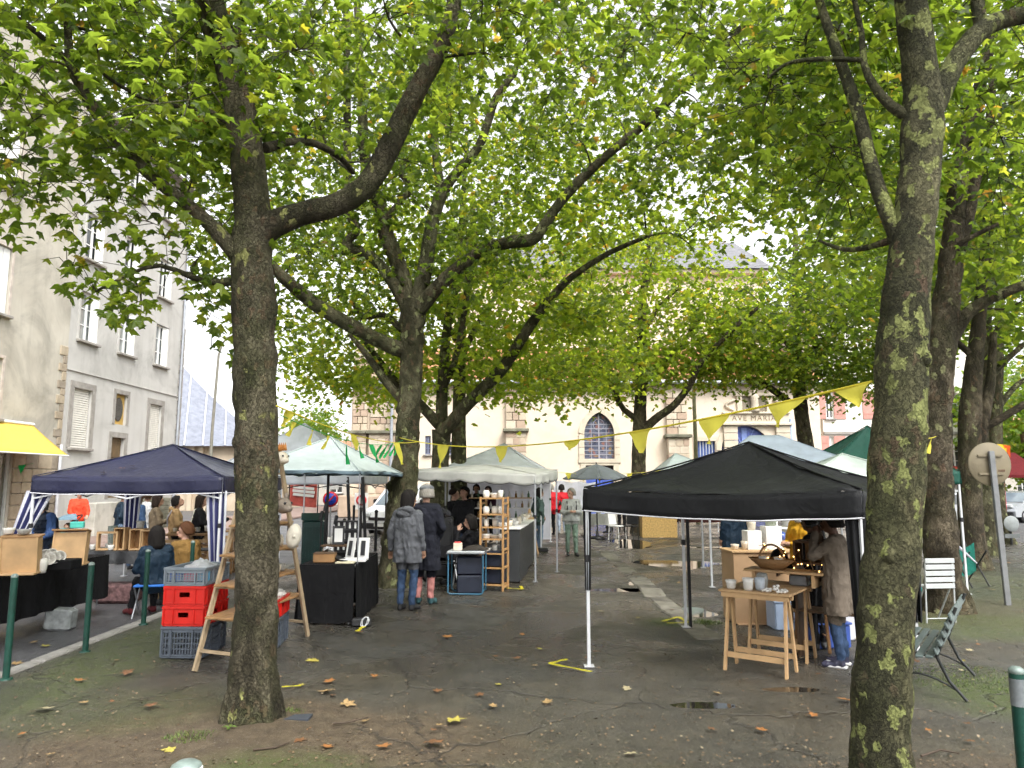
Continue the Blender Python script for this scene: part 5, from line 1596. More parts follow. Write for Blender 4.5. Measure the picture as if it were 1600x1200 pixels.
def crate(label, x, y, z, rz, w, d, h, mat, lattice=False, fill=None):
 """stacking crate: body with ribs, rim, handle slots"""
 t = thing("crate", label, "crate", (x, y, z), rz)
 b = MB()
 th = .012
 b.box((0, 0, .012), (w - .03, d - .03, .02))
 hs = [(-1, 0), (1, 0), (0, -1), (0, 1)]
 for (ax, ay) in hs:
  L = d if ax else w
  c = Vector((ax * (w / 2 - th), ay * (d / 2 - th), 0))
  along = Vector((0, 1, 0)) if ax else Vector((1, 0, 0))
  def slab(s0, s1, z0, z1, tt=th):
   ce = c + along * ((s0 + s1) / 2)
   sz = (tt, s1 - s0, z1 - z0) if ax else (s1 - s0, tt, z1 - z0)
   b.box((ce.x, ce.y, (z0 + z1) / 2), sz)
  hl = .055
  zt = h - .03
  if lattice:
   slab(-L / 2 + .02, L / 2 - .02, .0, .035)
   slab(-L / 2 + .02, L / 2 - .02, zt - .03, zt)
   k = int(L / .035)
   for i in range(k + 1):
    s = -L / 2 + .03 + (L - .06) * i / k
    slab(s - .005, s + .005, .035, zt - .03, th * .6)
   for i in range(1, 4):
    zz = .035 + (zt - .065) * i / 4
    slab(-L / 2 + .02, L / 2 - .02, zz - .005, zz + .005, th * .5)
  else:
   slab(-L / 2 + .02, L / 2 - .02, .0, zt - .085)
   slab(-L / 2 + .02, -hl, zt - .085, zt - .035)
   slab(hl, L / 2 - .02, zt - .085, zt - .035)
   slab(-L / 2 + .02, L / 2 - .02, zt - .035, zt)
 b.build("body", mat, t)
 r = MB()
 for sy in (-1, 1):
  r.box((0, sy * (d / 2 - .008), h - .016), (w, .024, .03), None, .004)
  r.box((0, sy * (d / 2 - .008), .03), (w - .02, .02, .012))
 for sx in (-1, 1):
  r.box((sx * (w / 2 - .008), 0, h - .017), (.022, d - .03, .029), None, .004)
 r.build("rim", mat, t)
 q = MB()
 for sy in (-1, 1):
  for sx in (-.46, -.25, .25, .46):
   q.box((sx * w, sy * (d / 2 + .001), h / 2 - .01), (.016, .014, h - .05))
 for sx in (-1, 1):
  for sy in (-.44, -.2, .2, .44):
   q.box((sx * (w / 2 + .001), sy * d, h / 2 - .01), (.014, .016, h - .05))
 tag(q.build("ribs", mat, t), kind="stuff")
 return t

def build_left_stall():
 # black-clothed table under the front edge of the navy tent, running along the road
 covered_table("long folding table under black cloth between the bollards and the road", "black tablecloth hanging to the ground beside the green bollards", -6.55, 10.0, -.05, .72, 2.7, .74, .62, BLACKCL, .03, seed=1)
 # wooden display boxes, crockery bowls
 for (px, py, d, label, tl) in ((30, 895, 8.9, "pale wooden display box standing on the black cloth, nearer the frame edge", .09), (108, 885, 9.9, "pale wooden display box tilted back on the black cloth, with a green box on top", -.18)):
  p = at(px, py, d)
  bx = thing("display_box", label, "box", (p.x, d, .755), .25)
  w, h, dd = .40, .44, .16
  MB().box((0, -.06, h / 2), (w - .04, .02, h - .03), (tl, 0, 0)).build("panel", PINE, bx)
  for sx in (-1, 1):
   MB().box((sx * (w / 2 - .01), 0, h / 2), (.02, dd, h), (tl, 0, 0)).build("side", PINE, bx)
  MB().box((0, 0, h + .005), (w + .03, dd + .03, .022), (tl, 0, 0), .004).build("top", PINED, bx)
  MB().box((0, -.03, .014), (w + .02, dd + .12, .024), None, .004).build("base", PINE, bx)
 p = at(24, 838, 8.9)
 cup("bowl", "pale bowl on top of the nearer wooden display box", "bowl", p.x - .08, 8.9, 1.225, .06, .07, WHITECER)
 cup("bowl", "shallow speckled bowl on the nearer wooden display box", "bowl", p.x + .10, 8.9, 1.225, .07, .055, GREYCER)
 tag(MB().box((0, 0, .04), (.16, .09, .08), None, .008).build("carton", M("turquoise_carton", (.08, .50, .42), .5), None, (at(120, 835, 9.9).x, 9.9, 1.235), (0, 0, .3)), "small turquoise carton lying on the tilted display box", "carton")
 for k, (px, d) in enumerate(((66, 9.25), (76, 9.3), (84, 9.4), (92, 9.45), (70, 9.55), (80, 9.6))):
  p = at(px, 880, d)
  o = MB().lathe([(0, 0), (.035, 0), (.06, .06), (.075, .12), (.07, .12), (.05, .05), (0, .02)], 14).build("bowl", WHITECER, None, (p.x, d, .86 + .012 * k), (1.25 + .05 * k, .3, .5))
  tag(o, "%s white bowl nested in the row between the two display boxes" % ORD[k], "bowl", "white bowls nested on the black table")
 p = at(75, 890, 9.3)
 tag(MB().box((0, 0, .06), (.5, .3, .12), None, .01).build("display_riser", BLACKCL, None, (p.x, 9.45, .752), (0, 0, .1)), "black display block under the row of white bowls", "block")
 p = at(45, 890, 8.95)
 cup("jug", "white jug with handle beside the nearer display box", "jug", p.x + .08, 9.05, .752, .07, .17, WHITECER, handle=True, flare=.9)
 p = at(100, 868, 9.9)
 for k in range(3):
  cup("bowl", "%s lilac bowl behind the white bowls on the black table" % ORD[k], "bowl", p.x - .12 + .09 * k, 10.1 + .05 * k, .752, .06, .13 + .02 * k, M("lilac_glaze", (.36, .27, .40), .3), "lilac bowls on the black table")
 # things kept under the cloth
 p = gnd(95, 968)
 tag(MB().box((0, 0, .14), (.34, .24, .28), (0, .06, .1), .03).build("carrier_bag", M("newsprint_bag", (.28, .30, .30), .6, .35, 14, .5, 12), None, (p.x, p.y, ROAD_Z)), "printed carrier bag standing under the black table", "bag")
 # second table with shiny cloth
 covered_table("folding table with white tubular legs under the navy tent", "shiny black cloth on the table below the navy tent", -6.35, 12.5, 0, 1.75, .78, .72, .2, SHINYBL, .03, STEELW, seed=2)
 def onT(px, d): return at(px, 870, d).x
 for k, (px, d) in enumerate(((144, 12.3), (150, 12.4), (172, 12.2), (168, 12.5))):
  cup("cup", "%s small white cup from the picture edge on the shiny black cloth" % ORD[k], "cup", onT(px, d), d, .73, .045, .085, WHITECER, "white cups under the navy tent")
 f = thing("display_stand", "open square pine frame standing on the shiny black cloth", "frame", (onT(167, 12.25), 12.25, .73), .1)
 for s in (-1, 1):
  MB().box((s * .15, 0, .15), (.03, .10, .30)).build("upright", PINE, f)
  MB().box((0, 0, .15 + s * .134), (.27, .095, .03)).build("rail", PINE, f)
 cup("vase", "tall ringed grey-green vase behind the pine frame", "vase", onT(171, 12.7), 12.75, .73, .075, .36, M("ringed_celadon", (.36, .42, .37), .4, .3, 30), flare=1.05)
 for k, (px, w, h) in enumerate(((186, .16, .36), (212, .2, .34), (228, .2, .32))):
  b_ = thing("wooden_box", ["plain wooden box right of the pine frame", "open wooden cubby box in the middle of the table", "wooden cubby box next to the seated people"][k], "box", (onT(px, 12.3), 12.35, .73), .08 * k)
  for s in (-1, 1):
   MB().box((s * w / 2, 0, h / 2), (.02, .2, h)).build("side", PINE, b_)
   MB().box((0, 0, h / 2 + s * (h / 2 - .01)), (w - .02, .19, .02)).build("shelf", PINE, b_)
  MB().box((0, .09, h / 2), (w - .02, .01, h - .04)).build("back", PINED, b_)
 cup("pot", "grey pot with brushes on top of the cubby box", "pot", onT(214, 12.3), 12.35, 1.075, .06, .12, GREYCER)
 cup("vase", "lidded cream jar near the seated people", "jar", onT(220, 12.3) + .3, 12.2, .73, .05, .16, CREAMCER)
 # bench chair of the sitters
 c = thing("folding_stool", "folding stool with a bright blue seat under the person in the navy jacket", "stool", (-5.35, 11.15, ROAD_Z), .2)
 MB().box((0, 0, .46), (.42, .4, .03), None, .008).build("seat", M("bright_blue_plastic", (.03, .16, .55), .4), c)
 for sx in (-1, 1):
  MB().tube([(sx * .2, .2, 0), (sx * .2, -.18, .46)], .012, 8).build("leg", STEELG, c)
  MB().tube([(sx * .2, -.2, 0), (sx * .2, .18, .46)], .012, 8).build("leg", STEELG, c)
 for sx in (1,):
  c2 = copy_tree(c)
  c2.location = (-5.22, 11.9, ROAD_Z); c2.rotation_euler.z = .3
  c2["label"] = "folding stool under the bearded person in the ochre jacket"
 p = at(175, 905, 12.2)
 tag(MB().box((0, 0, .16), (.7, .35, .32), None, .05).build("storage_bag", M("patterned_bag", (.13, .07, .07), .7, .8, 12, .3, 20), None, (p.x, 12.4, ROAD_Z)), "patterned bag stowed below the shiny black table", "bag")
 # slatted pallet shelves and plank table further along the road
 for k, (px, d, lab) in enumerate(((290, 15.2, "stack of pallet wood shelves seen under the navy tent"), (325, 16.2, "pallet wood shelf behind the striped curtain"))):
  p = at(px, 860, d)
  s = thing("pallet_shelf", lab, "shelf", (p.x, d, ROAD_Z), .1)
  w, h = 1.1, .95
  for j in range(5):
   MB().box((0, 0, .06 + j * .21), (w, .34, .03)).build("board", PINED, s)
  for x in (-.53, 0, .53):
   for y in (-.14, .14):
    MB().box((x, y, h / 2), (.06, .04, h)).build("post", PINED, s)
  for j in range(4):
   MB().box((.1 * (j % 2) - .1, -.18, .15 + j * .21), (w * .95, .014, .07)).build("slat", PINE, s)
 for k in range(8):
  p = at(275 + 9 * k, 832, 15.1)
  cup("cup", "%s small pot in the line on top of the pallet wood shelves" % ORD[k], "pot", p.x, 15.05 + .12 * (k % 2), .84, .04, .07 + .02 * (k % 3), (CREAMCER, GREYCER, WHITECER)[k % 3], "pots on the pallet shelves")
 t = thing("trestle_table", "narrow plank table on trestles right of the seated people", "table", (at(300, 870, 13).x, 13.0, ROAD_Z), .15)
 MB().box((0, 0, .80), (1.0, .4, .025)).build("tabletop", M("dark_plank", (.05, .045, .04), .5), t)
 trestle(t, -.3, 0, .34, .78, PINE, PI / 2); trestle(t, .35, 0, .34, .78, PINE, PI / 2)
build_left_stall()

RED = M("red_crate_plastic", (.55, .018, .012), .38, .1, 6, .08, 30)
GREYC = M("grey_crate_plastic", (.085, .10, .125), .42, .12, 6, .08, 30)
GREYL = M("light_grey_crate_plastic", (.18, .21, .24), .42, .12, 6, .08, 30)
def build_crates():
 p = gnd(279, 1031)
 x, y = p.x + .02, p.y + .31
 crate("dark grey slatted crate at the bottom of the tall stack", x, y, .012, -.03, .46, .6, .32, GREYC, True)
 crate("red crate directly on the bottom grey crate", x + .005, y, .335, -.04, .46, .6, .205, RED)
 crate("upper of the two red crates, under the open grey one", x, y + .005, .542, -.02, .46, .6, .205, RED)
 crate("open light grey crate with a plastic bag, topmost of its stack", x, y, .750, -.05, .46, .6, .19, GREYL, True)
 m = MB()
 def bagf(u, v):
  a = 2 * PI * u
  r = (.17 + .04 * pnoise(Vector((math.cos(a) * 2, math.sin(a) * 2, v * 3)))) * math.sin(PI * (.15 + .85 * v) * .55 + .4)
  return Vector((r * 1.1 * math.cos(a), r * 1.35 * math.sin(a), .16 * (1 - (1 - v) ** 2) + .03 * pnoise(Vector((math.cos(a) * 4, math.sin(a) * 4, v * 5)))))
 m.grid(lambda u, v: bagf(u, v) * (1 if v < .98 else .2) if False else Vector((bagf(u, 1 - v).x * min(1, v * 1.6 + .02), bagf(u, 1 - v).y * min(1, v * 1.6 + .02), .20 * (1 - v) ** .7 + .035 * pnoise(Vector((u * 9, v * 7, 1)))) ), 26, 10)
 tag(m.build("plastic_bag", canvas("clear_plastic_bag", (.62, .64, .66), .35, .3, .8, .5, 12), None, (x + .02, y + .02, .80)), "crumpled translucent plastic bag in the open grey crate", "bag")
 for k, c in enumerate(((.04, .12, .5), (.6, .05, .12), (.10, .35, .55))):
  tag(MB().box((0, 0, .06), (.12, .2, .12), None, .01).build("packet", M("packet_%d" % k, c, .4), None, (x - .14 + .14 * k, y - .14, .785), (0, 0, .1 * k)), ["blue packet inside the open grey crate", "pink-red packet inside the open grey crate", "light blue packet inside the open grey crate"][k], "packet")
 # second stack half hidden by the ladder and the trunk
 p2 = (x + .62, y + .35)
 crate("dark grey crate at the bottom of the half-hidden stack", p2[0], p2[1], .012, .08, .46, .6, .32, GREYC, True)
 crate("red crate on the half-hidden stack behind the ladder", p2[0], p2[1], .335, .07, .46, .6, .205, RED)
 # wooden double ladder used as a shelf
 t = thing("step_ladder", "weathered wooden double ladder used as a display shelf behind the big trunk", "ladder", (0, 0, 0))
 A0, A1 = gnd(304, 1049), None
 sd_ = Vector((.38, .925, 0)); pd = Vector((.925, -.38, 0))
 F0 = Vector((A0.x, A0.y, 0)); F1 = F0 + pd * .46
 B0 = gnd(481, 994); B0 = Vector((B0.x, B0.y, 0)); B1 = B0 - pd * .46
 ctr = (F0 + F1 + B0 + B1) / 4
 top = ctr + Vector((0, 0, 2.25))
 def rail(a, s): return (a, top + pd * s * .16 + (a - ctr).normalized() * .05 * 0)
 rails = {}
 for nm, a, s in (("F0", F0, -1), ("F1", F1, 1), ("B0", B0, 1), ("B1", B1, -1)):
  e = top + pd * (s * .17)
  rails[nm] = (a, e)
  MB().bar(a, e, .05, .028, up=pd).build("rail", OLDWOOD, t)
 def lv(nm, k): return rails[nm][0].lerp(rails[nm][1], k)
 for k in (.08, .21, .34, .47, .6, .73, .86):
  MB().bar(lv("F0", k), lv("F1", k), .045, .022).build("rung", OLDWOOD, t)
  MB().bar(lv("B0", k), lv("B1", k), .045, .022).build("rung", OLDWOOD, t)
 for k, ov in ((.21, .12), (.34, .10), (.47, .14), (.6, .1)):
  a = (lv("F0", k) + lv("F1", k)) / 2; b = (lv("B0", k) + lv("B1", k)) / 2
  d = (b - a).normalized()
  pk = thing("shelf_plank", "plank laid across the rungs of the double ladder, level %s" % {.21: "nearest the ground", .34: "second from the ground", .47: "third from the ground", .6: "highest"}[k], "plank", (0, 0, 0))
  for s in (-.09, .09):
   MB().bar(a - d * ov + pd * s + Vector((0, 0, .028)), b + d * ov + pd * s + Vector((0, 0, .028)), .165, .022, bev=.004).build("board", PINED, pk)
  z = a.z + .042
  for j, tpos in enumerate((.72, .84, .94)):
   q = a.lerp(b, tpos)
   if k == .21:
    cup("bowl", "%s white bowl on the lowest plank of the ladder shelf" % ORD[j], "bowl", q.x + pd.x * (.05 - .08 * j), q.y, z, .085 - .012 * j, .06, WHITECER, "bowls on the ladder shelf", flare=1.4)
   elif k == .34:
    cup("cup", "small %s pot on the second plank of the ladder shelf" % ("blue", "cream", "grey")[j], "pot", q.x, q.y, z, .045, .08, (BLUECER, CREAMCER, GREYCER)[j], "pots on the ladder shelf")
   elif k == .47:
    cup("vase", "stout %s vase on the third plank of the ladder shelf" % ("grey", "blue", "cream")[j], "vase", q.x, q.y, z, .06, .13, (GREYCER, BLUECER, CREAMCER)[j], "vases on the ladder shelf", flare=.7)
 # sculpted animal heads fixed up the ladder, round mask
 def head(label, px, py, d, mat, s=1.0, ears=True, crest=None):
  p = at(px, py, d)
  t = thing("ceramic_head", label, "sculpture", p, -.5)
  MB().ball((0, 0, 0), .10 * s, 14, 10, (1, .9, .95)).ball((.085 * s, -.02, -.035 * s), .055 * s, 10, 7, (1.3, .9, .8)).build("skull", mat, t)
  if ears:
   for sy in (-1, 1):
    MB().lathe([(0, 0), (.032 * s, .0), (.02 * s, .06 * s), (0, .09 * s)], 8, (-.02 * s, sy * .06 * s, .07 * s)).build("ear", mat, t)
  for sy in (-1, 1):
   MB().ball((.075 * s, sy * .05 * s, .03 * s), .016 * s, 8, 6).build("eye", BLACKPL, t)
  if crest:
   for j in range(4):
    MB().lathe([(0, 0), (.02, .01), (.012, .06), (0, .10)], 6, (.03 * j - .04, 0, .08)).build("crest_spike", crest, t)
  return t
 head("white ceramic animal head with orange crest, high on the ladder", 440, 716, 8.2, CREAMCER, .8, False, M("orange_glaze", (.55, .22, .05), .5))
 head("grey-brown ceramic head with round ears on the ladder", 443, 790, 8.3, M("grey_brown_stoneware", (.22, .18, .145), .7, .3, 20), .95)
 p = at(459, 838, 8.35)
 tag(MB().lathe([(0, .03), (.09, .028), (.15, .0), (.145, -.012), (0, .01)], 18, (0, 0, 0), .55, .95).ball((.0, .0, .03), .02).build("face_mask", M("pale_stoneware", (.56, .52, .44), .6, .12, 14, .5, 30), None, p, (PI / 2, .15, .35)), "pale oval ceramic mask hung on the ladder rail", "mask")
build_crates()

def build_jewellery_table():
 covered_table("table under black cloth beneath the pale blue canopy", "black tablecloth falling to the asphalt below the pale blue canopy", -2.42, 10.6, 0, .72, 1.6, .76, .74, BLACKCL, .012, seed=3)
 z = .772
 X = lambda px, d: at(px, 870, d).x
 b = thing("wooden_casket", "low brown wooden casket at the front edge of the black cloth", "box", (X(507, 10.05) , 10.08, z), .05)
 MB().box((0, 0, .055), (.28, .2, .11), None, .008).build("body", PINED, b)
 MB().box((0, 0, .118), (.285, .205, .014), None, .004).build("lid", DARKWOOD, b)
 # black rack with rows of earrings
 r = thing("earring_rack", "tall black rack of earring cards on the black-clothed table", "rack", (X(541, 11.0), 11.0, z), .2)
 MB().box((0, .02, .25), (.34, .02, .5)).build("board", BLACKPL, r)
 for zz in (.04, .2, .36, .49):
  MB().box((0, -.02, zz), (.34, .06, .014)).build("ledge", BLACKPL, r)
 for i in range(3):
  for j in range(4):
   MB().box((-.12 + .08 * j, -.005, .12 + .155 * i), (.028, .006, .09)).build("card", WHITEPL, r)
 # white open folding frame
 f = thing("display_book", "white double frame standing open on the black cloth", "display", (X(558, 10.35), 10.35, z), -.35)
 for s in (-1, 1):
  MB().box((s * .085, .03 * s, .15), (.15, .018, .30), (-.18, 0, s * .25)).build("leaf_board", WHITEPL, f)
  MB().box((s * .085, .03 * s - .02, .16), (.06, .01, .2), (-.18, 0, s * .25)).build("slot", BLACKPL, f)
 tag(MB().box((0, 0, .02), (.36, .22, .04), None, .005).build("tray", WHITEPL, None, (X(553, 10.2), 10.15, z), (0, 0, .1)), "flat white tray in front of the double frame", "tray")
 tag(MB().box((0, 0, .008), (.24, .16, .014)).build("card_sheet", M("cream_paper", (.66, .60, .42), .8), None, (X(540, 9.95), 9.95, z)), "cream paper sheet at the table's front edge", "paper")
 tag(MB().box((0, 0, .012), (.10, .24, .022), (.0, 0, .4)).build("black_case", BLACKPL, None, (X(530, 10.05), 10.08, z + .03), (.3, .0, .5)), "slim black case propped beside the casket", "case")
 # round wooden riser with jewellery bust and cups
 rr = thing("display_stand", "dark wooden display board holding small white pots", "stand", (X(525, 10.6), 10.65, z), 0)
 MB().box((0, 0, .17), (.42, .24, .025), None, .006).build("board", DARKWOOD, rr)
 for s in (-1, 1):
  MB().box((s * .17, 0, .08), (.03, .2, .155)).build("support", DARKWOOD, rr)
 for k, px in enumerate((512, 518, 524)):
  cup("pot", "%s slim white pot on the dark display board" % ORD[k], "pot", X(px, 10.6), 10.65, z + .185, .028, .10 + .015 * (k % 2), WHITECER, "white pots on the display board", flare=.9)
 pf = thing("picture_frame", "small white-mounted black frame leaning on the display board", "frame", (X(530, 10.7), 10.62, z + .185), .2)
 MB().box((0, 0, .13), (.17, .02, .26), (-.15, 0, 0)).build("frame", BLACKPL, pf)
 MB().box((0, -.018, .13), (.11, .01, .19), (-.15, 0, 0)).build("mount", WHITEPL, pf)
 for k, (px, h) in enumerate(((500, .62), (505, .75), (521, .55), (533, .5))):
  s = thing("necklace_stand", ["black necklace stand with a bar, next to the green bin", "tallest black necklace stand", "short black necklace stand behind the white pots", "black post behind the picture frame"][k], "stand", (X(px, 11.1), 11.1 + .04 * k, z), .3 * k)
  MB().box((0, 0, .01), (.12, .12, .02)).build("base", BLACKPL, s)
  MB().tube([(0, 0, .02), (0, 0, h)], .014, 6).build("post", BLACKPL, s)
  MB().box((0, 0, h - .05), (.05, .04, .14), (0, .2, 0), .01).build("cross_piece", BLACKPL, s)
 st = MB()
 for k in range(16):
  a = k * .8
  st.tube([(.05 * math.cos(a) + .03 * math.sin(3 * a), .04 * math.sin(a), .02 + .05 * abs(math.sin(a))), (.05 * math.cos(a + .8) + .03 * math.sin(3 * a + 2.4), .04 * math.sin(a + .8), .02 + .05 * abs(math.sin(a + .8)))], .006, 5)
 tag(st.build("necklace", STEELW, None, (X(512, 10.1), 10.1, z + .125)), "tangled pale necklace lying on the wooden casket", "necklace")
 # weight with white rope, at the foot of the chain
 p = gnd(565, 978)
 w = thing("tent_weight", "dark block with a loop of white rope holding the pale blue canopy down", "weight", (p.x, p.y, 0), .05)
 MB().box((0, 0, .05), (.24, .13, .09), None, .012).build("block", M("dark_block", (.03, .03, .032), .6), w)
 rp = MB()
 pts = [(.05 + .045 * math.cos(t * .7) * (1 + .3 * math.sin(t)), -.075 + .01 * math.sin(t * 2), .065 + .06 * math.sin(t * .7 + .4)) for t in range(30)]
 rp.tube(pts, .007, 5).build("rope", STEELW, w)
 # public bin
 bn = thing("litter_bin", "dark green metal litter bin behind the jewellery table", "bin", (at(488, 850, 13).x, 13.0, 0), .3)
 BG = M("dark_green_bin_paint", (.015, .045, .04), .4, .2)
 MB().box((0, 0, .62), (.36, .36, 1.1), None, .02).build("body", BG, bn)
 for k in range(7):
  MB().box((-.15 + .05 * k, -.186, .6), (.03, .012, .95)).build("slat", BG, bn)
 MB().add([(-.2, -.2, 1.18), (.2, -.2, 1.18), (.2, .2, 1.18), (-.2, .2, 1.18), (-.2, 0, 1.30), (.2, 0, 1.30)], [(0, 1, 5, 4), (2, 3, 4, 5), (0, 4, 3), (1, 2, 5), (0, 3, 2, 1)]).build("lid", BG, bn)
build_jewellery_table()

def build_pottery_stall():
 # pine ladder rack with white pottery
 x0, y0 = at(772, 900, 12.8).x, 12.9
 r = thing("pottery_rack", "tall pine rack with rows of white pottery below the scalloped stall", "rack", (x0, y0, 0), -.25)
 OAK = M("golden_pine", (.40, .225, .09), .6, .15, 5, .25, 40)
 w, d, h = .40, .34, 1.58
 for sx in (-1, 1):
  for sy in (-1, 1):
   MB().box((sx * w / 2, sy * d / 2, h / 2), (.032, .04, h), None, .003).build("post", OAK, r)
  for z in (.10, .42, .72, 1.0, 1.28, 1.5):
   MB().box((sx * w / 2, 0, z - .03), (.028, d - .04, .035)).build("side_rail", OAK, r)
 lv = (.10, .38, .62, .86, 1.06, 1.28, 1.555)
 for z in lv:
  MB().box((0, 0, z), (w - .035, d + .03, .02)).build("shelf", OAK, r)
 Rz = Matrix.Rotation(-.25, 4, 'Z')
 k = 0
 for zi, kinds in ((1.565, "vbt"), (1.29, "vvt"), (1.07, "ttc"), (.87, "bwc"), (.63, "bt")):
  for j, ch in enumerate(kinds):
   q = Rz @ Vector((-.13 + .13 * j, -.06 + .08 * (j % 2), 0))
   x, y = x0 + q.x, y0 + q.y
   lab = {"v": "round white vase on the pine rack", "b": "wide white bowl on the pine rack", "t": "white tumbler on the pine rack", "c": "small white pot on the pine rack", "w": "broad white dish on the pine rack"}[ch] + ", %s shelf down, %s in its row" % (ORD[[1.565, 1.29, 1.07, .87, .63].index(zi)], ORD[j])
   cup({"v": "vase", "b": "bowl", "t": "tumbler", "c": "pot", "w": "dish"}[ch], lab, "pottery", x, y, zi, {"v": .062, "b": .075, "t": .045, "c": .04, "w": .09}[ch], {"v": .13, "b": .08, "t": .13, "c": .08, "w": .06}[ch], WHITECER, "pottery on the pine rack: %s" % {"v": "vases", "b": "bowls", "t": "tumblers", "c": "pots", "w": "dishes"}[ch], flare={"v": .7, "b": 1.35, "t": 1.0, "c": 1.1, "w": 1.4}[ch])
 for k in range(2):
  tag(MB().box((0, 0, .14), (.34, .28, .27), None, .015).build("storage_crate", M("navy_crate_plastic", (.012, .016, .03), .5), None, (x0, y0 + .02, .115 if k == 0 else .392), (0, 0, -.25)), ["navy plastic crate on the bottom shelf of the pine rack", "navy plastic crate on the rack's second shelf"][k], "crate")
 # camping table
 cx, cy_ = at(729, 900, 12.35).x, 12.5
 t = thing("camping_table", "grey-topped folding camping table with blue tube legs", "table", (cx, cy_, 0), -.08)
 MB().box((0, 0, .69), (.62, .46, .03), None, .01).build("tabletop", M("grey_laminate", (.42, .44, .45), .35), t)
 MB().box((0, 0, .672), (.63, .47, .012)).build("edge_trim", STEELG, t)
 BT = M("blue_tube", (.045, .14, .22), .4)
 for sy in (-1, 1):
  MB().tube([(-.29, sy * .2, .66), (-.29, sy * .2, .05), (-.26, sy * .2, .018), (.26, sy * .2, .018), (.29, sy * .2, .05), (.29, sy * .2, .66)], .013, 8).build("leg_loop", BT, t)
 for k in range(2):
  tag(MB().box((0, 0, .15), (.42, .32, .29), None, .02).build("storage_crate", M("navy_crate_plastic", (.012, .016, .03), .5), None, (cx + .04, cy_ + .03, .01 + .302 * k), (0, 0, .05)), ["dark storage crate on the ground below the camping table", "dark storage crate stacked on the other below the camping table"][k], "crate")
 b = thing("tissue_box", "small cream box with red contents on the camping table", "box", (cx - .16, cy_ - .02, .708), .1)
 MB().box((0, 0, .06), (.15, .12, .12), None, .006).build("body", CREAMCER, b)
 MB().box((0, 0, .128), (.11, .08, .02), None, .006).build("contents", M("red_paper", (.6, .05, .05), .6), b)
 m = MB()
 m.grid(lambda u, v: Vector((.22 * (u - .5) * 2, .12 * (v - .5) * 2, .075 * max(0, 1 - (2 * u - 1) ** 2) * max(0, 1 - (2 * v - 1) ** 2) + .012 * pnoise(Vector((u * 5, v * 5, 2))) + .012)), 14, 10)
 tag(m.build("beret", cloth("dark_brown_cap", (.035, .03, .025)), None, (cx + .14, cy_, .708)), "dark cloth beret lying flat on the camping table", "beret")
 # dark counters receding behind the rack
 for k, (px, d, w, h, lab, mt) in enumerate(((802, 14.3, .5, .98, "dark counter panel right behind the pine rack", M("charcoal_board", (.03, .032, .034), .6)), (815, 16.4, .5, .95, "second dark counter further along the stall", M("charcoal_board", (.03, .032, .034), .6)), (822, 18.2, .45, .92, "cream cupboard at the far end of the stall counters", M("cream_board", (.5, .48, .42), .6)))):
  p = at(px, 880, d)
  c = thing("stall_counter", lab, "counter", (p.x, d, 0), -.12)
  MB().box((0, .2, h / 2), (w * .75, 1.5, h - .03), None, .01).build("body", mt, c)
  MB().box((0, .2, h), (w * .82, 1.56, .03), None, .005).build("top", WHITEPL if k < 2 else PINE, c)
  for j in range(5):
   cup("pot", "%s small piece of pottery along the %s" % (ORD[j], ("first dark counter", "second dark counter", "cream cupboard")[k]), "pottery", p.x - .12 + .06 * j, d - .3 + .22 * j, h + .016, .045, .08 + .03 * (j % 3), (WHITECER, CREAMCER, GREYCER)[j % 3], "pottery on the %s" % ("first dark counter", "second dark counter", "cream cupboard")[k])
 # easel-like wooden stand
 p = at(828, 850, 19)
 e = thing("wooden_easel", "light wooden easel stand next to the white tent's front leg", "easel", (p.x, 19.0, 0), .2)
 for (a, b) in (((-.22, 0, 0), (0, .05, 1.15)), ((.22, 0, 0), (0, .05, 1.15)), ((0, .4, 0), (0, .05, 1.12))):
  MB().bar(a, b, .04, .025).build("leg", PINE, e)
 MB().box((0, 0, .62), (.4, .06, .03)).build("ledge", PINE, e)
 # back shelves in the white tent with bottles
 s = thing("bottle_shelf", "white shelf of small bottles inside the white pop-up tent", "shelf", (-.45, 22.3, 0), 0)
 for z in (.75, 1.05, 1.35):
  MB().box((0, 0, z), (2.1, .3, .03)).build("board", WHITEPL if z < 1.3 else PINE, s)
 for x in (-1.0, 0, 1.0):
  MB().box((x, 0, .68), (.04, .26, 1.34)).build("post", WHITEPL, s)
 for z in (.765, 1.065, 1.365):
  for k in range(11):
   x = -.45 - .95 + .19 * k
   m = MB().lathe([(0, 0), (.035, 0), (.035, .10), (.014, .14), (.014, .19), (0, .19)], 8)
   tag(m.build("bottle", (CREAMCER, M("amber_glass", (.25, .13, .03), .2), WHITECER, M("green_glass", (.06, .14, .07), .2))[(k * 3 + int(z * 10)) % 4], None, (x, 22.3, z)), "%s small bottle on the %s board of the white shelf inside the tent" % (ORD[k], {.765: "lowest", 1.065: "middle", 1.365: "top"}[z]), "bottle", "bottles on the tent shelf")
 # camp chair with white tube leg next to the camping table
 c = thing("camp_chair", "low camp chair with white tube frame behind the camping table", "chair", (at(690, 900, 13).x, 13.2, 0), .3)
 MB().box((0, 0, .42), (.46, .42, .025), None, .01).build("seat", BLACKCL, c)
 for sx in (-1, 1):
  MB().tube([(sx * .24, -.24, 0), (sx * .24, .18, .43)], .013, 8).build("leg", STEELW, c)
  MB().tube([(sx * .24, .24, 0), (sx * .24, -.22, .75)], .013, 8).build("leg", STEELW, c)
 MB().box((0, -.23, .64), (.46, .02, .22), None, .008).build("backrest", BLACKCL, c)
build_pottery_stall()

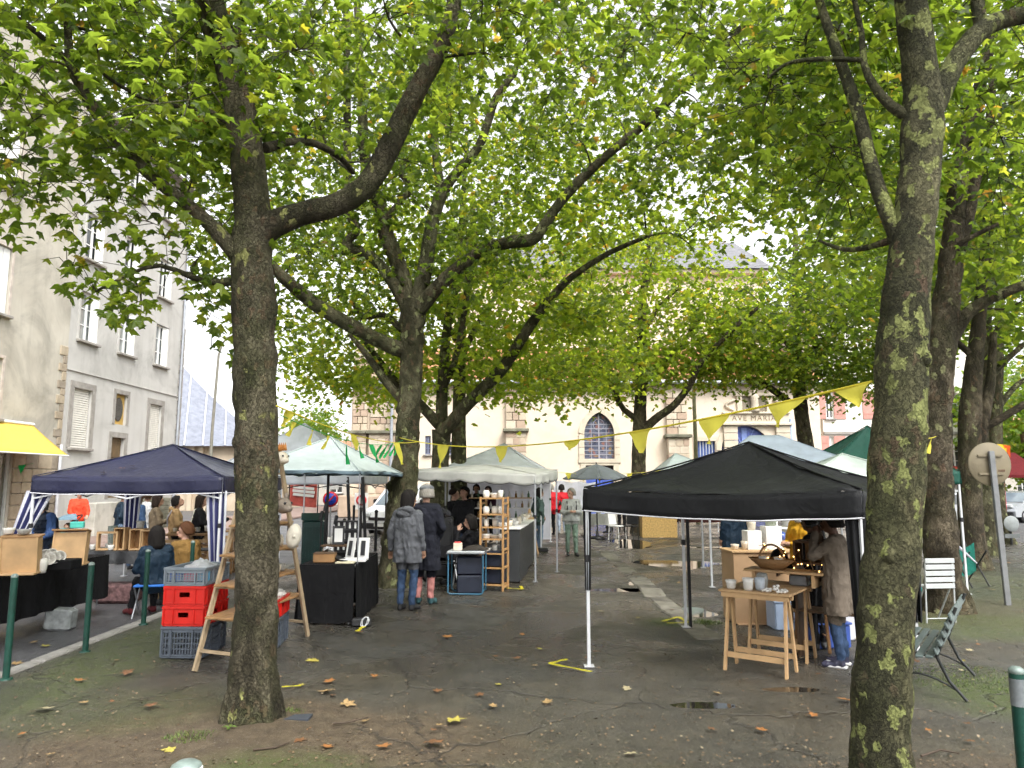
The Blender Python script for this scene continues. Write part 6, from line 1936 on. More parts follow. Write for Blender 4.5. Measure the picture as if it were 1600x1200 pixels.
def build_black_tent_stall():
 rz = -.63
 ex, ey = Vector((math.cos(rz), math.sin(rz), 0)), Vector((-math.sin(rz), math.cos(rz), 0))
 c0 = Vector((2.66, 7.78, 0))
 t = thing("trestle_table", "pine trestle table with cups under the front of the black canopy", "table", c0, rz)
 h = .76
 for k in range(4):
  MB().box((0, -.375 + .25 * k, h), (.70, .243, .022), None, .003).build("plank", PINE, t)
 MB().box((0, -.47, h - .035), (.66, .02, .05)).build("apron", PINE, t)
 trestle(t, 0, -.36, .56, h - .012, PINE); trestle(t, 0, .36, .56, h - .012, PINE)
 W = lambda a, b, z=0: c0 + ex * a + ey * b + Vector((0, 0, z))
 def put(n, l, c, a, b, z, *arg, **kw):
  p = W(a, b)
  return cup(n, l, c, p.x, p.y, z, *arg, **kw)
 zt = h + .013
 put("bowl", "white cup with brown rim at the corner of the trestle table", "cup", -.25, -.40, zt, .05, .085, WHITECER, flare=1.15)
 put("mug", "white enamel-like mug with dark rim on the trestle table", "mug", -.07, -.42, zt, .05, .12, WHITECER, flare=1.12)
 put("mug", "pale blue-grey mug behind the white mug", "mug", .02, -.34, zt, .05, .12, M("pale_blue_glaze", (.48, .53, .58), .3), flare=1.05)
 put("jar", "clear storage jar with metal clip on the trestle table", "jar", 0, -.2, zt, .06, .15, M("glass_jar", (.30, .30, .28), .08, .2, 5, .05, 10, 0, .8), flare=.85)
 for k in range(26):
  a = rnd.uniform(-.11, .11); b = rnd.uniform(-.05, .05)
  p = W(.19 + a, -.40 + b * 1.2)
  o = MB().ball((0, 0, 0), .018, 8, 6, (1.2, .9, .8)).build("pebble", WHITECER, None, (p.x, p.y, zt + .014 + .022 * (k % 3) * (1 - abs(a) / .11)), (rnd.uniform(0, 3), 0, rnd.uniform(0, 3)))
  tag(o, "small white pebble in the heap on the trestle table", "pebble", "heap of white pebbles on the trestle table")
 tag(MB().box((0, 0, .055), (.18, .14, .11), None, .01).build("cash_box", M("dull_metal_box", (.16, .165, .17), .4, .2, 8, .1, 40, .5), None, tuple(W(.25, .25, zt)), (0, 0, rz)), "dull grey metal box near the back of the trestle table", "box")
 # raised board with trug basket and lights
 rb = thing("riser_board", "raised plank shelf across the trestle table carrying the wooden trug", "shelf", W(.12, .22, zt), rz)
 MB().box((0, 0, .14), (.8, .3, .025), None, .004).build("board", PINE, rb)
 for s in (-1, 1):
  MB().box((s * .3, 0, .064), (.03, .26, .127)).build("support", PINE, rb)
 tr = thing("trug", "oval wooden trug basket with hoop handle holding white cups and fairy lights", "basket", W(-.02, .22, zt + .155), rz - .1)
 n = 20
 m = MB()
 pf = [(.10, 0, .06), (.22, .10, .12), (.235, .105, .125), (.225, .10, .115), (.10, .012, .06)]
 m.lathe([(0.0, .004), (.10, 0), (.205, .105), (.195, .108), (.09, .012), (0, .012)], 20, (0, 0, 0), 1.25, .62)
 m.build("bowl", PINED, tr)
 MB().tube([(.0 - .14 * math.cos(PI * k / 14), 0, .08 + .17 * math.sin(PI * k / 14)) for k in range(15)], .011, 6).build("handle", PINED, tr)
 for k in range(2):
  cup("cup", "%s white cup lying in the wooden trug" % ORD[k], "cup", W(-.1 + .16 * k, .2).x, W(-.1 + .16 * k, .2).y, zt + .18, .045, .1, WHITECER, "white cups in the trug")
 # fairy lights
 gl = bpy.data.materials.new("warm_fairy_light")
 gl.use_nodes = True
 bs = gl.node_tree.nodes["Principled BSDF"]
 bs.inputs["Base Color"].default_value = (1, .8, .4, 1)
 bs.inputs["Emission Color"].default_value = (1, .58, .18, 1)
 bs.inputs["Emission Strength"].default_value = 4
 ls = thing("fairy_lights", "string of warm fairy lights draped over the trug and dark cabinet", "lights", W(.0, .25, zt), rz)
 pts = []
 for k in range(34):
  s = k / 33
  pts.append((-.18 + .75 * s + .03 * math.sin(k * 1.7), .02 + .1 * math.sin(k * .9), .34 - .16 * s + .09 * math.sin(k * 1.1) + .04 * math.cos(k * 2.3)))
 MB().tube(pts, .0025, 4).build("wire", M("copper_wire", (.4, .22, .1), .4), ls)
 me = MB().ball((0, 0, 0), .0065, 8, 6).mesh("bulb", gl)
 for p in pts:
  inst("bulb", me, ls, p)
 # dark open cabinet with teapot
 cb = thing("display_cabinet", "dark wooden open display cabinet beside the trug", "cabinet", W(.5, .5, .0), rz)
 for s in (-1, 1):
  MB().box((s * .32, 0, .62), (.025, .3, 1.2)).build("side", DARKWOOD, cb)
 for z in (.5, .82, .99, 1.21):
  MB().box((0, 0, z), (.62, .3, .022)).build("shelf", DARKWOOD, cb)
 MB().box((-.1, .14, 1.1), (.36, .015, .2)).build("back_panel", PINED, cb)
 p = W(.55, .45)
 cup("teapot", "pale lidded teapot on the dark cabinet", "teapot", p.x, p.y, 1.0, .08, .12, CREAMCER, handle=True, flare=.6)
 p = W(.62, .5)
 tag(MB().lathe([(0, 0), (.12, .0), (.2, .04), (.21, .05), (.12, .015), (0, .012)], 20).build("platter", M("terracotta_platter", (.25, .10, .05), .5), None, (p.x, p.y, .833), (0, 0, 0)), "round brown platter on the middle shelf of the dark cabinet", "platter")
 # big cardboard counter behind, with white plinths
 cc = Vector((at(1190, 900, 10.1).x, 10.1, 0))
 cb = thing("cardboard_counter", "large cardboard box used as a counter at the back of the black canopy", "counter", cc, .03)
 MB().box((0, 0, .46), (.92, .5, .90), None, .006).build("body", CARDB, cb)
 MB().box((0, 0, .925), (.96, .54, .025), None, .004).build("top", PINE, cb)
 MB().box((-.05, -.28, .012), (.8, .12, .01)).build("flap", CARDB, cb)
 for k, (a, hh, w) in enumerate(((-.11, .25, .20), (.15, .31, .22))):
  tag(MB().box((0, 0, hh / 2), (w, .2, hh), None, .004).build("plinth", WHITEPL, None, (cc.x + a, cc.y, .938), (0, 0, .08)), ["lower white plinth on the cardboard counter", "taller white plinth on the cardboard counter"][k], "plinth")
 cup("vase", "beige stoneware vase on the lower white plinth", "vase", cc.x - .11, cc.y, 1.19, .06, .15, CREAMCER, flare=.95)
 cup("bowl", "wide grey-green bowl on the taller white plinth", "bowl", cc.x + .15, cc.y, 1.25, .07, .07, M("celadon_glaze", (.30, .34, .26), .35), flare=1.35)
 for k in range(2):
  cup("pot", ["small buff pot at the left end of the cardboard counter", "flared buff pot beside the lower plinth"][k], "pot", cc.x - .36 + .14 * k, cc.y - .05, .938, .05, .07 + .04 * k, CREAMCER)
 # white shelving beyond
 s = thing("white_shelf_unit", "white cubby shelf unit beyond the cardboard counter", "shelf", (at(1240, 840, 11.3).x, 11.3, 0), .05)
 for a in (-.3, -.1, .1, .3):
  MB().box((a, 0, .72), (.022, .26, 1.42)).build("divider", WHITEPL, s)
 for z in (.3, .6, .9, 1.15, 1.42):
  MB().box((0, 0, z), (.6, .255, .022)).build("shelf", WHITEPL, s)
 tag(MB().ball((0, 0, .075), .075, 14, 10).build("glass_ball", BLUECER, None, (cc.x + .33, cc.y + .1, .938 + .08)), "shiny dark blue ball at the end of the cardboard counter", "ball")
 # chair with black backpack, storage boxes
 cp = gnd(1272, 1018)
 ch = thing("wooden_chair", "small wooden chair carrying the black backpack", "chair", (cp.x, cp.y + .1, 0), -.2)
 MB().box((0, 0, .43), (.36, .34, .03), None, .008).build("seat", PINED, ch)
 for sx in (-1, 1):
  for sy in (-1, 1):
   MB().bar((sx * .15, sy * .14, .42), (sx * .17, sy * .16, 0), .032, .032).build("leg", PINED, ch)
  MB().box((sx * .15, -.0, .16), (.02, .28, .025)).build("stretcher", PINED, ch)
 bp = thing("backpack", "black fabric backpack sitting on the small wooden chair", "backpack", (cp.x, cp.y + .08, .447), -.2)
 BPM = cloth("black_backpack_nylon", (.008, .008, .009), .7, .2, .5)
 def bpf(u, v):
  a = 2 * PI * u
  z = .46 * v
  prof = (.9 + .1 * math.sin(PI * v)) * (1 - max(0, v - .75) ** 2 * 9)
  ca, sa = math.cos(a), math.sin(a)
  k = (abs(ca) ** 3.5 + abs(sa) ** 3.5) ** (-1 / 3.5)
  return Vector((.195 * prof * k * ca, .10 * prof * k * sa, z))
 m = MB().grid(bpf, 28, 14)
 m.add([bpf(u / 28, 1) for u in range(28)], [tuple(range(28))])
 m.build("body", BPM, bp)
 MB().box((0, -.10, .14), (.28, .05, .22), None, .03).build("pocket", BPM, bp)
 for sx in (-1, 1):
  MB().tube([(sx * .1, .1, .42), (sx * .13, .15, .3), (sx * .13, .12, .08)], .016, 6).build("strap", BPM, bp)
 MB().tube([(-.04, .02, .45), (0, .02, .50), (.04, .02, .45)], .01, 6).build("grab_handle", BPM, bp)
 for k, (px, py, dd, w, hh, col, lab) in enumerate(((1225, 965, 9.6, .34, .34, (.40, .50, .66), "pale blue translucent storage box beside the cardboard counter"), (1285, 1000, 8.6, .5, .26, (.05, .10, .36), "blue plastic storage box behind the chair"), (1306, 985, 9.0, .3, .3, (.62, .62, .66), "white storage box behind the chair, by the dark trousers"))):
  p = at(px, py, dd)
  b = thing("storage_box", lab, "box", (p.x, dd, 0), .1 * k)
  mt = M("box_plastic_%d" % k, col, .35, .1)
  MB().box((0, 0, hh / 2), (w, .34, hh), None, .015).build("body", mt, b)
  MB().box((0, 0, hh + .01), (w + .03, .37, .025), None, .006).build("lid", mt, b)
 p = at(1290, 850, 8.2)
 ms = thing("folding_easel", "dark metal easel standing beside the dark cabinet", "easel", (p.x, 8.2, 0), .2)
 for (a, b) in (((-.2, 0, 0), (-.02, .1, 1.45)), ((.2, 0, 0), (.02, .1, 1.45)), ((0, .4, 0), (0, .1, 1.4))):
  MB().bar(a, b, .02, .02).build("leg", STEELD, ms)
 MB().box((0, .04, .8), (.4, .03, .02)).build("ledge", STEELD, ms)
build_black_tent_stall()
# ------------------------------------------------------------------ people
SKIN = {"l": M("fair_skin", (.48, .28, .20), .5, .1, 12, .05, 80), "m": M("tan_skin", (.36, .20, .13), .5, .1, 12, .05, 80), "d": M("brown_skin", (.12, .06, .038), .5, .1, 12, .05, 80)}
HAIRM = {}
def hair_mat(n, c):
 if n not in HAIRM:
  b = NB("hair_" + n)
  v = b.oc()
  st = b.noise(b.mapping(v, scale=(60, 60, 6)), 3, 4)
  HAIRM[n] = b.surf(b.bsdf(b.ramp(st, [(.3, tuple(x * .6 for x in c)), (.7, tuple(x * 1.4 for x in c))]), .7, 0, b.bump(st, .6, .006), .15))
 return HAIRM[n]
HC = {"black": (.012, .010, .009), "brown": (.045, .026, .014), "dark": (.022, .014, .010), "grey": (.26, .24, .21), "auburn": (.075, .032, .014)}
EYE = M("dark_eye", (.015, .012, .01), .2)
LIP = M("lip", (.32, .12, .10), .5)

def capsule(m, a, b, ra, rb, n=12, rings=4):
 """closed tapered capsule"""
 a, b = Vector(a), Vector(b)
 d = b - a
 L = d.length
 d = d / L if L > 1e-6 else Vector((0, 0, 1))
 x, y = frame_for(d)
 vs, fs = [a - d * ra], []
 ringsl = []
 for i in range(1, rings + 1):
  t = PI / 2 * (1 - i / rings)
  ringsl.append((a - d * ra * math.sin(t), ra * math.cos(t)))
 for i in range(0, rings):
  t = PI / 2 * i / rings
  ringsl.append((b + d * rb * math.sin(t), rb * math.cos(t)))
 for c, r in ringsl:
  for k in range(n):
   w = 2 * PI * k / n
   vs.append(c + x * r * math.cos(w) + y * r * math.sin(w))
 vs.append(b + d * rb)
 for k in range(n):
  fs.append((0, 1 + (k + 1) % n, 1 + k))
 nr = len(ringsl)
 for i in range(nr - 1):
  for k in range(n):
   p, q = 1 + i * n, 1 + (i + 1) * n
   fs.append((p + k, p + (k + 1) % n, q + (k + 1) % n, q + k))
 e = 1 + (nr - 1) * n
 for k in range(n):
  fs.append((e + k, e + (k + 1) % n, len(vs) - 1))
 m.add(vs, fs, True)

def person(label, x, y, facing, height=1.70, z0=0.0, pose="stand", top=None, bottom=None, shoes=None, skin="l", hair="dark", style="short", coat=0.0, bulk=1.0, J=None, vox=.017, look=0.0, tilt=0.0, hat=None, sleeve=None, hood=False, bare=False, collar=None):
 """one continuous body (capsule skeleton, fused and smoothed) in clothes; hair, hat, hood, eyes are children.
 facing: 0 looks along +Y (away from the camera)"""
 s = height / 1.75
 j = {"pelvis": (0, 0, .96), "chest": (0, .0, 1.31), "neck": (0, .0, 1.49), "head": (0, .03, 1.645)}
 for q, sg in (("L", -1), ("R", 1)):
  j.update({"sh" + q: (sg * .175, -.01, 1.43), "el" + q: (sg * .235, -.03, 1.14), "wr" + q: (sg * .235, .06, .90), "hip" + q: (sg * .09, 0, .93), "kn" + q: (sg * .10, .03, .50), "an" + q: (sg * .10, -.02, .09), "toe" + q: (sg * .12, .16, .035)})
 if pose == "walk":
  j.update(knL=(-.09, .16, .52), anL=(-.09, .20, .10), toeL=(-.10, .38, .05), knR=(.09, .0, .49), anR=(.09, -.22, .14), toeR=(.10, -.05, .035))
 if pose in ("sit",):
  dz = -.44
  for k in list(j):
   p = j[k]
   if k in ("pelvis", "chest", "neck", "head") or k[:2] in ("sh", "el", "wr", "hi"):
    j[k] = (p[0], p[1], p[2] + dz)
  for q, sg in (("L", -1), ("R", 1)):
   j["kn" + q] = (sg * .13, .42, .50); j["an" + q] = (sg * .13, .40, .09); j["toe" + q] = (sg * .14, .58, .035)
   j["wr" + q] = (sg * .16, .33, .66); j["el" + q] = (sg * .25, .06, .70)
 if pose == "front":      # hands together in front of the chest
  for q, sg in (("L", -1), ("R", 1)):
   j["el" + q] = (sg * .25, .05, 1.14); j["wr" + q] = (sg * .07, .26, 1.17)
 if pose == "photo":      # hands raised to the face
  for q, sg in (("L", -1), ("R", 1)):
   j["el" + q] = (sg * .25, .20, 1.26); j["wr" + q] = (sg * .09, .20, 1.52)
 if pose == "reach":
  for q, sg in (("L", -1), ("R", 1)):
   j["el" + q] = (sg * .24, .12, 1.13); j["wr" + q] = (sg * .17, .36, 1.0)
 if pose == "pockets":
  for q, sg in (("L", -1), ("R", 1)):
   j["el" + q] = (sg * .29, -.07, 1.15); j["wr" + q] = (sg * .19, .07, .97)
 j.update(J or {})
 j = {k: Vector(v) for k, v in j.items()}
 B = bulk
 prims = []   # (a, b, ra, rb, label) labels: 0 skin 1 top 2 bottom 3 shoes 4 sleeve
 def P(a, b, ra, rb, l): prims.append((Vector(a), Vector(b), ra, rb, l))
 up = (j["neck"] - j["pelvis"]).normalized()
 rt = (j["shR"] - j["shL"]).normalized()
 fw = up.cross(rt).normalized()
 # torso
 for sg in (-1, 1):
  P(j["pelvis"] + rt * sg * .07 + up * .02, j["chest"] + rt * sg * .085, .115 * B, .122 * B, 1)
 P(j["pelvis"] + fw * .01, j["chest"] - fw * .005, .125 * B, .135 * B, 1)
 P(j["shL"] * .82 + j["shR"] * .18 - up * .02, j["shR"] * .82 + j["shL"] * .18 - up * .02, .085 * B, .085 * B, 1)
 P(j["chest"], j["neck"] - up * .03, .12 * B, .075, 1)
 # hips
 P(j["hipL"], j["hipR"], .118, .118, 2)
 sit = pose == "sit"
 if coat > 0 and not sit:
  for sg in (-1, 1):
   P(j["pelvis"] + rt * sg * .075, j["pelvis"] + rt * sg * .10 - Vector((0, 0, coat)), .128 * B, .125 * B, 1)
  P(j["pelvis"] + fw * .03, j["pelvis"] + fw * .03 - Vector((0, 0, coat)), .125 * B, .12 * B, 1)
 else:
  P(j["pelvis"] - up * .03 - rt * .05, j["pelvis"] - up * .03 + rt * .05, .13 * B, .13 * B, 1)
 sl = 4 if sleeve is not None else 1
 for q in "LR":
  P(j["sh" + q], j["el" + q], .066 * B, .052 * B, sl)
  w = j["el" + q].lerp(j["wr" + q], .93)
  P(j["el" + q], w, .052 * B, .040 * B, 0 if bare else sl)
  d = (j["wr" + q] - j["el" + q]).normalized()
  P(j["wr" + q] - d * .02, j["wr" + q] + d * .055, .028, .036, 0)
  P(j["hip" + q], j["kn" + q], .092, .066, 2)
  P(j["kn" + q], j["an" + q] + Vector((0, 0, .03)), .066, .050, 2)
  P(j["an" + q] - Vector((0, 0, .03)), j["toe" + q], .044, .036, 3)
  P(j["an" + q] + Vector((0, 0, -.045)), j["an" + q] + Vector((0, -.0, .02)), .046, .044, 3)
 # head
 hc = j["head"]
 P(j["neck"] - up * .02, hc - Vector((0, 0, .07)), .056, .056, 0)
 hm = Matrix.Rotation(look, 3, 'Z') @ Matrix.Rotation(-tilt, 3, 'X')
 H = lambda a, b, c: hc + hm @ Vector((a, b, c))
 P(H(0, -.015, .035), H(0, .015, .025), .092, .088, 0)
 P(H(0, .03, -.055), H(0, .055, -.075), .066, .046, 0)
 P(H(0, .10, .005), H(0, .122, -.022), .012, .017, 0)
 P(H(-.035, .088, .03), H(.035, .088, .03), .014, .014, 0)
 P(H(0, .093, -.062), H(0, .096, -.064), .020, .020, 0)
 for sg in (-1, 1):
  P(H(sg * .086, -.005, .0), H(sg * .092, -.012, .03), .016, .017, 0)
 m = MB()
 for a, b, ra, rb, l in prims:
  capsule(m, a, b, ra, rb)
 me = m.mesh("person_raw", SKIN[skin])
 tmp = bpy.data.objects.new("person_raw", me)
 COL.objects.link(tmp)
 md = tmp.modifiers.new("r", 'REMESH'); md.mode = 'VOXEL'; md.voxel_size = vox
 sm = tmp.modifiers.new("s", 'SMOOTH'); sm.factor = .5; sm.iterations = 2
 dg = bpy.context.evaluated_depsgraph_get()
 dg.update()
 ev = tmp.evaluated_get(dg)
 bm_ = bpy.data.meshes.new_from_object(ev)
 bpy.data.objects.remove(tmp); bpy.data.meshes.remove(me)
 nv = len(bm_.vertices)
 co = np.empty(nv * 3, np.float32); bm_.vertices.foreach_get("co", co); co = co.reshape(-1, 3)
 nf = len(bm_.polygons)
 cen = np.empty(nf * 3, np.float32); bm_.polygons.foreach_get("center", cen); cen = cen.reshape(-1, 3)
 best = np.full(nf, 1e9); lab = np.zeros(nf, np.int32)
 for a, b, ra, rb, l in prims:
  a_, b_ = np.array(a), np.array(b)
  d = b_ - a_
  t = np.clip(((cen - a_) @ d) / max(1e-9, d @ d), 0, 1)
  dist = np.linalg.norm(cen - a_ - t[:, None] * d, axis=1) - (ra + (rb - ra) * t)
  u = dist < best
  best[u] = dist[u]; lab[u] = l
 # straight hem on coats
 if coat > 0 and not sit:
  hem = float(j["pelvis"].z) - coat - .03
  dx = np.abs(co[:, 0]); low = (co[:, 2] < hem) & (co[:, 2] > hem - .16)
  leg = np.full(nv, 1e9)
  for a, b, ra, rb, l in prims:
   if l != 2: continue
   a_, b_ = np.array(a), np.array(b); d = b_ - a_
   t = np.clip(((co - a_) @ d) / max(1e-9, d @ d), 0, 1)
   leg = np.minimum(leg, np.linalg.norm(co - a_ - t[:, None] * d, axis=1) - (ra + (rb - ra) * t))
  mv = low & (leg > .012)
  co[mv, 2] = hem
 # folds: push the cloth in and out a little
 nrm = np.empty(nv * 3, np.float32); bm_.vertices.foreach_get("normal", nrm); nrm = nrm.reshape(-1, 3)
 amp = np.array([pnoise(Vector((float(c[0]) * 9 + x * 3, float(c[1]) * 9 + y, float(c[2]) * 14))) for c in co])
 hz = float(j["neck"].z)
 fold = np.array([abs(pnoise(Vector((float(c[0]) * 14 + y, float(c[1]) * 14, float(c[2]) * 6 + x + 7 * abs(float(c[0])))))) for c in co])
 co = co + nrm * ((amp * .012 - fold * .022 + .006) * (co[:, 2] < hz - .05))[:, None]
 bm_.vertices.foreach_set("co", co.ravel())
 mats = [SKIN[skin], top, bottom, shoes or M("dark_shoe", (.02, .02, .022), .6), sleeve or top]
 bm_.materials.clear()
 for k in mats: bm_.materials.append(k)
 bm_.polygons.foreach_set("material_index", lab)
 bm_.polygons.foreach_set("use_smooth", np.full(nf, True))
 # fingers: added to the same body mesh
 fm = MB()
 for q, sg in (("L", -1), ("R", 1)):
  d = (j["wr" + q] - j["el" + q]).normalized()
  pal = j["wr" + q] + d * .06
  sd = d.cross(Vector((0, 0, 1)))
  if sd.length < .2: sd = Vector((0, 1, 0))
  sd.normalize()
  dn = d.cross(sd).normalized()
  if dn.z > 0: dn = -dn
  for f, (o, L) in enumerate(((-.026, .066), (-.009, .076), (.009, .072), (.025, .056))):
   b0 = pal + sd * o
   fm.tube([b0 - d * .02, b0 + d * L * .5, b0 + d * L * .85 + dn * .018, b0 + d * L * .9 + dn * .038], [.0095, .009, .008, .006], 6)
  b0 = pal - sd * .03 * sg - d * .03
  fm.tube([b0, b0 - sd * .03 * sg + d * .02, b0 - sd * .032 * sg + d * .055 + dn * .01], [.011, .010, .007], 6)
 fme = fm.mesh("f", SKIN[skin])
 import bmesh
 bb = bmesh.new()
 bb.from_mesh(bm_); bb.from_mesh(fme)
 bb.to_mesh(bm_); bb.free()
 bpy.data.meshes.remove(fme)
 bm_.name = "person"
 o = bpy.data.objects.new("person", bm_)
 COL.objects.link(o)
 o.location = (x, y, z0)
 o.rotation_euler = (0, 0, facing)
 o.scale = (s, s, s)
 tag(o, label, "person")
 # face
 for sg in (-1, 1):
  MB().ball(H(sg * .033, .098, .012), .0105, 8, 6).build("eye", EYE, o)
 MB().ball(H(0, .112, -.062), .02, 8, 6, (1.2, .4, .35)).build("mouth", LIP, o)
 # hair
 hmx = hair_mat(hair, HC[hair])
 if style != "none":
  hb = MB()
  def hf(u, v):
   a = 2 * PI * u                      # 0 = right side, PI/2 = front
   front = max(0, math.sin(a))
   low = {"short": -.10, "bob": -.20, "long": -.42, "bun": -.09, "beanie": .0, "wavy": -.24}.get(style, -.1)
   lo_ang = -.35 + 1.05 * front ** 1.5
   t = lo_ang + (PI / 2 - lo_ang) * v
   r = .108 + .006 * pnoise(Vector((math.cos(a) * 3, math.sin(a) * 3, v * 4)))
   p = Vector((r * math.cos(t) * math.cos(a) * .96, r * 1.12 * math.cos(t) * math.sin(a) - .012, r * 1.1 * math.sin(t) + .035))
   if v < .35 and front < .55 and low < -.09:
    k = (1 - v / .35)
    p.z += (low + .05) * k * (1 - front / .55)
    p.y -= .01 * k
    p.x *= 1 + .12 * k
   p += Vector((pnoise(p * 22 + Vector((x, 0, 0))), pnoise(p * 22), 0)) * (.012 if style == "wavy" else .006)
   return H(*p)
  hb.grid(hf, 28, 12)
  if style == "bun":
   hb.ball(H(0, -.05, .165), .045, 10, 7)
  ho = hb.build("hair", hmx, o)
  solidify(ho, .012)
 if hat == "flatcap":
  hh = MB()
  hh.ball(H(0, .0, .085), .118, 16, 8, (1.0, 1.12, .55), True, hm)
  hh.box(H(0, .12, .065), (.15, .09, .012), hm @ Euler((-.25, 0, 0)).to_matrix(), .005)
  hh.build("flat_cap", cloth("grey_checked_cap", (.12, .125, .13), .9, .5), o)
 if hat == "cap":
  hh = MB()
  hh.ball(H(0, -.005, .075), .112, 16, 8, (1.0, 1.08, .75), True, hm)
  hh.box(H(0, .13, .055), (.14, .10, .012), hm @ Euler((-.3, 0, 0)).to_matrix(), .005)
  hh.build("cap", cloth("black_cap", (.01, .01, .011)), o)
 if hat == "beanie":
  MB().ball(H(0, -.01, .06), .118, 16, 8, (1, 1.08, .95), True, hm).build("hat", cloth("dark_knit_hat", (.02, .02, .024)), o)
 if hood:
  hd = MB()
  n_ = j["neck"]
  hd.tube([n_ + Vector((.10 * math.sin(k * PI / 6) * 1.15, -.065 - .045 * abs(math.cos(k * PI / 6)) + .10 * (k in (0, 12)) * 0, -.02 + .04 * math.cos(k * PI / 6))) for k in range(13)], [.045 + .012 * math.sin(k) for k in range(13)], 8)
  hd.ball(n_ + Vector((0, -.09, -.04)), .10, 12, 8, (1.15, .6, .9))
  hd.build("hood", top, o)
 if collar is not None:
  MB().tube([j["neck"] + Vector((.075 * math.cos(k * PI / 8), .065 * math.sin(k * PI / 8) + .005, -.01)) for k in range(17)], .028, 8).build("collar", collar, o)
 return o

def child(o, mb, name, mat):
 return mb.build(name, mat, o)
def build_people():
 JEANS = cloth("blue_denim", (.035, .06, .115), .9, .4)
 LJEANS = cloth("faded_denim", (.17, .24, .34), .85, .25)
 DARKT = cloth("black_trousers", (.012, .012, .014))
 GREYCO = cloth("charcoal_parka", (.10, .104, .115), .8, .2, .6)
 NAVYCO = cloth("navy_black_coat", (.014, .015, .022), .9)
 PINKT = cloth("dusty_pink_trousers", (.40, .17, .155))
 TEALJ = cloth("grey_green_jacket", (.075, .115, .105))
 REDJ = cloth("red_rain_jacket", (.55, .015, .025), .6)
 GREYH = cloth("pale_grey_hoodie", (.40, .41, .39))
 GREENT = cloth("sage_trousers", (.17, .24, .19))
 WSHOE = M("white_trainers", (.6, .6, .6), .5)
 CAMEL = cloth("camel_hoodie", (.36, .235, .115))
 TAUPE = cloth("taupe_overcoat", (.15, .122, .095), .9, .15, .5)
 YELL = cloth("mustard_coat", (.55, .29, .02), .85)
 BLACKJ = cloth("black_jacket", (.009, .009, .011), .8)
 NAVYJ = cloth("navy_jacket", (.012, .026, .045), .6)
 OCHRE = cloth("ochre_jacket", (.20, .115, .035))
 BROWNC = cloth("brown_coat", (.15, .115, .075))
 DENIMJ = cloth("denim_jacket", (.04, .075, .15), .85, .3)
 ORANGE = cloth("orange_red_jacket", (.62, .06, .025), .7)
 PUFF = cloth("navy_quilted_vest", (.015, .025, .045), .5)
 BLUESH = cloth("blue_shirt_sleeve", (.05, .10, .24))
 # couple in the middle
 g = gnd(634, 955)
 o = person("person in charcoal hooded parka and blue jeans with dark hair, back turned", g.x, g.y + .05, -.35, 1.68, 0, "stand", GREYCO, JEANS, skin="m", hair="black", style="bob", coat=.22, bulk=1.12, hood=True, look=-.5, vox=.013, J={"elL": (-.27, -.04, 1.15), "wrL": (-.30, .02, .88)})
 g = gnd(660, 948)
 o = person("person in long navy coat, dusty pink trousers and grey flat cap", g.x, g.y + .25, -.2, 1.76, 0, "pockets", NAVYCO, PINKT, M("teal_shoe", (.03, .08, .09), .6), "l", "grey", "short", coat=.42, bulk=1.18, hat="flatcap", look=.5, vox=.013)
 # walkers
 g = gnd(893, 868)
 o = person("grey-haired person in pale hoodie and sage trousers walking towards the camera", g.x, g.y, PI + .1, 1.64, 0, "front", GREYH, GREENT, M("black_trainer", (.03, .03, .03), .6), "l", "grey", "short", coat=.02, bulk=1.15, look=-.9, vox=.014, J={"knL": (-.09, .12, .51), "anL": (-.1, .13, .09), "toeL": (-.12, .31, .035)})
 for sg in (-1, 1):
  MB().tube([(sg * .11, -.16, 1.05), (sg * .13, -.1, 1.44), (sg * .125, .08, 1.44), (sg * .12, .15, 1.25), (sg * .13, .05, 1.05)], .017, 6).build("backpack_strap", BLACKPL, o)
 MB().box((0, -.22, 1.2), (.30, .14, .40), None, .05).build("backpack", BLACKJ, o)
 g = gnd(842, 860)
 person("person in grey-green hooded jacket and jeans beside the white tent leg", g.x, g.y, -1.2, 1.63, 0, "pockets", TEALJ, LJEANS, WSHOE, "m", "black", "bob", coat=.12, bulk=1.12, hood=True, vox=.016)
 g = gnd(861, 836)
 person("person in red jacket with greying hair, partly behind the tent leg", g.x, g.y, .3, 1.72, 0, "stand", REDJ, DARKT, None, "l", "grey", "short", coat=.1, bulk=1.12, vox=.02)
 g = gnd(878, 834)
 o = person("person in bright red jacket and pale jeans with a small black bag", g.x, g.y, .1, 1.70, 0, "stand", REDJ, cloth("pale_blue_jeans", (.36, .43, .52)), WSHOE, "m", "black", "short", coat=.08, bulk=1.12, vox=.02)
 MB().ball((-.14, -.16, 1.12), .11, 12, 8, (1, .5, .9)).build("bag", BLACKPL, o)
 g = gnd(952, 833)
 o = person("person in black seen from behind beneath the grey parasol, bending over a table", g.x, g.y, .6, 1.70, 0, "reach", BLACKJ, DARKT, None, "l", "dark", "short", bulk=1.1, vox=.02, J={"chest": (0, .12, 1.25), "neck": (0, .22, 1.38), "head": (0, .30, 1.50), "shL": (-.175, .17, 1.34), "shR": (.175, .17, 1.34)})
 g = gnd(972, 832)
 person("person in black standing beside the parasol pole", g.x, g.y, -.4, 1.66, 0, "stand", BLACKJ, DARKT, None, "m", "dark", "short", bulk=1.08, vox=.02)
 # under the scalloped stall
 p = at(726, 800, 15.6)
 person("person in black jacket and black cap bending over the stall", p.x, 15.6, 2.6, 1.70, 0, "reach", BLACKJ, JEANS, None, "l", "dark", "short", hat="cap", bulk=1.12, tilt=-.5, vox=.017)
 p = at(708, 790, 16.4)
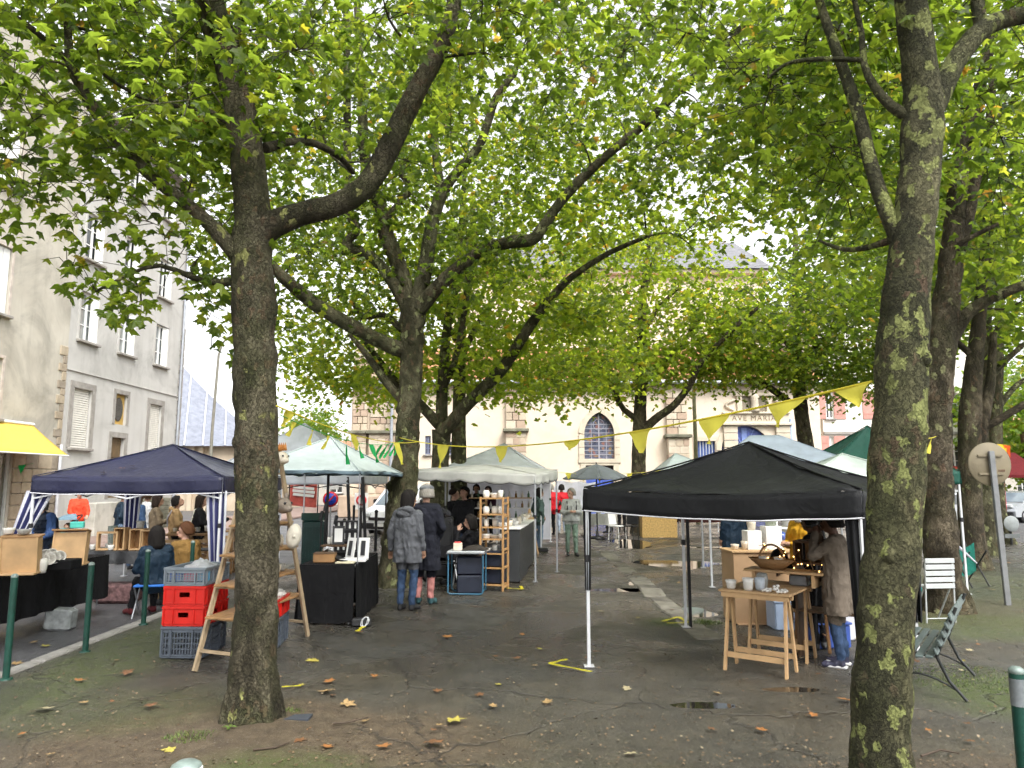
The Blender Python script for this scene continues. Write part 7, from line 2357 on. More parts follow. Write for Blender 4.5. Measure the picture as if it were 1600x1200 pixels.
 person("person in black with hair tied up in a bun behind the stall", p.x, 16.4, -1.9, 1.66, 0, "stand", BLACKJ, DARKT, None, "l", "dark", "bun", bulk=1.05, look=.2, vox=.017)
 p = at(737, 850, 13.6)
 person("person with black hair sitting low behind the camping table, hand at the chin", p.x, 13.5, 1.2, 1.62, 0, "sit", BLACKJ, DARKT, None, "l", "black", "bob", bulk=1.08, look=.3, vox=.017, J={"elL": (-.22, .22, .76), "wrL": (-.08, .24, 1.03)})
 p = at(697, 880, 13.9)
 o = person("person in a dark jacket and jeans seated in the powered wheelchair, back turned", p.x - .05, 14.1, -.2, 1.68, 0, "sit", BLACKJ, JEANS, M("black_boots", (.015, .015, .016), .6), "m", "dark", "short", hat="beanie", bulk=1.15, vox=.017)
 # vendors in the white tent
 p = at(742, 790, 22.0)
 person("vendor in dark top behind the bottle shelf, left of the post", p.x, 22.9, PI, 1.72, 0, "stand", BLACKJ, DARKT, None, "m", "dark", "short", vox=.022)
 p = at(762, 790, 22.0)
 person("vendor with dark hair behind the bottle shelf, nearer the flowers", p.x, 22.75, PI - .3, 1.66, 0, "stand", cloth("plum_top", (.05, .02, .035)), DARKT, None, "l", "black", "bob", vox=.022)
 # left: behind the black-clothed table
 p = at(92, 800, 12.6)
 o = person("man in quilted navy vest with blue sleeves leaning over behind the black table", p.x, 12.4, PI - .5, 1.76, ROAD_Z, "reach", PUFF, DARKT, None, "l", "grey", "short", bulk=1.15, sleeve=BLUESH, look=.3, tilt=-.3, vox=.016, J={"elR": (.30, .06, 1.15), "wrR": (.26, .14, .90), "chest": (0, .08, 1.29), "neck": (0, .14, 1.45), "head": (0, .20, 1.58), "shL": (-.175, .1, 1.39), "shR": (.175, .1, 1.39)})
 for k in range(7):
  MB().tube([(.205 * math.cos(a * PI / 8), .03 + .012 * k + .165 * math.sin(a * PI / 8), .98 + .06 * k) for a in range(17)], .011, 5).build("quilt_ridge", PUFF, o)
 p = at(122, 800, 21.5)
 person("person in orange-red jacket and pale jeans pushing the pushchair", p.x, 21.5, PI + .7, 1.72, ROAD_Z, "reach", ORANGE, cloth("very_pale_jeans", (.40, .47, .50)), WSHOE, "l", "brown", "short", bulk=1.12, vox=.02)
 # strollers along the road, seen below the navy tent roof
 for (px, d, h, fc, lab, tp, bt, hr, st, pz, kw) in (
  (190, 18.0, 1.72, -.9, "person in navy puffer jacket and pale jeans beside the stone steps", NAVYJ, LJEANS, "dark", "short", "pockets", {}),
  (213, 16.8, 1.70, -.3, "person in a denim jacket standing behind the striped curtain", DENIMJ, JEANS, "brown", "wavy", "stand", {}),
  (228, 17.4, 1.74, -.2, "person in white padded vest between the denim jacket and the brown coat", cloth("white_padded_vest", (.62, .62, .62)), JEANS, "brown", "short", "stand", {}),
  (244, 16.2, 1.66, -1.0, "person with a dark bob in a brown coat under the navy tent's edge", BROWNC, DARKT, "dark", "bob", "front", {"coat": .2}),
  (275, 15.7, 1.64, -1.15, "person in camel hooded top with short dark hair looking down", CAMEL, DARKT, "black", "short", "front", {"hood": True, "tilt": -.45}),
  (312, 15.9, 1.66, -1.2, "person dressed in black with long dark hair and a cloth tote bag", BLACKJ, DARKT, "dark", "long", "front", {}),
  (337, 16.6, 1.70, -1.0, "person in a black padded jacket at the tent's right-hand curtain", BLACKJ, DARKT, "brown", "short", "front", {}),
 ):
  p = at(px, 800, d)
  o = person(lab, p.x, d, fc, h, ROAD_Z, pz, tp, bt, None, "l", hr, st, bulk=1.12, vox=.019, **kw)
  if "tote" in lab:
   MB().box((.02, -.2, 1.0), (.30, .06, .34), None, .02).build("tote_bag", canvas("natural_tote", (.55, .53, .45), 0, .8), o)
   MB().tube([(.12, -.17, 1.15), (.13, -.1, 1.46), (.1, -.02, 1.49), (-.05, -.13, 1.16)], .014, 6).build("tote_strap", canvas("natural_tote_strap", (.55, .53, .45), 0, .8), o)
  if "camel" in lab:
   MB().tube([(.15, -.08, 1.47), (.05, -.17, 1.3), (-.1, -.16, 1.1)], .016, 6).build("bag_strap", WHITED, o)
 # seated pair with their backs to the bollards
 person("person in navy jacket with dark wavy hair seated with back to the bollard", -5.32, 11.15, .75, 1.70, ROAD_Z, "sit", NAVYJ, DARKT, M("burgundy_trainers", (.13, .02, .025), .6), "l", "black", "wavy", bulk=1.18, vox=.014, J={"anL": (-.2, .36, .09), "toeL": (-.24, .54, .035)})
 person("bearded person in ochre jacket seated next to the navy jacket, face in profile", -5.24, 11.95, .9, 1.72, ROAD_Z, "sit", OCHRE, DARKT, None, "l", "auburn", "short", bulk=1.15, look=1.0, vox=.014)
 # right: below the black canopy
 g = gnd(1318, 1047)
 o = person("man in taupe overcoat and blue jeans raising a camera under the black canopy", g.x + .04, g.y + .12, .95, 1.52, 0, "photo", TAUPE, JEANS, M("navy_white_trainers", (.04, .04, .07), .5, .6, 9), "d", "black", "short", coat=.33, bulk=1.16, vox=.012)
 for q in (-1, 1):
  MB().box((q * .10, .06, .022), (.10, .28, .035), None, .012).build("white_sole", WSHOE, o)
 MB().box((0, .22, 1.60), (.12, .06, .08), None, .01).tube([(0, .24, 1.6), (0, .31, 1.6)], .032, 12).build("camera_body", BLACKPL, o)
 g = gnd(1316, 1025)
 o = person("person in black carrying a round black bag beside the man with the camera", g.x - .13, g.y + .28, .75, 1.48, 0, "reach", BLACKJ, DARKT, M("black_white_trainers", (.05, .05, .05), .5, .8, 12), "d", "black", "short", bulk=1.0, vox=.014)
 MB().ball((-.18, .40, 1.16), .155, 14, 10, (1.15, .6, .85)).build("bag", BLACKJ, o)
 p = at(1264, 830, 9.2)
 o = person("person in mustard yellow coat with white collar behind the dark cabinet", p.x, 9.4, 1.9, 1.60, 0, "front", YELL, DARKT, None, "l", "brown", "bob", coat=.35, bulk=1.15, vox=.015, collar=WHITED)
 p = at(1147, 830, 13.0)
 person("person in dark navy coat seen from behind beyond the cardboard counter", p.x, 13.0, .3, 1.66, 0, "stand", NAVYJ, DARKT, None, "m", "dark", "short", coat=.25, bulk=1.15, vox=.018)
build_people()
# ------------------------------------------------------------------ street furniture, vehicles, bunting, litter
def build_street():
 BGREEN = M("dark_green_bollard_paint", (.008, .048, .034), .42, .25, 10, .15, 40)
 # bollards along the kerb
 m = MB()
 def bollard(x, y, h, label, r=.031, z=0.0, grp=None):
  t = thing("bollard", label, "bollard", (x, y, z), 0, grp)
  MB().tube([(0, 0, -.03), (0, 0, h - .03)], r, 14).build("post", BGREEN, t)
  MB().lathe([(r, 0), (r * 1.06, .004), (r * 1.02, .02), (r * .6, .034), (0, .038)], 14, (0, 0, h - .034)).build("cap", M("worn_bollard_cap", (.20, .25, .23), .5, .3, 20, .2, 50, .3), t)
  MB().lathe([(r * 1.9, 0), (r * 1.8, .012), (r, .02)], 14).build("collar", BGREEN, t)
  return t
 g = "green bollards along the kerb"
 bp = [gnd(9, 1062), gnd(133, 1019), gnd(224, 976), gnd(296, 947)]
 bollard(bp[0].x, bp[0].y, .97, "green bollard at the very edge of the picture, before the black table", grp=g)
 bollard(bp[1].x, bp[1].y, .96, "green bollard in front of the black tablecloth's far end", grp=g)
 bollard(bp[2].x, bp[2].y, .96, "green bollard in front of the person in the navy jacket", grp=g)
 bollard(bp[3].x, bp[3].y, .96, "green bollard right of the seated pair, behind the crates", grp=g)
 # near bollards: one with silver band, one only its top shows
 p = at(1594, 1120, 4.1)
 t = bollard(p.x, 4.1, .86, "dark green bollard with a scuffed silver band, near the bench", .037)
 MB().tube([(0, 0, .66), (0, 0, .80)], .0385, 14).build("silver_band", M("scuffed_silver", (.22, .24, .25), .4, .3, 12, .2, 40, .4), t)
 p = at(291, 1200, 3.0)
 t = bollard(p.x, 3.0, at(291, 1189, 3.0).z, "green and white post top peeping in at the bottom edge", .055)
 MB().lathe([(.062, 0), (.06, .03), (.035, .05), (0, .055)], 14, (0, 0, at(291, 1189, 3.0).z - .055)).build("white_cap", WHITEPL, t)
 # thin dark posts on the far kerb near the van
 for k, (px, d) in enumerate(((564, 22), (588, 20), (553, 24))):
  p = at(px, 800, d)
  t = thing("post", ["slim dark post in front of the white van's bumper", "slim dark post beside the leaning trunk, before the van", "slim dark post left of the van"][k], "post", (p.x, d, ROAD_Z), 0, "dark posts near the van")
  MB().tube([(0, 0, 0), (0, 0, 1.15)], .04, 10).build("shaft", STEELD, t)
  MB().ball((0, 0, 1.17), .05, 10, 7).build("knob", STEELD, t)
 # bench, seen from its end
 fdir = Vector((-.70, .71, 0)); ldir = Vector((.58, .815, 0))
 bz = math.atan2(ldir.y, ldir.x)
 L = 1.35
 far = gnd(1505, 932, .72)
 bx, by = far.x - ldir.x * L / 2 - .16 * ldir.y, far.y - ldir.y * L / 2 + .16 * ldir.x
 t = thing("park_bench", "green-grey slatted park bench with curved iron legs behind the patchy trunk", "bench", (bx, by, 0), bz)
 t.scale = (1, 1, .86)
 BW = M("grey_green_bench_paint", (.085, .11, .105), .5, .25, 8, .3, 50)
 for k in range(6):
  MB().box((0, .02 + .078 * k, .43 + (.012 if k in (0, 5) else 0) + .006 * (k - 2) * .8), (L, .062, .024), (-.05, 0, 0), .006).build("seat_slat", BW, t)
 for k in range(5):
  z = .49 + .085 * k
  MB().box((0, -.03 - .032 * k, z), (L, .022, .068), (-.32, 0, 0), .006).build("back_slat", BW, t)
 IR = M("dark_iron", (.02, .022, .022), .55)
 for sx in (-1, 1):
  x = sx * (L / 2 - .18)
  MB().tube([(x, .42, .41), (x, .40, .2), (x, .46, .015)], .014, 8).build("front_leg", IR, t)
  MB().tube([(x, -.19, .9), (x, -.05, .5), (x, -.02, .40), (x, -.10, .18), (x, -.22, .015)], .014, 8).build("back_leg", IR, t)
  MB().tube([(x, -.02, .405), (x, .43, .405)], .014, 8).build("seat_bearer", IR, t)
  MB().tube([(x, -.16 + .6 * k / 8, .10 + .12 * math.sin(PI * k / 8)) for k in range(9)], .010, 6).build("brace", IR, t)
 # white folding chair, back to the camera, against the trunk
 g_ = gnd(1468, 952)
 t = thing("folding_chair", "white slatted metal folding chair leaning on the brown plane trunk", "chair", (at(1468, 960, 9.95).x, 9.95, 0), .12)
 CW = M("white_chair_paint", (.42, .44, .44), .45, .08)
 for sx in (-1, 1):
  MB().tube([(sx * .205, -.02, 0), (sx * .20, -.06, .82)], .011, 8).build("back_leg", CW, t)
  MB().tube([(sx * .18, .28, 0), (sx * .19, -.02, .5)], .011, 8).build("front_leg", CW, t)
 for k in range(5):
  MB().box((0, -.055 - .006 * k, .48 + .082 * k), (.42, .014, .064), None, .004).build("back_slat", CW, t)
 for k in range(4):
  MB().box((0, .03 + .07 * k, .455), (.38, .05, .014), None, .003).build("seat_slat", CW, t)
 MB().tube([(-.2, -.02, .06), (.2, -.02, .06)], .008, 6).build("stretcher", CW, t)
 # turquoise chair
 g_ = gnd(1432, 940)
 t = thing("metal_chair", "turquoise metal chair between the patchy trunk and the white folding chair", "chair", (g_.x - .05, g_.y + .15, 0), -.3)
 TQ = M("turquoise_metal", (.01, .30, .30), .4)
 MB().box((0, 0, .45), (.34, .34, .02), None, .008).build("seat", TQ, t)
 for sx in (-1, 1):
  for sy in (-1, 1):
   MB().tube([(sx * .14, sy * .14, .44), (sx * .18, sy * .18, 0)], .013, 8).build("leg", TQ, t)
  MB().tube([(sx * .15, .16, .45), (sx * .15, .2, .84)], .012, 8).build("back_post", TQ, t)
 MB().box((0, .19, .78), (.32, .012, .12), None, .004).build("backrest", TQ, t)
 tag(MB().box((0, 0, .07), (.12, .1, .14), None, .01).build("spray_bottle", M("orange_plastic", (.6, .16, .02), .4), None, (g_.x - .08, g_.y - .15, .0)), "orange bottle standing below the turquoise chair", "bottle")
 # folded green chair and white pole by the second trunk
 p = at(1505, 860, 13.5)
 t = thing("folded_chair", "green cloth folding chair leaning in the gap between two brown trunks", "chair", (p.x, 13.4, 0), .5)
 MB().grid(lambda u, v: Vector((-.25 + .5 * u, .06 * math.sin(PI * u), .25 + .5 * v - .1 * math.sin(PI * u))), 8, 8).build("sling", cloth("green_sling", (.012, .12, .09)), t)
 for sx in (-1, 1):
  MB().tube([(sx * .26, -.2, 0), (sx * .26, .2, .78)], .013, 8).build("leg", STEELD, t)
  MB().tube([(sx * .26, .2, 0), (sx * .26, -.2, .62)], .013, 8).build("leg", STEELD, t)
 p, q = at(1447, 800, 13.0), at(1526, 880, 13.0)
 tag(MB().tube([p, p.lerp(q, .5) + Vector((0, 0, -.05)), q], [.03, .035, .012], 8).build("guy_strap", WHITED), "white tensioned strap running down from the greenish white tent", "strap")
 # road sign seen from behind
 g_ = gnd(1575, 946)
 c = at(1550, 725, g_.y)
 t = thing("road_sign", "round road sign seen from its beige back on a leaning grey pole", "road sign", (g_.x, g_.y, 0))
 top = Vector((c.x - g_.x, 0, c.z + .20))
 GP = M("galvanised_grey", (.20, .205, .21), .45, .15, 8, .1, 40, .4)
 MB().bar((0, 0, 0), top, .085, .05, up=(0, 1, 0), bev=.006).build("pole", GP, t)
 SB = M("beige_sign_back", (.21, .175, .115), .6, .15, 3)
 dsk = MB().lathe([(0, .012), (.325, .012), (.335, .0), (.325, -.012), (0, -.012)], 40, (0, 0, 0)).build("disc", SB, t, (c.x - g_.x, .06, c.z), (PI / 2, 0, 0))
 for dz in (-.15, .13):
  MB().box((c.x - g_.x, .03, c.z + dz), (.38, .02, .03)).build("bracket", SB, t)
 MB().box((c.x - g_.x + .17, .045, c.z - .10), (.10, .004, .03)).build("maker_plate", DARKWOOD, t)
 p = at(1578, 818, 22)
 t = thing("small_road_sign", "small grey-backed round sign on a short dark post near the far kerb", "road sign", (p.x, 22, 0))
 MB().tube([(0, 0, 0), (0, 0, p.z + .25)], .035, 8).build("pole", STEELD, t)
 MB().lathe([(0, .01), (.22, .01), (.23, 0), (.22, -.01), (0, -.01)], 28).build("disc", M("pale_grey_disc", (.24, .26, .26), .5), t, (0, -.06, p.z), (PI / 2, 0, 0))
 MB().box((0, -.05, p.z - .36), (.44, .02, .12)).build("sub_plate", M("dark_grey_plate", (.12, .13, .13), .5), t)
 # tall thin pole before the church
 p = at(1085, 640, 33)
 t = thing("lamp_post", "slim olive lamp post in front of the church wall", "lamp post", (p.x, 33, 0))
 MB().tube([(0, 0, 0), (0, 0, 4), (0, 0, 9.6)], [.11, .09, .06], 10).build("pole", M("olive_pole_paint", (.16, .15, .075), .5), t)
 MB().ball((0, -.2, 9.7), .3, 10, 7, (.7, 1.3, .35)).build("lamp_head", STEELG, t)
 # no-parking signs near the van
 p = at(517, 780, 25)
 t = thing("no_parking_sign", "blue and red no-parking disc with a plate above, beyond the blue canopy", "road sign", (p.x, 25, ROAD_Z))
 MB().tube([(0, 0, 0), (0, 0, p.z + .75)], .03, 8).build("pole", STEELG, t)
 SR, SBL = M("sign_red", (.62, .02, .03), .4), M("sign_blue", (.02, .05, .42), .4)
 zc = p.z + .13
 dk = MB().lathe([(0, .01), (.26, .01), (.26, -.01), (0, -.01)], 28).build("disc", SR, t, (0, -.05, zc), (PI / 2, 0, 0))
 MB().lathe([(0, .018), (.20, .018), (.20, 0), (0, 0)], 28).build("blue_field", SBL, dk)
 MB().box((0, 0, .024), (.40, .045, .008), (0, 0, .78)).build("slash", SR, dk)
 MB().box((0, -.05, zc + .42), (.52, .012, .18)).build("plate", WHITEPL, t)
 MB().lathe([(0, .01), (.26, .01), (.26, -.01), (0, -.01)], 28).build("upper_disc", SR, t, (0, -.05, zc + .74), (PI / 2, 0, 0))
 p = at(565, 783, 27)
 t = thing("round_red_sign", "small red-ringed white sign left of the van", "road sign", (p.x, 27, ROAD_Z))
 MB().tube([(0, 0, 0), (0, 0, p.z + .4)], .03, 8).build("pole", STEELG, t)
 MB().box((0, -.04, p.z + .13), (.5, .012, .6)).build("panel", WHITEPL, t)
 MB().lathe([(.13, .01), (.19, .01), (.19, -.01), (.13, -.01), (.13, .01)], 24).build("red_ring", SR, t, (0, -.055, p.z + .16), (PI / 2, 0, 0))
 # red and white banner
 p = at(474, 770, 23)
 t = thing("banner", "red and white printed banner hung in the distance beyond the blue canopy", "banner", (p.x, 23, ROAD_Z), 0)
 MB().grid(lambda u, v: Vector((-.42 + .84 * u, .03 * math.sin(u * 7), p.z + .5 - .75 * v - .08 * u)), 14, 8).build("cloth", cloth("red_banner_cloth", (.50, .10, .08), .7), t)
 for k, (z0, w) in enumerate(((.28, .66), (.17, .70), (.06, .66))):
  MB().box((.02, -.045, p.z + z0 - .0), (w, .006, .085), (0, .1, 0)).build("white_band", WHITEPL, t)
 for sx in (-.45, .45):
  MB().tube([(sx, .03, 0), (sx, .03, p.z + .6)], .018, 8).build("pole", STEELD, t)
 # red poster panel and far awning on the right
 p = at(1556, 780, 30)
 t = thing("poster_panel", "red panel with a framed poster beside the far trunks", "panel", (p.x, 30, ROAD_Z), -.1)
 h = at(1556, 757, 30).z - ROAD_Z
 MB().box((0, 0, h / 2 + .1), (.75, .08, h - .1), None, .01).build("board", M("red_board", (.55, .02, .05), .5), t)
 MB().box((-.02, -.045, h * .62), (.46, .012, h * .55)).build("poster_border", M("violet_border", (.14, .12, .5), .5), t)
 MB().box((.0, -.055, h * .62), (.34, .012, h * .5)).build("poster", M("pale_poster", (.66, .66, .62), .6, .3, 6), t)
 MB().box((0, -.062, h * .44), (.32, .008, .12)).build("yellow_patch", M("yellow_patch", (.7, .45, .03), .5), t)
 p = at(1572, 750, 38)
 t = thing("dark_red_awning", "dark red cafe awning far off at the picture's edge", "awning", (p.x, 38, ROAD_Z))
 MB().add([(-1.6, 1.2, 3.5), (1.4, 1.2, 3.5), (1.6, -.8, 2.3), (-1.8, -.8, 2.3), (1.6, -.8, 2.15), (-1.8, -.8, 2.15)], [(0, 3, 2, 1), (3, 5, 4, 2)]).build("canvas", cloth("dark_red_canvas", (.09, .008, .010)), t)
 for sx in (-1.5, 1.3):
  MB().tube([(sx, -.6, 0), (sx, -.6, 2.4)], .03, 8).build("post", STEELD, t)
 p = at(1567, 695, 18)
 t = thing("pennant", "orange and yellow pennant above the round sign", "flag", p)
 MB().add([(0, 0, 0), (.18, 0, -.02), (.17, .02, -.32)], [(0, 1, 2)]).build("orange_half", cloth("orange_pennant", (.65, .10, .02)), t)
 MB().add([(-.14, .005, .02), (.1, .005, 0), (.06, .005, -.3)], [(0, 1, 2)]).build("yellow_half", cloth("yellow_pennant", (.75, .50, .03)), t)
 # chipboard counter and dark tables far back
 p = at(1031, 830, 24.5)
 t = thing("chipboard_counter", "chipboard-faced counter seen under the black canopy", "counter", (p.x, 24.5, 0), .0)
 OSB = M("chipboard", (.48, .31, .11), .8, .35, 22, .3, 50)
 MB().box((0, .25, .40), (1.15, .5, .78)).build("body", OSB, t)
 MB().box((0, .25, .80), (1.2, .55, .02)).build("top", OSB, t)
 covered_table("covered table with a white cloth under the grey parasol", "white cloth on the table under the grey parasol", at(925, 810, 25).x, 25.2, 0, 1.6, .8, .74, .35, OFFW, .03, seed=5)
 covered_table("long dark table in the middle distance beyond the gutter", "dark red cloth on the long table in the middle distance", at(1105, 820, 25.5).x, 25.8, 0, 1.9, .7, .74, .3, cloth("dark_red_cloth", (.06, .02, .018)), .02, seed=6)
 for k in range(5):
  p = at(905 + 16 * k, 800, 24.8)
  tag(MB().box((0, 0, .08), (.16, .12, .16), None, .02).build("parcel", (CREAMCER, GREYCER, WHITECER, BLACKPL, PINED)[k], None, (p.x, 25.1, .752), (0, 0, .3 * k)), ["cream parcel on the white-clothed table", "grey parcel on the white-clothed table", "white parcel on the white-clothed table", "black case on the white-clothed table", "brown box on the white-clothed table"][k], "parcel")
 for k, px in enumerate((965, 985)):
  p = at(px, 820, 23.5)
  t = thing("garden_chair", ["white garden chair left of the chipboard counter", "black folding chair next to the chipboard counter"][k], "chair", (p.x, 23.6, 0), .8 - 1.4 * k)
  mt = (WHITEPL, STEELD)[k]
  MB().box((0, 0, .44), (.42, .42, .03), None, .01).build("seat", mt, t)
  for sx in (-1, 1):
   for sy in (-1, 1):
    MB().tube([(sx * .18, sy * .18, .44), (sx * .2, sy * .2, 0)], .014, 6).build("leg", mt, t)
  MB().box((0, .2, .68), (.4, .025, .4), (-.15, 0, 0), .01).build("backrest", mt, t)
build_street()

def build_vehicles():
 WP = M("white_car_paint", (.72, .73, .74), .18, .03, 3, .02, 20, 0, .6)
 SILV = M("silver_car_paint", (.46, .48, .50), .2, .05, 3, .02, 20, .4, .6)
 TYRE = M("black_rubber", (.018, .018, .019), .75)
 DG = M("car_glass", (.03, .04, .045), .06, .2, 2, .02, 3, 0, .9)
 def car(name, label, x, y, z, rz, prof, W, wheel_r, axles, paint, windows, glass_front, cat, lights=True):
  """side profile extruded and rounded over the width; wheels, windows, lamps are parts"""
  t = thing(name, label, cat, (x, y, z), rz)
  m = MB()
  cols = 9
  def pr(u):
   return W / 2 * math.copysign(1 - (1 - abs(u)) ** 1, u)
  n = len(prof)
  vs = []
  for c in range(cols):
   u = -1 + 2 * c / (cols - 1)
   ins = .10 * max(0, abs(u) - .6) / .4
   for (px, pz) in prof:
    tum = .10 * max(0, (pz - .95)) * abs(u)
    vs.append((px * (1 - ins * .12), (W / 2 - tum) * u * (1 if abs(u) < .99 else 1), pz - ins * .08 * (pz > .6)))
  fs = []
  for c in range(cols - 1):
   for i in range(n):
    jn = (i + 1) % n
    fs.append((c * n + i, c * n + jn, (c + 1) * n + jn, (c + 1) * n + i))
  m.add(vs, fs, False)
  m.add(vs[:n], [tuple(range(n))]); m.add(vs[-n:], [tuple(range(n - 1, -1, -1))])
  m.build("body", paint, t)
  for ax in axles:
   for sy in (-1, 1):
    w = MB().lathe([(0, -.1), (wheel_r * .7, -.1), (wheel_r, -.07), (wheel_r, .07), (wheel_r * .7, .1), (0, .1)], 20).build("wheel", TYRE, t, (ax, sy * (W / 2 - .08), wheel_r), (PI / 2, 0, 0))
    MB().lathe([(0, .02), (wheel_r * .55, .01), (wheel_r * .6, -.01), (0, -.01)], 16, (0, 0, -sy * .105)).build("rim", STEELG, w)
  for poly in windows:
   for sy in (-1, 1):
    mm = MB()
    ps = [(px, sy * (W / 2 - .10 * max(0, pz - .95) + .006), pz) for px, pz in poly]
    mm.add(ps, [tuple(range(len(ps)))])
    solidify(mm.build("side_window", DG, t), .01)
  (x0, z0), (x1, z1) = glass_front
  d = Vector((x1 - x0, 0, z1 - z0)); nn = Vector((d.z, 0, -d.x)).normalized() * -.012
  if nn.x > 0: nn = -nn
  ws = [Vector((x0, -W / 2 + .14, z0)) + nn, Vector((x0, W / 2 - .14, z0)) + nn, Vector((x1, W / 2 - .24, z1)) + nn, Vector((x1, -W / 2 + .24, z1)) + nn]
  solidify(MB().add(ws, [(0, 1, 2, 3)]).build("windscreen", M("sky_lit_windscreen", (.16, .20, .23), .05, .2, 2, .02, 3, 0, .9), t), .01)
  fx = min(p[0] for p in prof)
  if lights:
   for sy in (-1, 1):
    MB().box((fx + .06, sy * (W / 2 - .28), .80), (.14, .32, .17), None, .04).build("headlight", M("headlight_lens", (.55, .57, .58), .1, .1, 4, .02, 9, 0, .8), t)
   MB().box((fx + .015, 0, .42), (.09, W - .2, .20), None, .03).build("bumper", BLACKPL, t)
   MB().box((fx + .02, 0, .66), (.06, W - .75, .12), None, .02).build("grille", BLACKPL, t)
   MB().box((fx - .035, 0, .46), (.012, .5, .11)).build("number_plate", WHITEPL, t)
  for sy in (-1, 1):
   MB().box((x0 + .35, sy * (W / 2 + .10), z0 + .12), (.12, .2, .18), None, .04).build("mirror", BLACKPL, t)
  return t
 van = [(-2.15, .28), (-2.2, .6), (-2.08, .92), (-1.45, 1.10), (-.72, 1.72), (-.4, 1.82), (1.9, 1.84), (2.08, 1.7), (2.12, .5), (2.1, .28)]
 p = at(640, 790, 27.5)
 car("parked_van", "white van parked behind the leaning plane trunk", p.x + .1, 28.0, ROAD_Z, 1.15, van, 1.80, .31, (-1.35, 1.35), WP, [[(-1.15, 1.12), (-.62, 1.62), (-.05, 1.66), (-.05, 1.12)]], ((-1.42, 1.12), (-.74, 1.70)), "van")
 hb = [(-2.05, .28), (-2.1, .55), (-1.98, .80), (-1.1, .95), (-.4, 1.42), (.2, 1.50), (1.2, 1.42), (1.85, 1.05), (2.0, .9), (2.02, .28)]
 wn = [[(-.85, .98), (-.32, 1.36), (.35, 1.42), (.35, .98)], [(.42, .98), (.42, 1.42), (1.1, 1.36), (1.5, 1.0)]]
 for k, (px, d, rz, pt, lab) in enumerate(((1592, 37, .5, SILV, "silver car parked at the far kerb beside the red panel"), (1470, 33, .15, SILV, "silver car glimpsed between the brown trunks"), (1640, 45, .2, WP, "white car behind the silver one at the far kerb"), (1520, 40, .2, WP, "white car far behind the trunks"))):
  p = at(px, 790, d)
  car("parked_car", lab, p.x, d, ROAD_Z, rz, hb, 1.75, .31, (-1.28, 1.25), pt, wn, ((-1.08, .97), (-.42, 1.40)), "car")
 # pushchair
 p = at(98, 815, 20.6)
 t = thing("pushchair", "black pushchair with blue-grey hood and a small child under a turquoise blanket", "pushchair", (p.x, 20.6, ROAD_Z), .75)
 for sy in (-1, 1):
  MB().tube([(-.30, sy * .22, .10), (.0, sy * .22, .52), (.42, sy * .22, 1.02)], .016, 8).build("side_frame", STEELD, t)
  MB().tube([(.36, sy * .24, .10), (.0, sy * .22, .52)], .016, 8).build("rear_frame", STEELD, t)
  for xx in (-.32, .36):
   w = MB().lathe([(.055, -.02), (.09, -.02), (.09, .02), (.055, .02), (.055, -.02)], 16).build("wheel", TYRE, t, (xx, sy * .24, .09), (PI / 2, 0, 0))
   MB().lathe([(0, -.015), (.06, -.015), (.06, .015), (0, .015)], 12).build("hub", WHITEPL, w)
 MB().tube([(.42, -.22, 1.02), (.46, 0, 1.04), (.42, .22, 1.02)], .018, 8).build("handlebar", STEELD, t)
 MB().box((.02, 0, .48), (.34, .36, .05), (0, -.25, 0), .02).build("seat", STEELD, t)
 MB().box((.22, 0, .70), (.07, .36, .5), (0, .5, 0), .03).build("backrest", cloth("slate_blue_fabric", (.10, .16, .20)), t)
 MB().grid(lambda u, v: Vector((.30 - .42 * math.sin(PI * .5 * v), -.2 + .4 * u, .92 + .16 * math.cos(PI * .5 * v) * math.sin(PI * u) ** .4)), 10, 8).build("hood", cloth("slate_blue_hood", (.13, .20, .25)), t)
 MB().ball((.02, 0, .58), .19, 12, 8, (1.2, .85, .55)).build("blanket", cloth("turquoise_blanket", (.04, .42, .46)), t)
 c = thing("person", "small child lying in the pushchair with a turquoise cover", "person", (p.x, 20.6, ROAD_Z + .74), .75)
 MB().ball((.12, 0, 0), .085, 12, 9).ball((.03, 0, -.01), .012, 6, 5).build("head", SKIN["l"], c)
 MB().ball((.14, 0, .02), .088, 12, 8, (1, 1, .9)).build("hair", hair_mat("brown", HC["brown"]), c)
 for sy in (-1, 1):
  MB().ball((.045, sy * .03, .015), .010, 6, 5).build("eye", EYE, c)
 # powered wheelchair in the stall
 p = at(697, 880, 13.9)
 t = thing("wheelchair", "black powered wheelchair with high padded back under the scalloped stall", "wheelchair", (p.x - .05, 14.0, 0), -.2)
 BL = M("black_vinyl", (.012, .012, .013), .45)
 MB().box((0, .05, .48), (.46, .46, .09), None, .03).build("seat", BL, t)
 MB().box((0, -.22, .86), (.46, .10, .70), (-.08, 0, 0), .04).build("backrest", BL, t)
 MB().box((0, -.26, 1.30), (.26, .09, .16), None, .04).build("headrest", BL, t)
 MB().box((0, -.05, .24), (.40, .52, .26), None, .03).build("motor_box", BL, t)
 for sx in (-1, 1):
  for yy, r in ((-.12, .17), (.38, .12)):
   w = MB().lathe([(r * .5, -.03), (r, -.03), (r, .03), (r * .5, .03), (r * .5, -.03)], 18).build("wheel", TYRE, t, (sx * .30, yy, r), (0, PI / 2, 0))
   MB().lathe([(0, -.02), (r * .55, -.02), (r * .55, .02), (0, .02)], 12).build("hub", STEELG, w)
  MB().tube([(sx * .26, -.2, .72), (sx * .27, .25, .72)], .028, 8).build("armrest", BL, t)
  MB().tube([(sx * .2, -.30, 1.1), (sx * .2, -.42, 1.12)], .018, 8).build("push_handle", BL, t)
 MB().box((0, .58, .10), (.36, .2, .02), None, .006).build("footplate", STEELG, t)
build_vehicles()

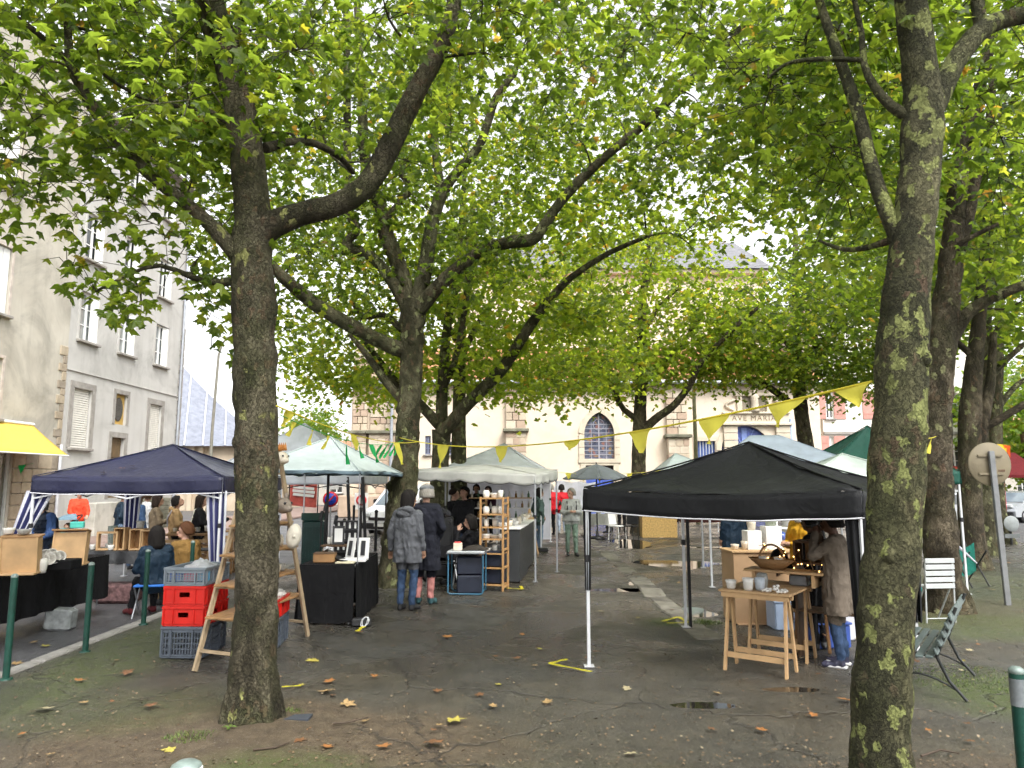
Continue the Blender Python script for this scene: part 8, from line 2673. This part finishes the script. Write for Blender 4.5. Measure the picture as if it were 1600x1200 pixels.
def build_bunting():
 YF = canvas("yellow_flag_cloth", (.80, .72, .10), .5, .7, .2)
 GF = canvas("green_flag_cloth", (.02, .38, .10), .3, .7, .2)
 CORD = M("pale_cord", (.6, .52, .1), .8)
 def line(label, P, Q, sag, flags, size, cordr=.006, seed=0, cordm=None):
  """flags: list of (t, width, height, swing, material)"""
  q = random.Random(seed)
  ctr = (P + Q) / 2
  t = thing("bunting", label, "bunting", ctr)
  f = lambda s: P.lerp(Q, s) - Vector((0, 0, sag * 4 * s * (1 - s))) - ctr
  MB().tube([f(k / 40) for k in range(41)], cordr, 5).build("cord", cordm or CORD, t)
  L = (Q - P).length
  for (s, w, h, sw, mt) in flags:
   if s > 1.5:        # given as the photo column it hangs at
    s = min((k / 400 for k in range(401)), key=lambda q_: abs(proj(f(q_) + ctr)[0] - s))
   a, b = f(max(0, s - w / L / 2)), f(min(1, s + w / L / 2))
   tipdir = Vector((sw[0], sw[1], -1)).normalized()
   c = (a + b) / 2 + tipdir * h
   sh = sw[2] if len(sw) > 2 else 0
   c += (b - a).normalized() * sh * w
   nrm = (b - a).cross(c - a).normalized()
   m = MB()
   ph = q.uniform(0, 6)
   def g(u, v):
    e = a.lerp(b, u).lerp(c, v)
    return e + nrm * (.025 * math.sin(3.4 * u + ph + 4 * v) * v ** .5)
   m.grid(g, 6, 6)
   m.build("flag", mt, t)
  return t
 # big yellow flags: patchy trunk -> forked trunk -> big trunk
 A = at(1362, 596, 4.15); B = at(625, 684, 13.3)
 fl = [(1335, .30, .16, (-.6, .0, -.4), YF), (1230, .34, .17, (-.3, .1, .1), YF), (1115, .36, .20, (-.1, .1, .1), YF), (1000, .34, .2, (-.1, .2, -.2), YF), (893, .36, .10, (-.2, .3, 0), YF), (783, .40, .2, (-.2, .2, -.2), YF), (692, .52, .36, (-.3, .2, -.3), YF)]
 line("string of large yellow pennants from the patchy trunk to the forked tree", A, B, .26, fl, .3, .008, 1, YF)
 A = at(655, 690, 13.2); B = at(432, 634, 5.75)
 fl = [(.30, .50, .34, (.2, .2, -.3), YF), (.66, .30, .18, (.2, .3, -.1), YF), (.955, .22, .15, (-.2, -.5, .1), YF)]
 line("yellow pennants strung from the forked tree to the big trunk", A, B, .12, fl, .3, .006, 2, YF)
 A = at(437, 648, 5.85); B = at(630, 688, 13.3)
 fl = [(.06, .10, .14, (-.4, -.3), YF), (.14, .10, .16, (-.1, -.3), YF), (.23, .12, .16, (-.4, 0), YF)] + [(.34, .10, .28, (.1, .1), GF), (.44, .14, .2, (.3, 0), GF), (.56, .34, .26, (.3, .1, .3), GF), (.68, .16, .2, (-.6, 0), GF), (.76, .18, .26, (-.6, 0), GF), (.83, .18, .28, (-.6, 0), GF), (.89, .16, .26, (-.5, 0), GF), (.94, .14, .26, (-.4, 0), GF)]
 line("thin line of small yellow and green pennants over the pale blue canopy", A, B, .15, fl, .2, .004, 3, GF)
 A = at(828, 733, 23); B = at(1075, 728, 26)
 fl = [(.03 + .095 * k, .24, .30, (.1 * (k % 3 - 1), 0), YF if k != 9 else GF) for k in range(10)]
 line("far line of small yellow pennants across the church front", A, B, .22, fl, .2, .006, 4)
 A = at(-20, 728, 22.3); B = at(52, 724, 22.6)
 fl = [(.2, .22, .3, (0, 0), GF), (.45, .22, .3, (.1, 0), GF), (.75, .22, .3, (0, 0), GF)]
 line("green pennants hanging under the yellow awning", A, B, .05, fl, .2, .005, 5, GF)
 A = at(1400, 672, 4.6); B = at(1462, 682, 10.3)
 line("last yellow pennant between the patchy trunk and the brown trunk", A, B, .04, [(.80, .30, .2, (-.3, 0, -.3), YF)], .2, .006, 6, YF)
build_bunting()

def build_litter():
 """fallen leaves, paint marks, twigs, grass"""
 def lm(n, c):
  return M(n, c, .55, .35, 9, .3, 40)
 FM = [lm("fallen_leaf_orange", (.27, .115, .035)), lm("fallen_leaf_brown", (.15, .07, .03)), lm("fallen_leaf_tan", (.29, .19, .085)), lm("fallen_leaf_yellow", (.36, .30, .06)), lm("fallen_leaf_pale", (.33, .28, .17))]
 meshes = []
 for k in range(10):
  q = random.Random(k)
  T = T_NEAR.copy()
  cx = q.uniform(.2, .9)
  T[:, 2] = .03 + .16 * cx * (T[:, 1] ** 2) * 2 + .13 * q.uniform(0, 1) * (T[:, 0] - .4) ** 2 + np.array([q.uniform(-.02, .05) for _ in range(len(T))])
  meshes.append(np_mesh("fallen_leaf", T - np.array([.4, 0, 0]), F_NEAR, FM[k % 5]))
 def leaf(x, y, s, k, label, group=None, z=0.004):
  o = inst("fallen_leaf", meshes[k % 10], None, (x, y, z), (rnd.uniform(-.15, .15), rnd.uniform(-.15, .15), rnd.uniform(0, 6.28)), (s, s, s))
  return tag(o, label, "leaf", group)
 special = [(455, 262 + 0, 0)]
 named = [(713, 1130, .22, 3, "largest tan leaf on the asphalt in the middle foreground"), (855, 1101, .16, 2, "tan leaf lying right of the middle, above the large one"), (507, 1085, .20, 2, "ragged tan leaf on the earth right of the big trunk"), (545, 1105, .19, 2, "flat tan leaf below the ragged one, right of the big trunk"), (515, 1068, .17, 0, "orange leaf near the yellow paint marks and big trunk"), (487, 1036, .2, 3, "yellow-green leaf on the wet asphalt near the ladder foot"), (67, 1112, .22, 4, "pale star-shaped leaf at the edge of the moss"), (125, 1067, .15, 0, "bright orange-tan leaf on the moss before the second bollard"), (198, 1055, .2, 1, "brown-orange leaf near the crate stack"), (700, 998, .2, 0, "deep orange leaf pair in the middle of the asphalt"), (235, 1107, .18, 1, "reddish leaf on the bare earth left of the big trunk"), (1320, 1098, .17, 0, "crumpled orange leaf beside the patchy trunk"), (1190, 1145, .14, 0, "orange leaf below the narrow puddle near the patchy trunk"), (680, 1166, .22, 1, "broken brown leaf low in the picture"), (600, 1172, .16, 0, "curled orange leaf on the earth below the big trunk"), (510, 1172, .14, 0, "upright orange leaf right of the grass tuft"), (470, 1162, .14, 1, "small dark orange leaf right of the grass tuft"), (985, 1183, .14, 4, "pale leaf near the bottom edge, centre"), (750, 1090, .13, 1, "small brown leaf in the centre foreground"), (770, 1107, .12, 2, "small tan leaf right of the centre foreground")]
 for px, py, s, k, lab in named:
  g = gnd(px, py)
  leaf(g.x, g.y, s * .68, k, lab, None, .022)
 rr = random.Random(77)
 for k, (px, py, d) in enumerate(((190, 737, 12.15), (206, 738, 12.25), (160, 749, 11.95))):
  p = at(px, py, d)
  leaf(p.x, d, .1, k, "%s orange leaf stuck to the navy tent roof" % ORD[k], None, 1.92 + (d - 11.75) * .37 - .005)
 n = 0
 while n < 95:
  px, py = rr.uniform(0, 1600), 1195 - 340 * rr.random() ** .8
  g = gnd(px, py)
  if g.x < -4.6 or g.x > 14 or g.y > 26: continue
  if (g.x + 1.95) ** 2 + (g.y - 5.7) ** 2 < .12 or (g.x - 2.0) ** 2 + (g.y - 4) ** 2 < .1: continue
  leaf(g.x, g.y, rr.uniform(.045, .095), rr.randrange(10), "small fallen plane leaf scattered on the ground", "small fallen leaves scattered on the ground", .02)
  n += 1
 for k in range(9):
  px, py = rr.uniform(20, 220), rr.uniform(985, 1060)
  g = gnd(px, py, ROAD_Z)
  if g.x < -5.1: leaf(g.x, g.y, rr.uniform(.08, .14), k, "fallen plane leaf on the road surface", "fallen leaves on the road", ROAD_Z + .01)
 # leaf crumbs and grit, too small to count
 V, F_ = [], []
 cnt = 3600
 T = T_FAR
 P = []
 while len(P) < cnt:
  px, py = rr.uniform(0, 1600), 1200 - 370 * rr.random() ** 1.4
  g = gnd(px, py)
  if g.x < -4.7 or g.x > 15 or g.y > 34: continue
  P.append((g.x, g.y, .022))
 P = np.array(P)
 sz = npr.uniform(.005, .022, cnt) * (1 + P[:, 1] * .03)
 ang = npr.uniform(0, 6.28, cnt)
 tip = np.stack([np.cos(ang), np.sin(ang), npr.normal(0, .2, cnt)], 1)
 nr = np.stack([npr.normal(0, .3, cnt), npr.normal(0, .3, cnt), np.ones(cnt)], 1)
 nr -= tip * (nr * tip).sum(1)[:, None]
 nr /= np.linalg.norm(nr, axis=1)[:, None]
 sd_ = np.cross(nr, tip)
 VV = P[:, None] + sz[:, None, None] * (T[None, :, 0:1] * tip[:, None] + T[None, :, 1:2] * sd_[:, None] + T[None, :, 2:3] * nr[:, None])
 FF = (np.arange(cnt) * len(T))[:, None, None] + F_FAR[None]
 b = NB("leaf_crumbs")
 rv = b.n("NewGeometry").outputs["Random Per Island"]
 CR = b.surf(b.bsdf(b.ramp(rv, [(0, (.05, .033, .018)), (.4, (.11, .07, .035)), (.85, (.16, .11, .065)), (1, (.26, .21, .14))]), .8))
 tag(inst("leaf_crumbs", np_mesh("leaf_crumbs", VV.reshape(-1, 3), FF.reshape(-1, 3), CR)), "leaf crumbs and grit strewn over the asphalt", "litter", None, "stuff")
 # sprayed yellow pitch marks
 yp = NB("sprayed_yellow_paint")
 v = yp.pos()
 mk = yp.ramp(yp.noise(v, 70, 4, .7), [(.36, 0.0), (.5, 1.0)])
 yb = yp.bsdf((.55, .47, .01), .7)
 YP = yp.surf(yp.n("MixShader", {0: mk, 1: yp.n("BsdfTransparent").outputs[0], 2: yb}).outputs[0])
 def mark(label, pts, w):
  P_ = [gnd(a, b_) for a, b_ in pts]
  m = MB()
  for i in range(len(P_) - 1):
   a, c = P_[i], P_[i + 1]
   d = (c - a).normalized()
   s = Vector((-d.y, d.x, 0)) * w / 2
   n_ = 10
   m.grid(lambda u, v_: a.lerp(c, u) + s * (2 * v_ - 1) * (1 + .25 * math.sin(u * 9)) + Vector((.006 * math.sin(u * 13), 0, .028 + .0005 * i)), n_, 1)
  tag(m.build("paint_mark", YP), label, "paint mark", "sprayed yellow pitch marks")
 mark("yellow angle sprayed on the asphalt by the front leg of the black canopy", [(886, 1034), (858, 1041), (924, 1054)], .045)
 mark("yellow strokes sprayed at the rear leg of the black canopy", [(1035, 974), (1060, 967), (1075, 976), (1042, 977)], .05)
 mark("yellow strokes sprayed by the weight of the pale blue canopy", [(520, 972), (552, 970), (525, 976), (548, 975)], .04)
 mark("yellow dash sprayed below the rope-tied weight", [(568, 982), (558, 990)], .05)
 mark("yellow line sprayed at the foot of the pine rack", [(790, 921), (816, 923), (814, 918)], .05)
 mark("faint yellow stroke on the earth right of the big trunk", [(440, 1078), (470, 1076)], .03)
 # twigs
 TW = M("dead_twig", (.06, .042, .028), .8)
 for k, (pts, lab) in enumerate((([(395, 1180), (430, 1176), (452, 1168)], "thin dead twig on the bare earth below the big trunk"), ([(735, 951), (750, 952), (762, 951)], "dark stick lying before the camping table"), ([(520, 1138), (545, 1136), (575, 1128)], "thin root-like twig right of the big trunk"), ([(1440, 1190), (1470, 1180), (1500, 1186)], "twig on the ground right of the patchy trunk"))):
  tag(MB().tube([gnd(a, b_) + Vector((0, 0, .035)) for a, b_ in pts], [.008, .007, .004], 6).build("twig", TW), lab, "twig")
 p = gnd(462, 1130)
 tag(MB().prism([(-.09, -.05), (.1, -.06), (.12, .05), (-.02, .04)], 0, .02).build("stone_chip", M("dark_slate_chip", (.04, .045, .055), .6), None, (p.x, p.y, .03), (.08, 0, .1)), "flat dark slate chip on the earth at the foot of the big trunk", "stone")
 # grass tufts
 def grass(name, cx, cy, rx, ry, n, h, label):
  q = np.random.default_rng(n)
  a = q.uniform(0, 6.28, n); r = np.sqrt(q.uniform(0, 1, n))
  x, y = cx + rx * r * np.cos(a), cy + ry * r * np.sin(a)
  hh = h * q.uniform(.4, 1.2, n) * (1.1 - r * .6)
  an = q.uniform(0, 6.28, n)
  dx, dy = np.cos(an), np.sin(an)
  w = .0035
  lean = q.uniform(.1, .9, n) * hh
  base = np.stack([x, y, np.full(n, .01)], 1)
  s = np.stack([-dy, dx, np.zeros(n)], 1) * w
  mid = base + np.stack([dx * lean * .3, dy * lean * .3, hh * .6], 1)
  tip = base + np.stack([dx * lean, dy * lean, hh], 1)
  VV = np.stack([base - s, base + s, mid - s * .7, mid + s * .7, tip], 1)
  FF = (np.arange(n) * 5)[:, None, None] + np.array([(0, 1, 3), (0, 3, 2), (2, 3, 4)])[None]
  tag(inst(name, np_mesh(name, VV.reshape(-1, 3), FF.reshape(-1, 3), GR)), label, "grass", None, "stuff")
 b = NB("short_grass")
 rv = b.n("NewGeometry").outputs["Random Per Island"]
 GR = b.surf(b.bsdf(b.ramp(rv, [(0, (.035, .065, .01)), (.6, (.08, .13, .018)), (1, (.16, .18, .04))]), .6))
 g = gnd(310, 1158); grass("grass_tuft", g.x, g.y, .26, .13, 700, .06, "bright green grass tuft on the earth before the big trunk")
 g = gnd(445, 1118); grass("grass_tuft", g.x, g.y, .18, .10, 350, .05, "olive grass at the right foot of the big trunk")
 g = gnd(1515, 1060); grass("moss_grass", g.x, g.y, .7, .55, 1500, .022, "low mossy grass around the bench")
 g = gnd(1085, 975); grass("grass_tuft", g.x + .12, g.y, .25, .12, 260, .06, "weeds at the edge of the pale puddle")
 p = gnd(358, 1152)
 t = thing("seedling", "small green seedling with a pair of leaves on the bare earth", "plant", (p.x, p.y, .02))
 MB().tube([(0, 0, 0), (0, 0, .06)], .003, 5).build("stem", GR, t)
 for k in range(4):
  a = k * 1.6
  MB().add([(0, 0, .05), (.03 * math.cos(a - .5), .03 * math.sin(a - .5), .06), (.06 * math.cos(a), .06 * math.sin(a), .05), (.03 * math.cos(a + .5), .03 * math.sin(a + .5), .06)], [(0, 1, 2, 3)]).build("leaf", GR, t)
build_litter()

def build_background():
 """houses and trees that close the view beyond the square"""
 LIME = leaf_material("far_foliage", [(0, (.06, .11, .015)), (.4, (.10, .16, .02)), (.8, (.15, .20, .03)), (.95, (.20, .2, .04)), (1, (.2, .15, .03))], (2.8, 2.8, 1.8), .5)
 def far_tree(label, x, y, h, r, seed):
  q = np.random.default_rng(seed)
  t = thing("far_tree", label, "tree", (x, y, ROAD_Z))
  MB().tube([(0, 0, 0), (.1, 0, h * .35), (0, .1, h * .6)], [.25, .2, .1], 10, True, True, .1, seed).build("trunk", DARKWOOD, t)
  n = 2600
  cl = q.normal(size=(70, 3)); cl /= np.linalg.norm(cl, axis=1)[:, None]
  cl = cl * q.uniform(.3, 1, 70)[:, None] ** .6 * np.array([r, r, h * .36]) + np.array([0, 0, h * .64])
  P = cl[q.integers(0, 70, n)] + q.normal(size=(n, 3)) * .55
  P = P[P[:, 2] > 1.2]
  V, F_, _ = leaf_arrays(P, q.uniform(.25, .42, len(P)), False)
  inst("crown", np_mesh("crown", V, F_, LIME), t)["kind"] = "stuff"
 far_tree("bright green tree beyond the square, right of the white house", at(1600, 700, 42).x, 42, 8.5, 3.6, 1)
 far_tree("tall tree behind the row of cars at the picture's right edge", at(1680, 700, 48).x, 48, 11, 4.5, 2)
 far_tree("green tree closing the street past the far car", at(1560, 700, 62).x, 62, 12, 5.0, 3)
 far_tree("tree in the side street between the hall and the church", at(478, 700, 70).x, 70, 9, 4.0, 4)
 PLF = streak_plaster("far_house_render", (.50, .46, .40), (.60, .56, .50), (.36, .33, .28), .3)
 def far_house(label, x0, x1, y, h, roofm):
  t = thing("far_house", label, "house", (x0, y, ROAD_Z))
  W = x1 - x0
  holes = []
  k = max(2, int(W / 3))
  for i in range(k):
   for z in (1.0, 4.0):
    if z + 1.6 < h:
     xc = W * (i + .5) / k
     holes.append((xc - .5, xc + .5, z, z + 1.6))
  m = facade(W, h, holes); body_box(m, W, h, 8)
  m.build("wall", PLF, t)
  for (a, b_, c, d) in holes:
   casement(t, a, b_, c, d)
  MB().add([(-.2, -.3, h), (W + .2, -.3, h), (W + .2, 4, h + 2.4), (-.2, 4, h + 2.4), (W + .2, 8.3, h), (-.2, 8.3, h)], [(0, 1, 2, 3), (3, 2, 4, 5), (0, 3, 5), (1, 4, 2)]).build("roof", roofm, t)
 RT = M("far_tile_roof", (.34, .17, .10), .8, .2, 2)
 far_house("low far house across the street beyond the blue canopy", at(425, 750, 62).x, at(560, 750, 62).x, 62, 3.2, RT)
 far_house("far house at the end of the street on the picture's right", at(1570, 750, 70).x, at(1900, 750, 70).x, 70, 6.0, RT)
 far_house("far house closing the street behind the beige hall", at(150, 750, 75).x, at(420, 750, 75).x, 75, 3.4, RT)
 far_house("far row house at the street's right-hand end", at(1750, 750, 50).x, at(2300, 750, 50).x, 50, 7.0, RT)
build_background()
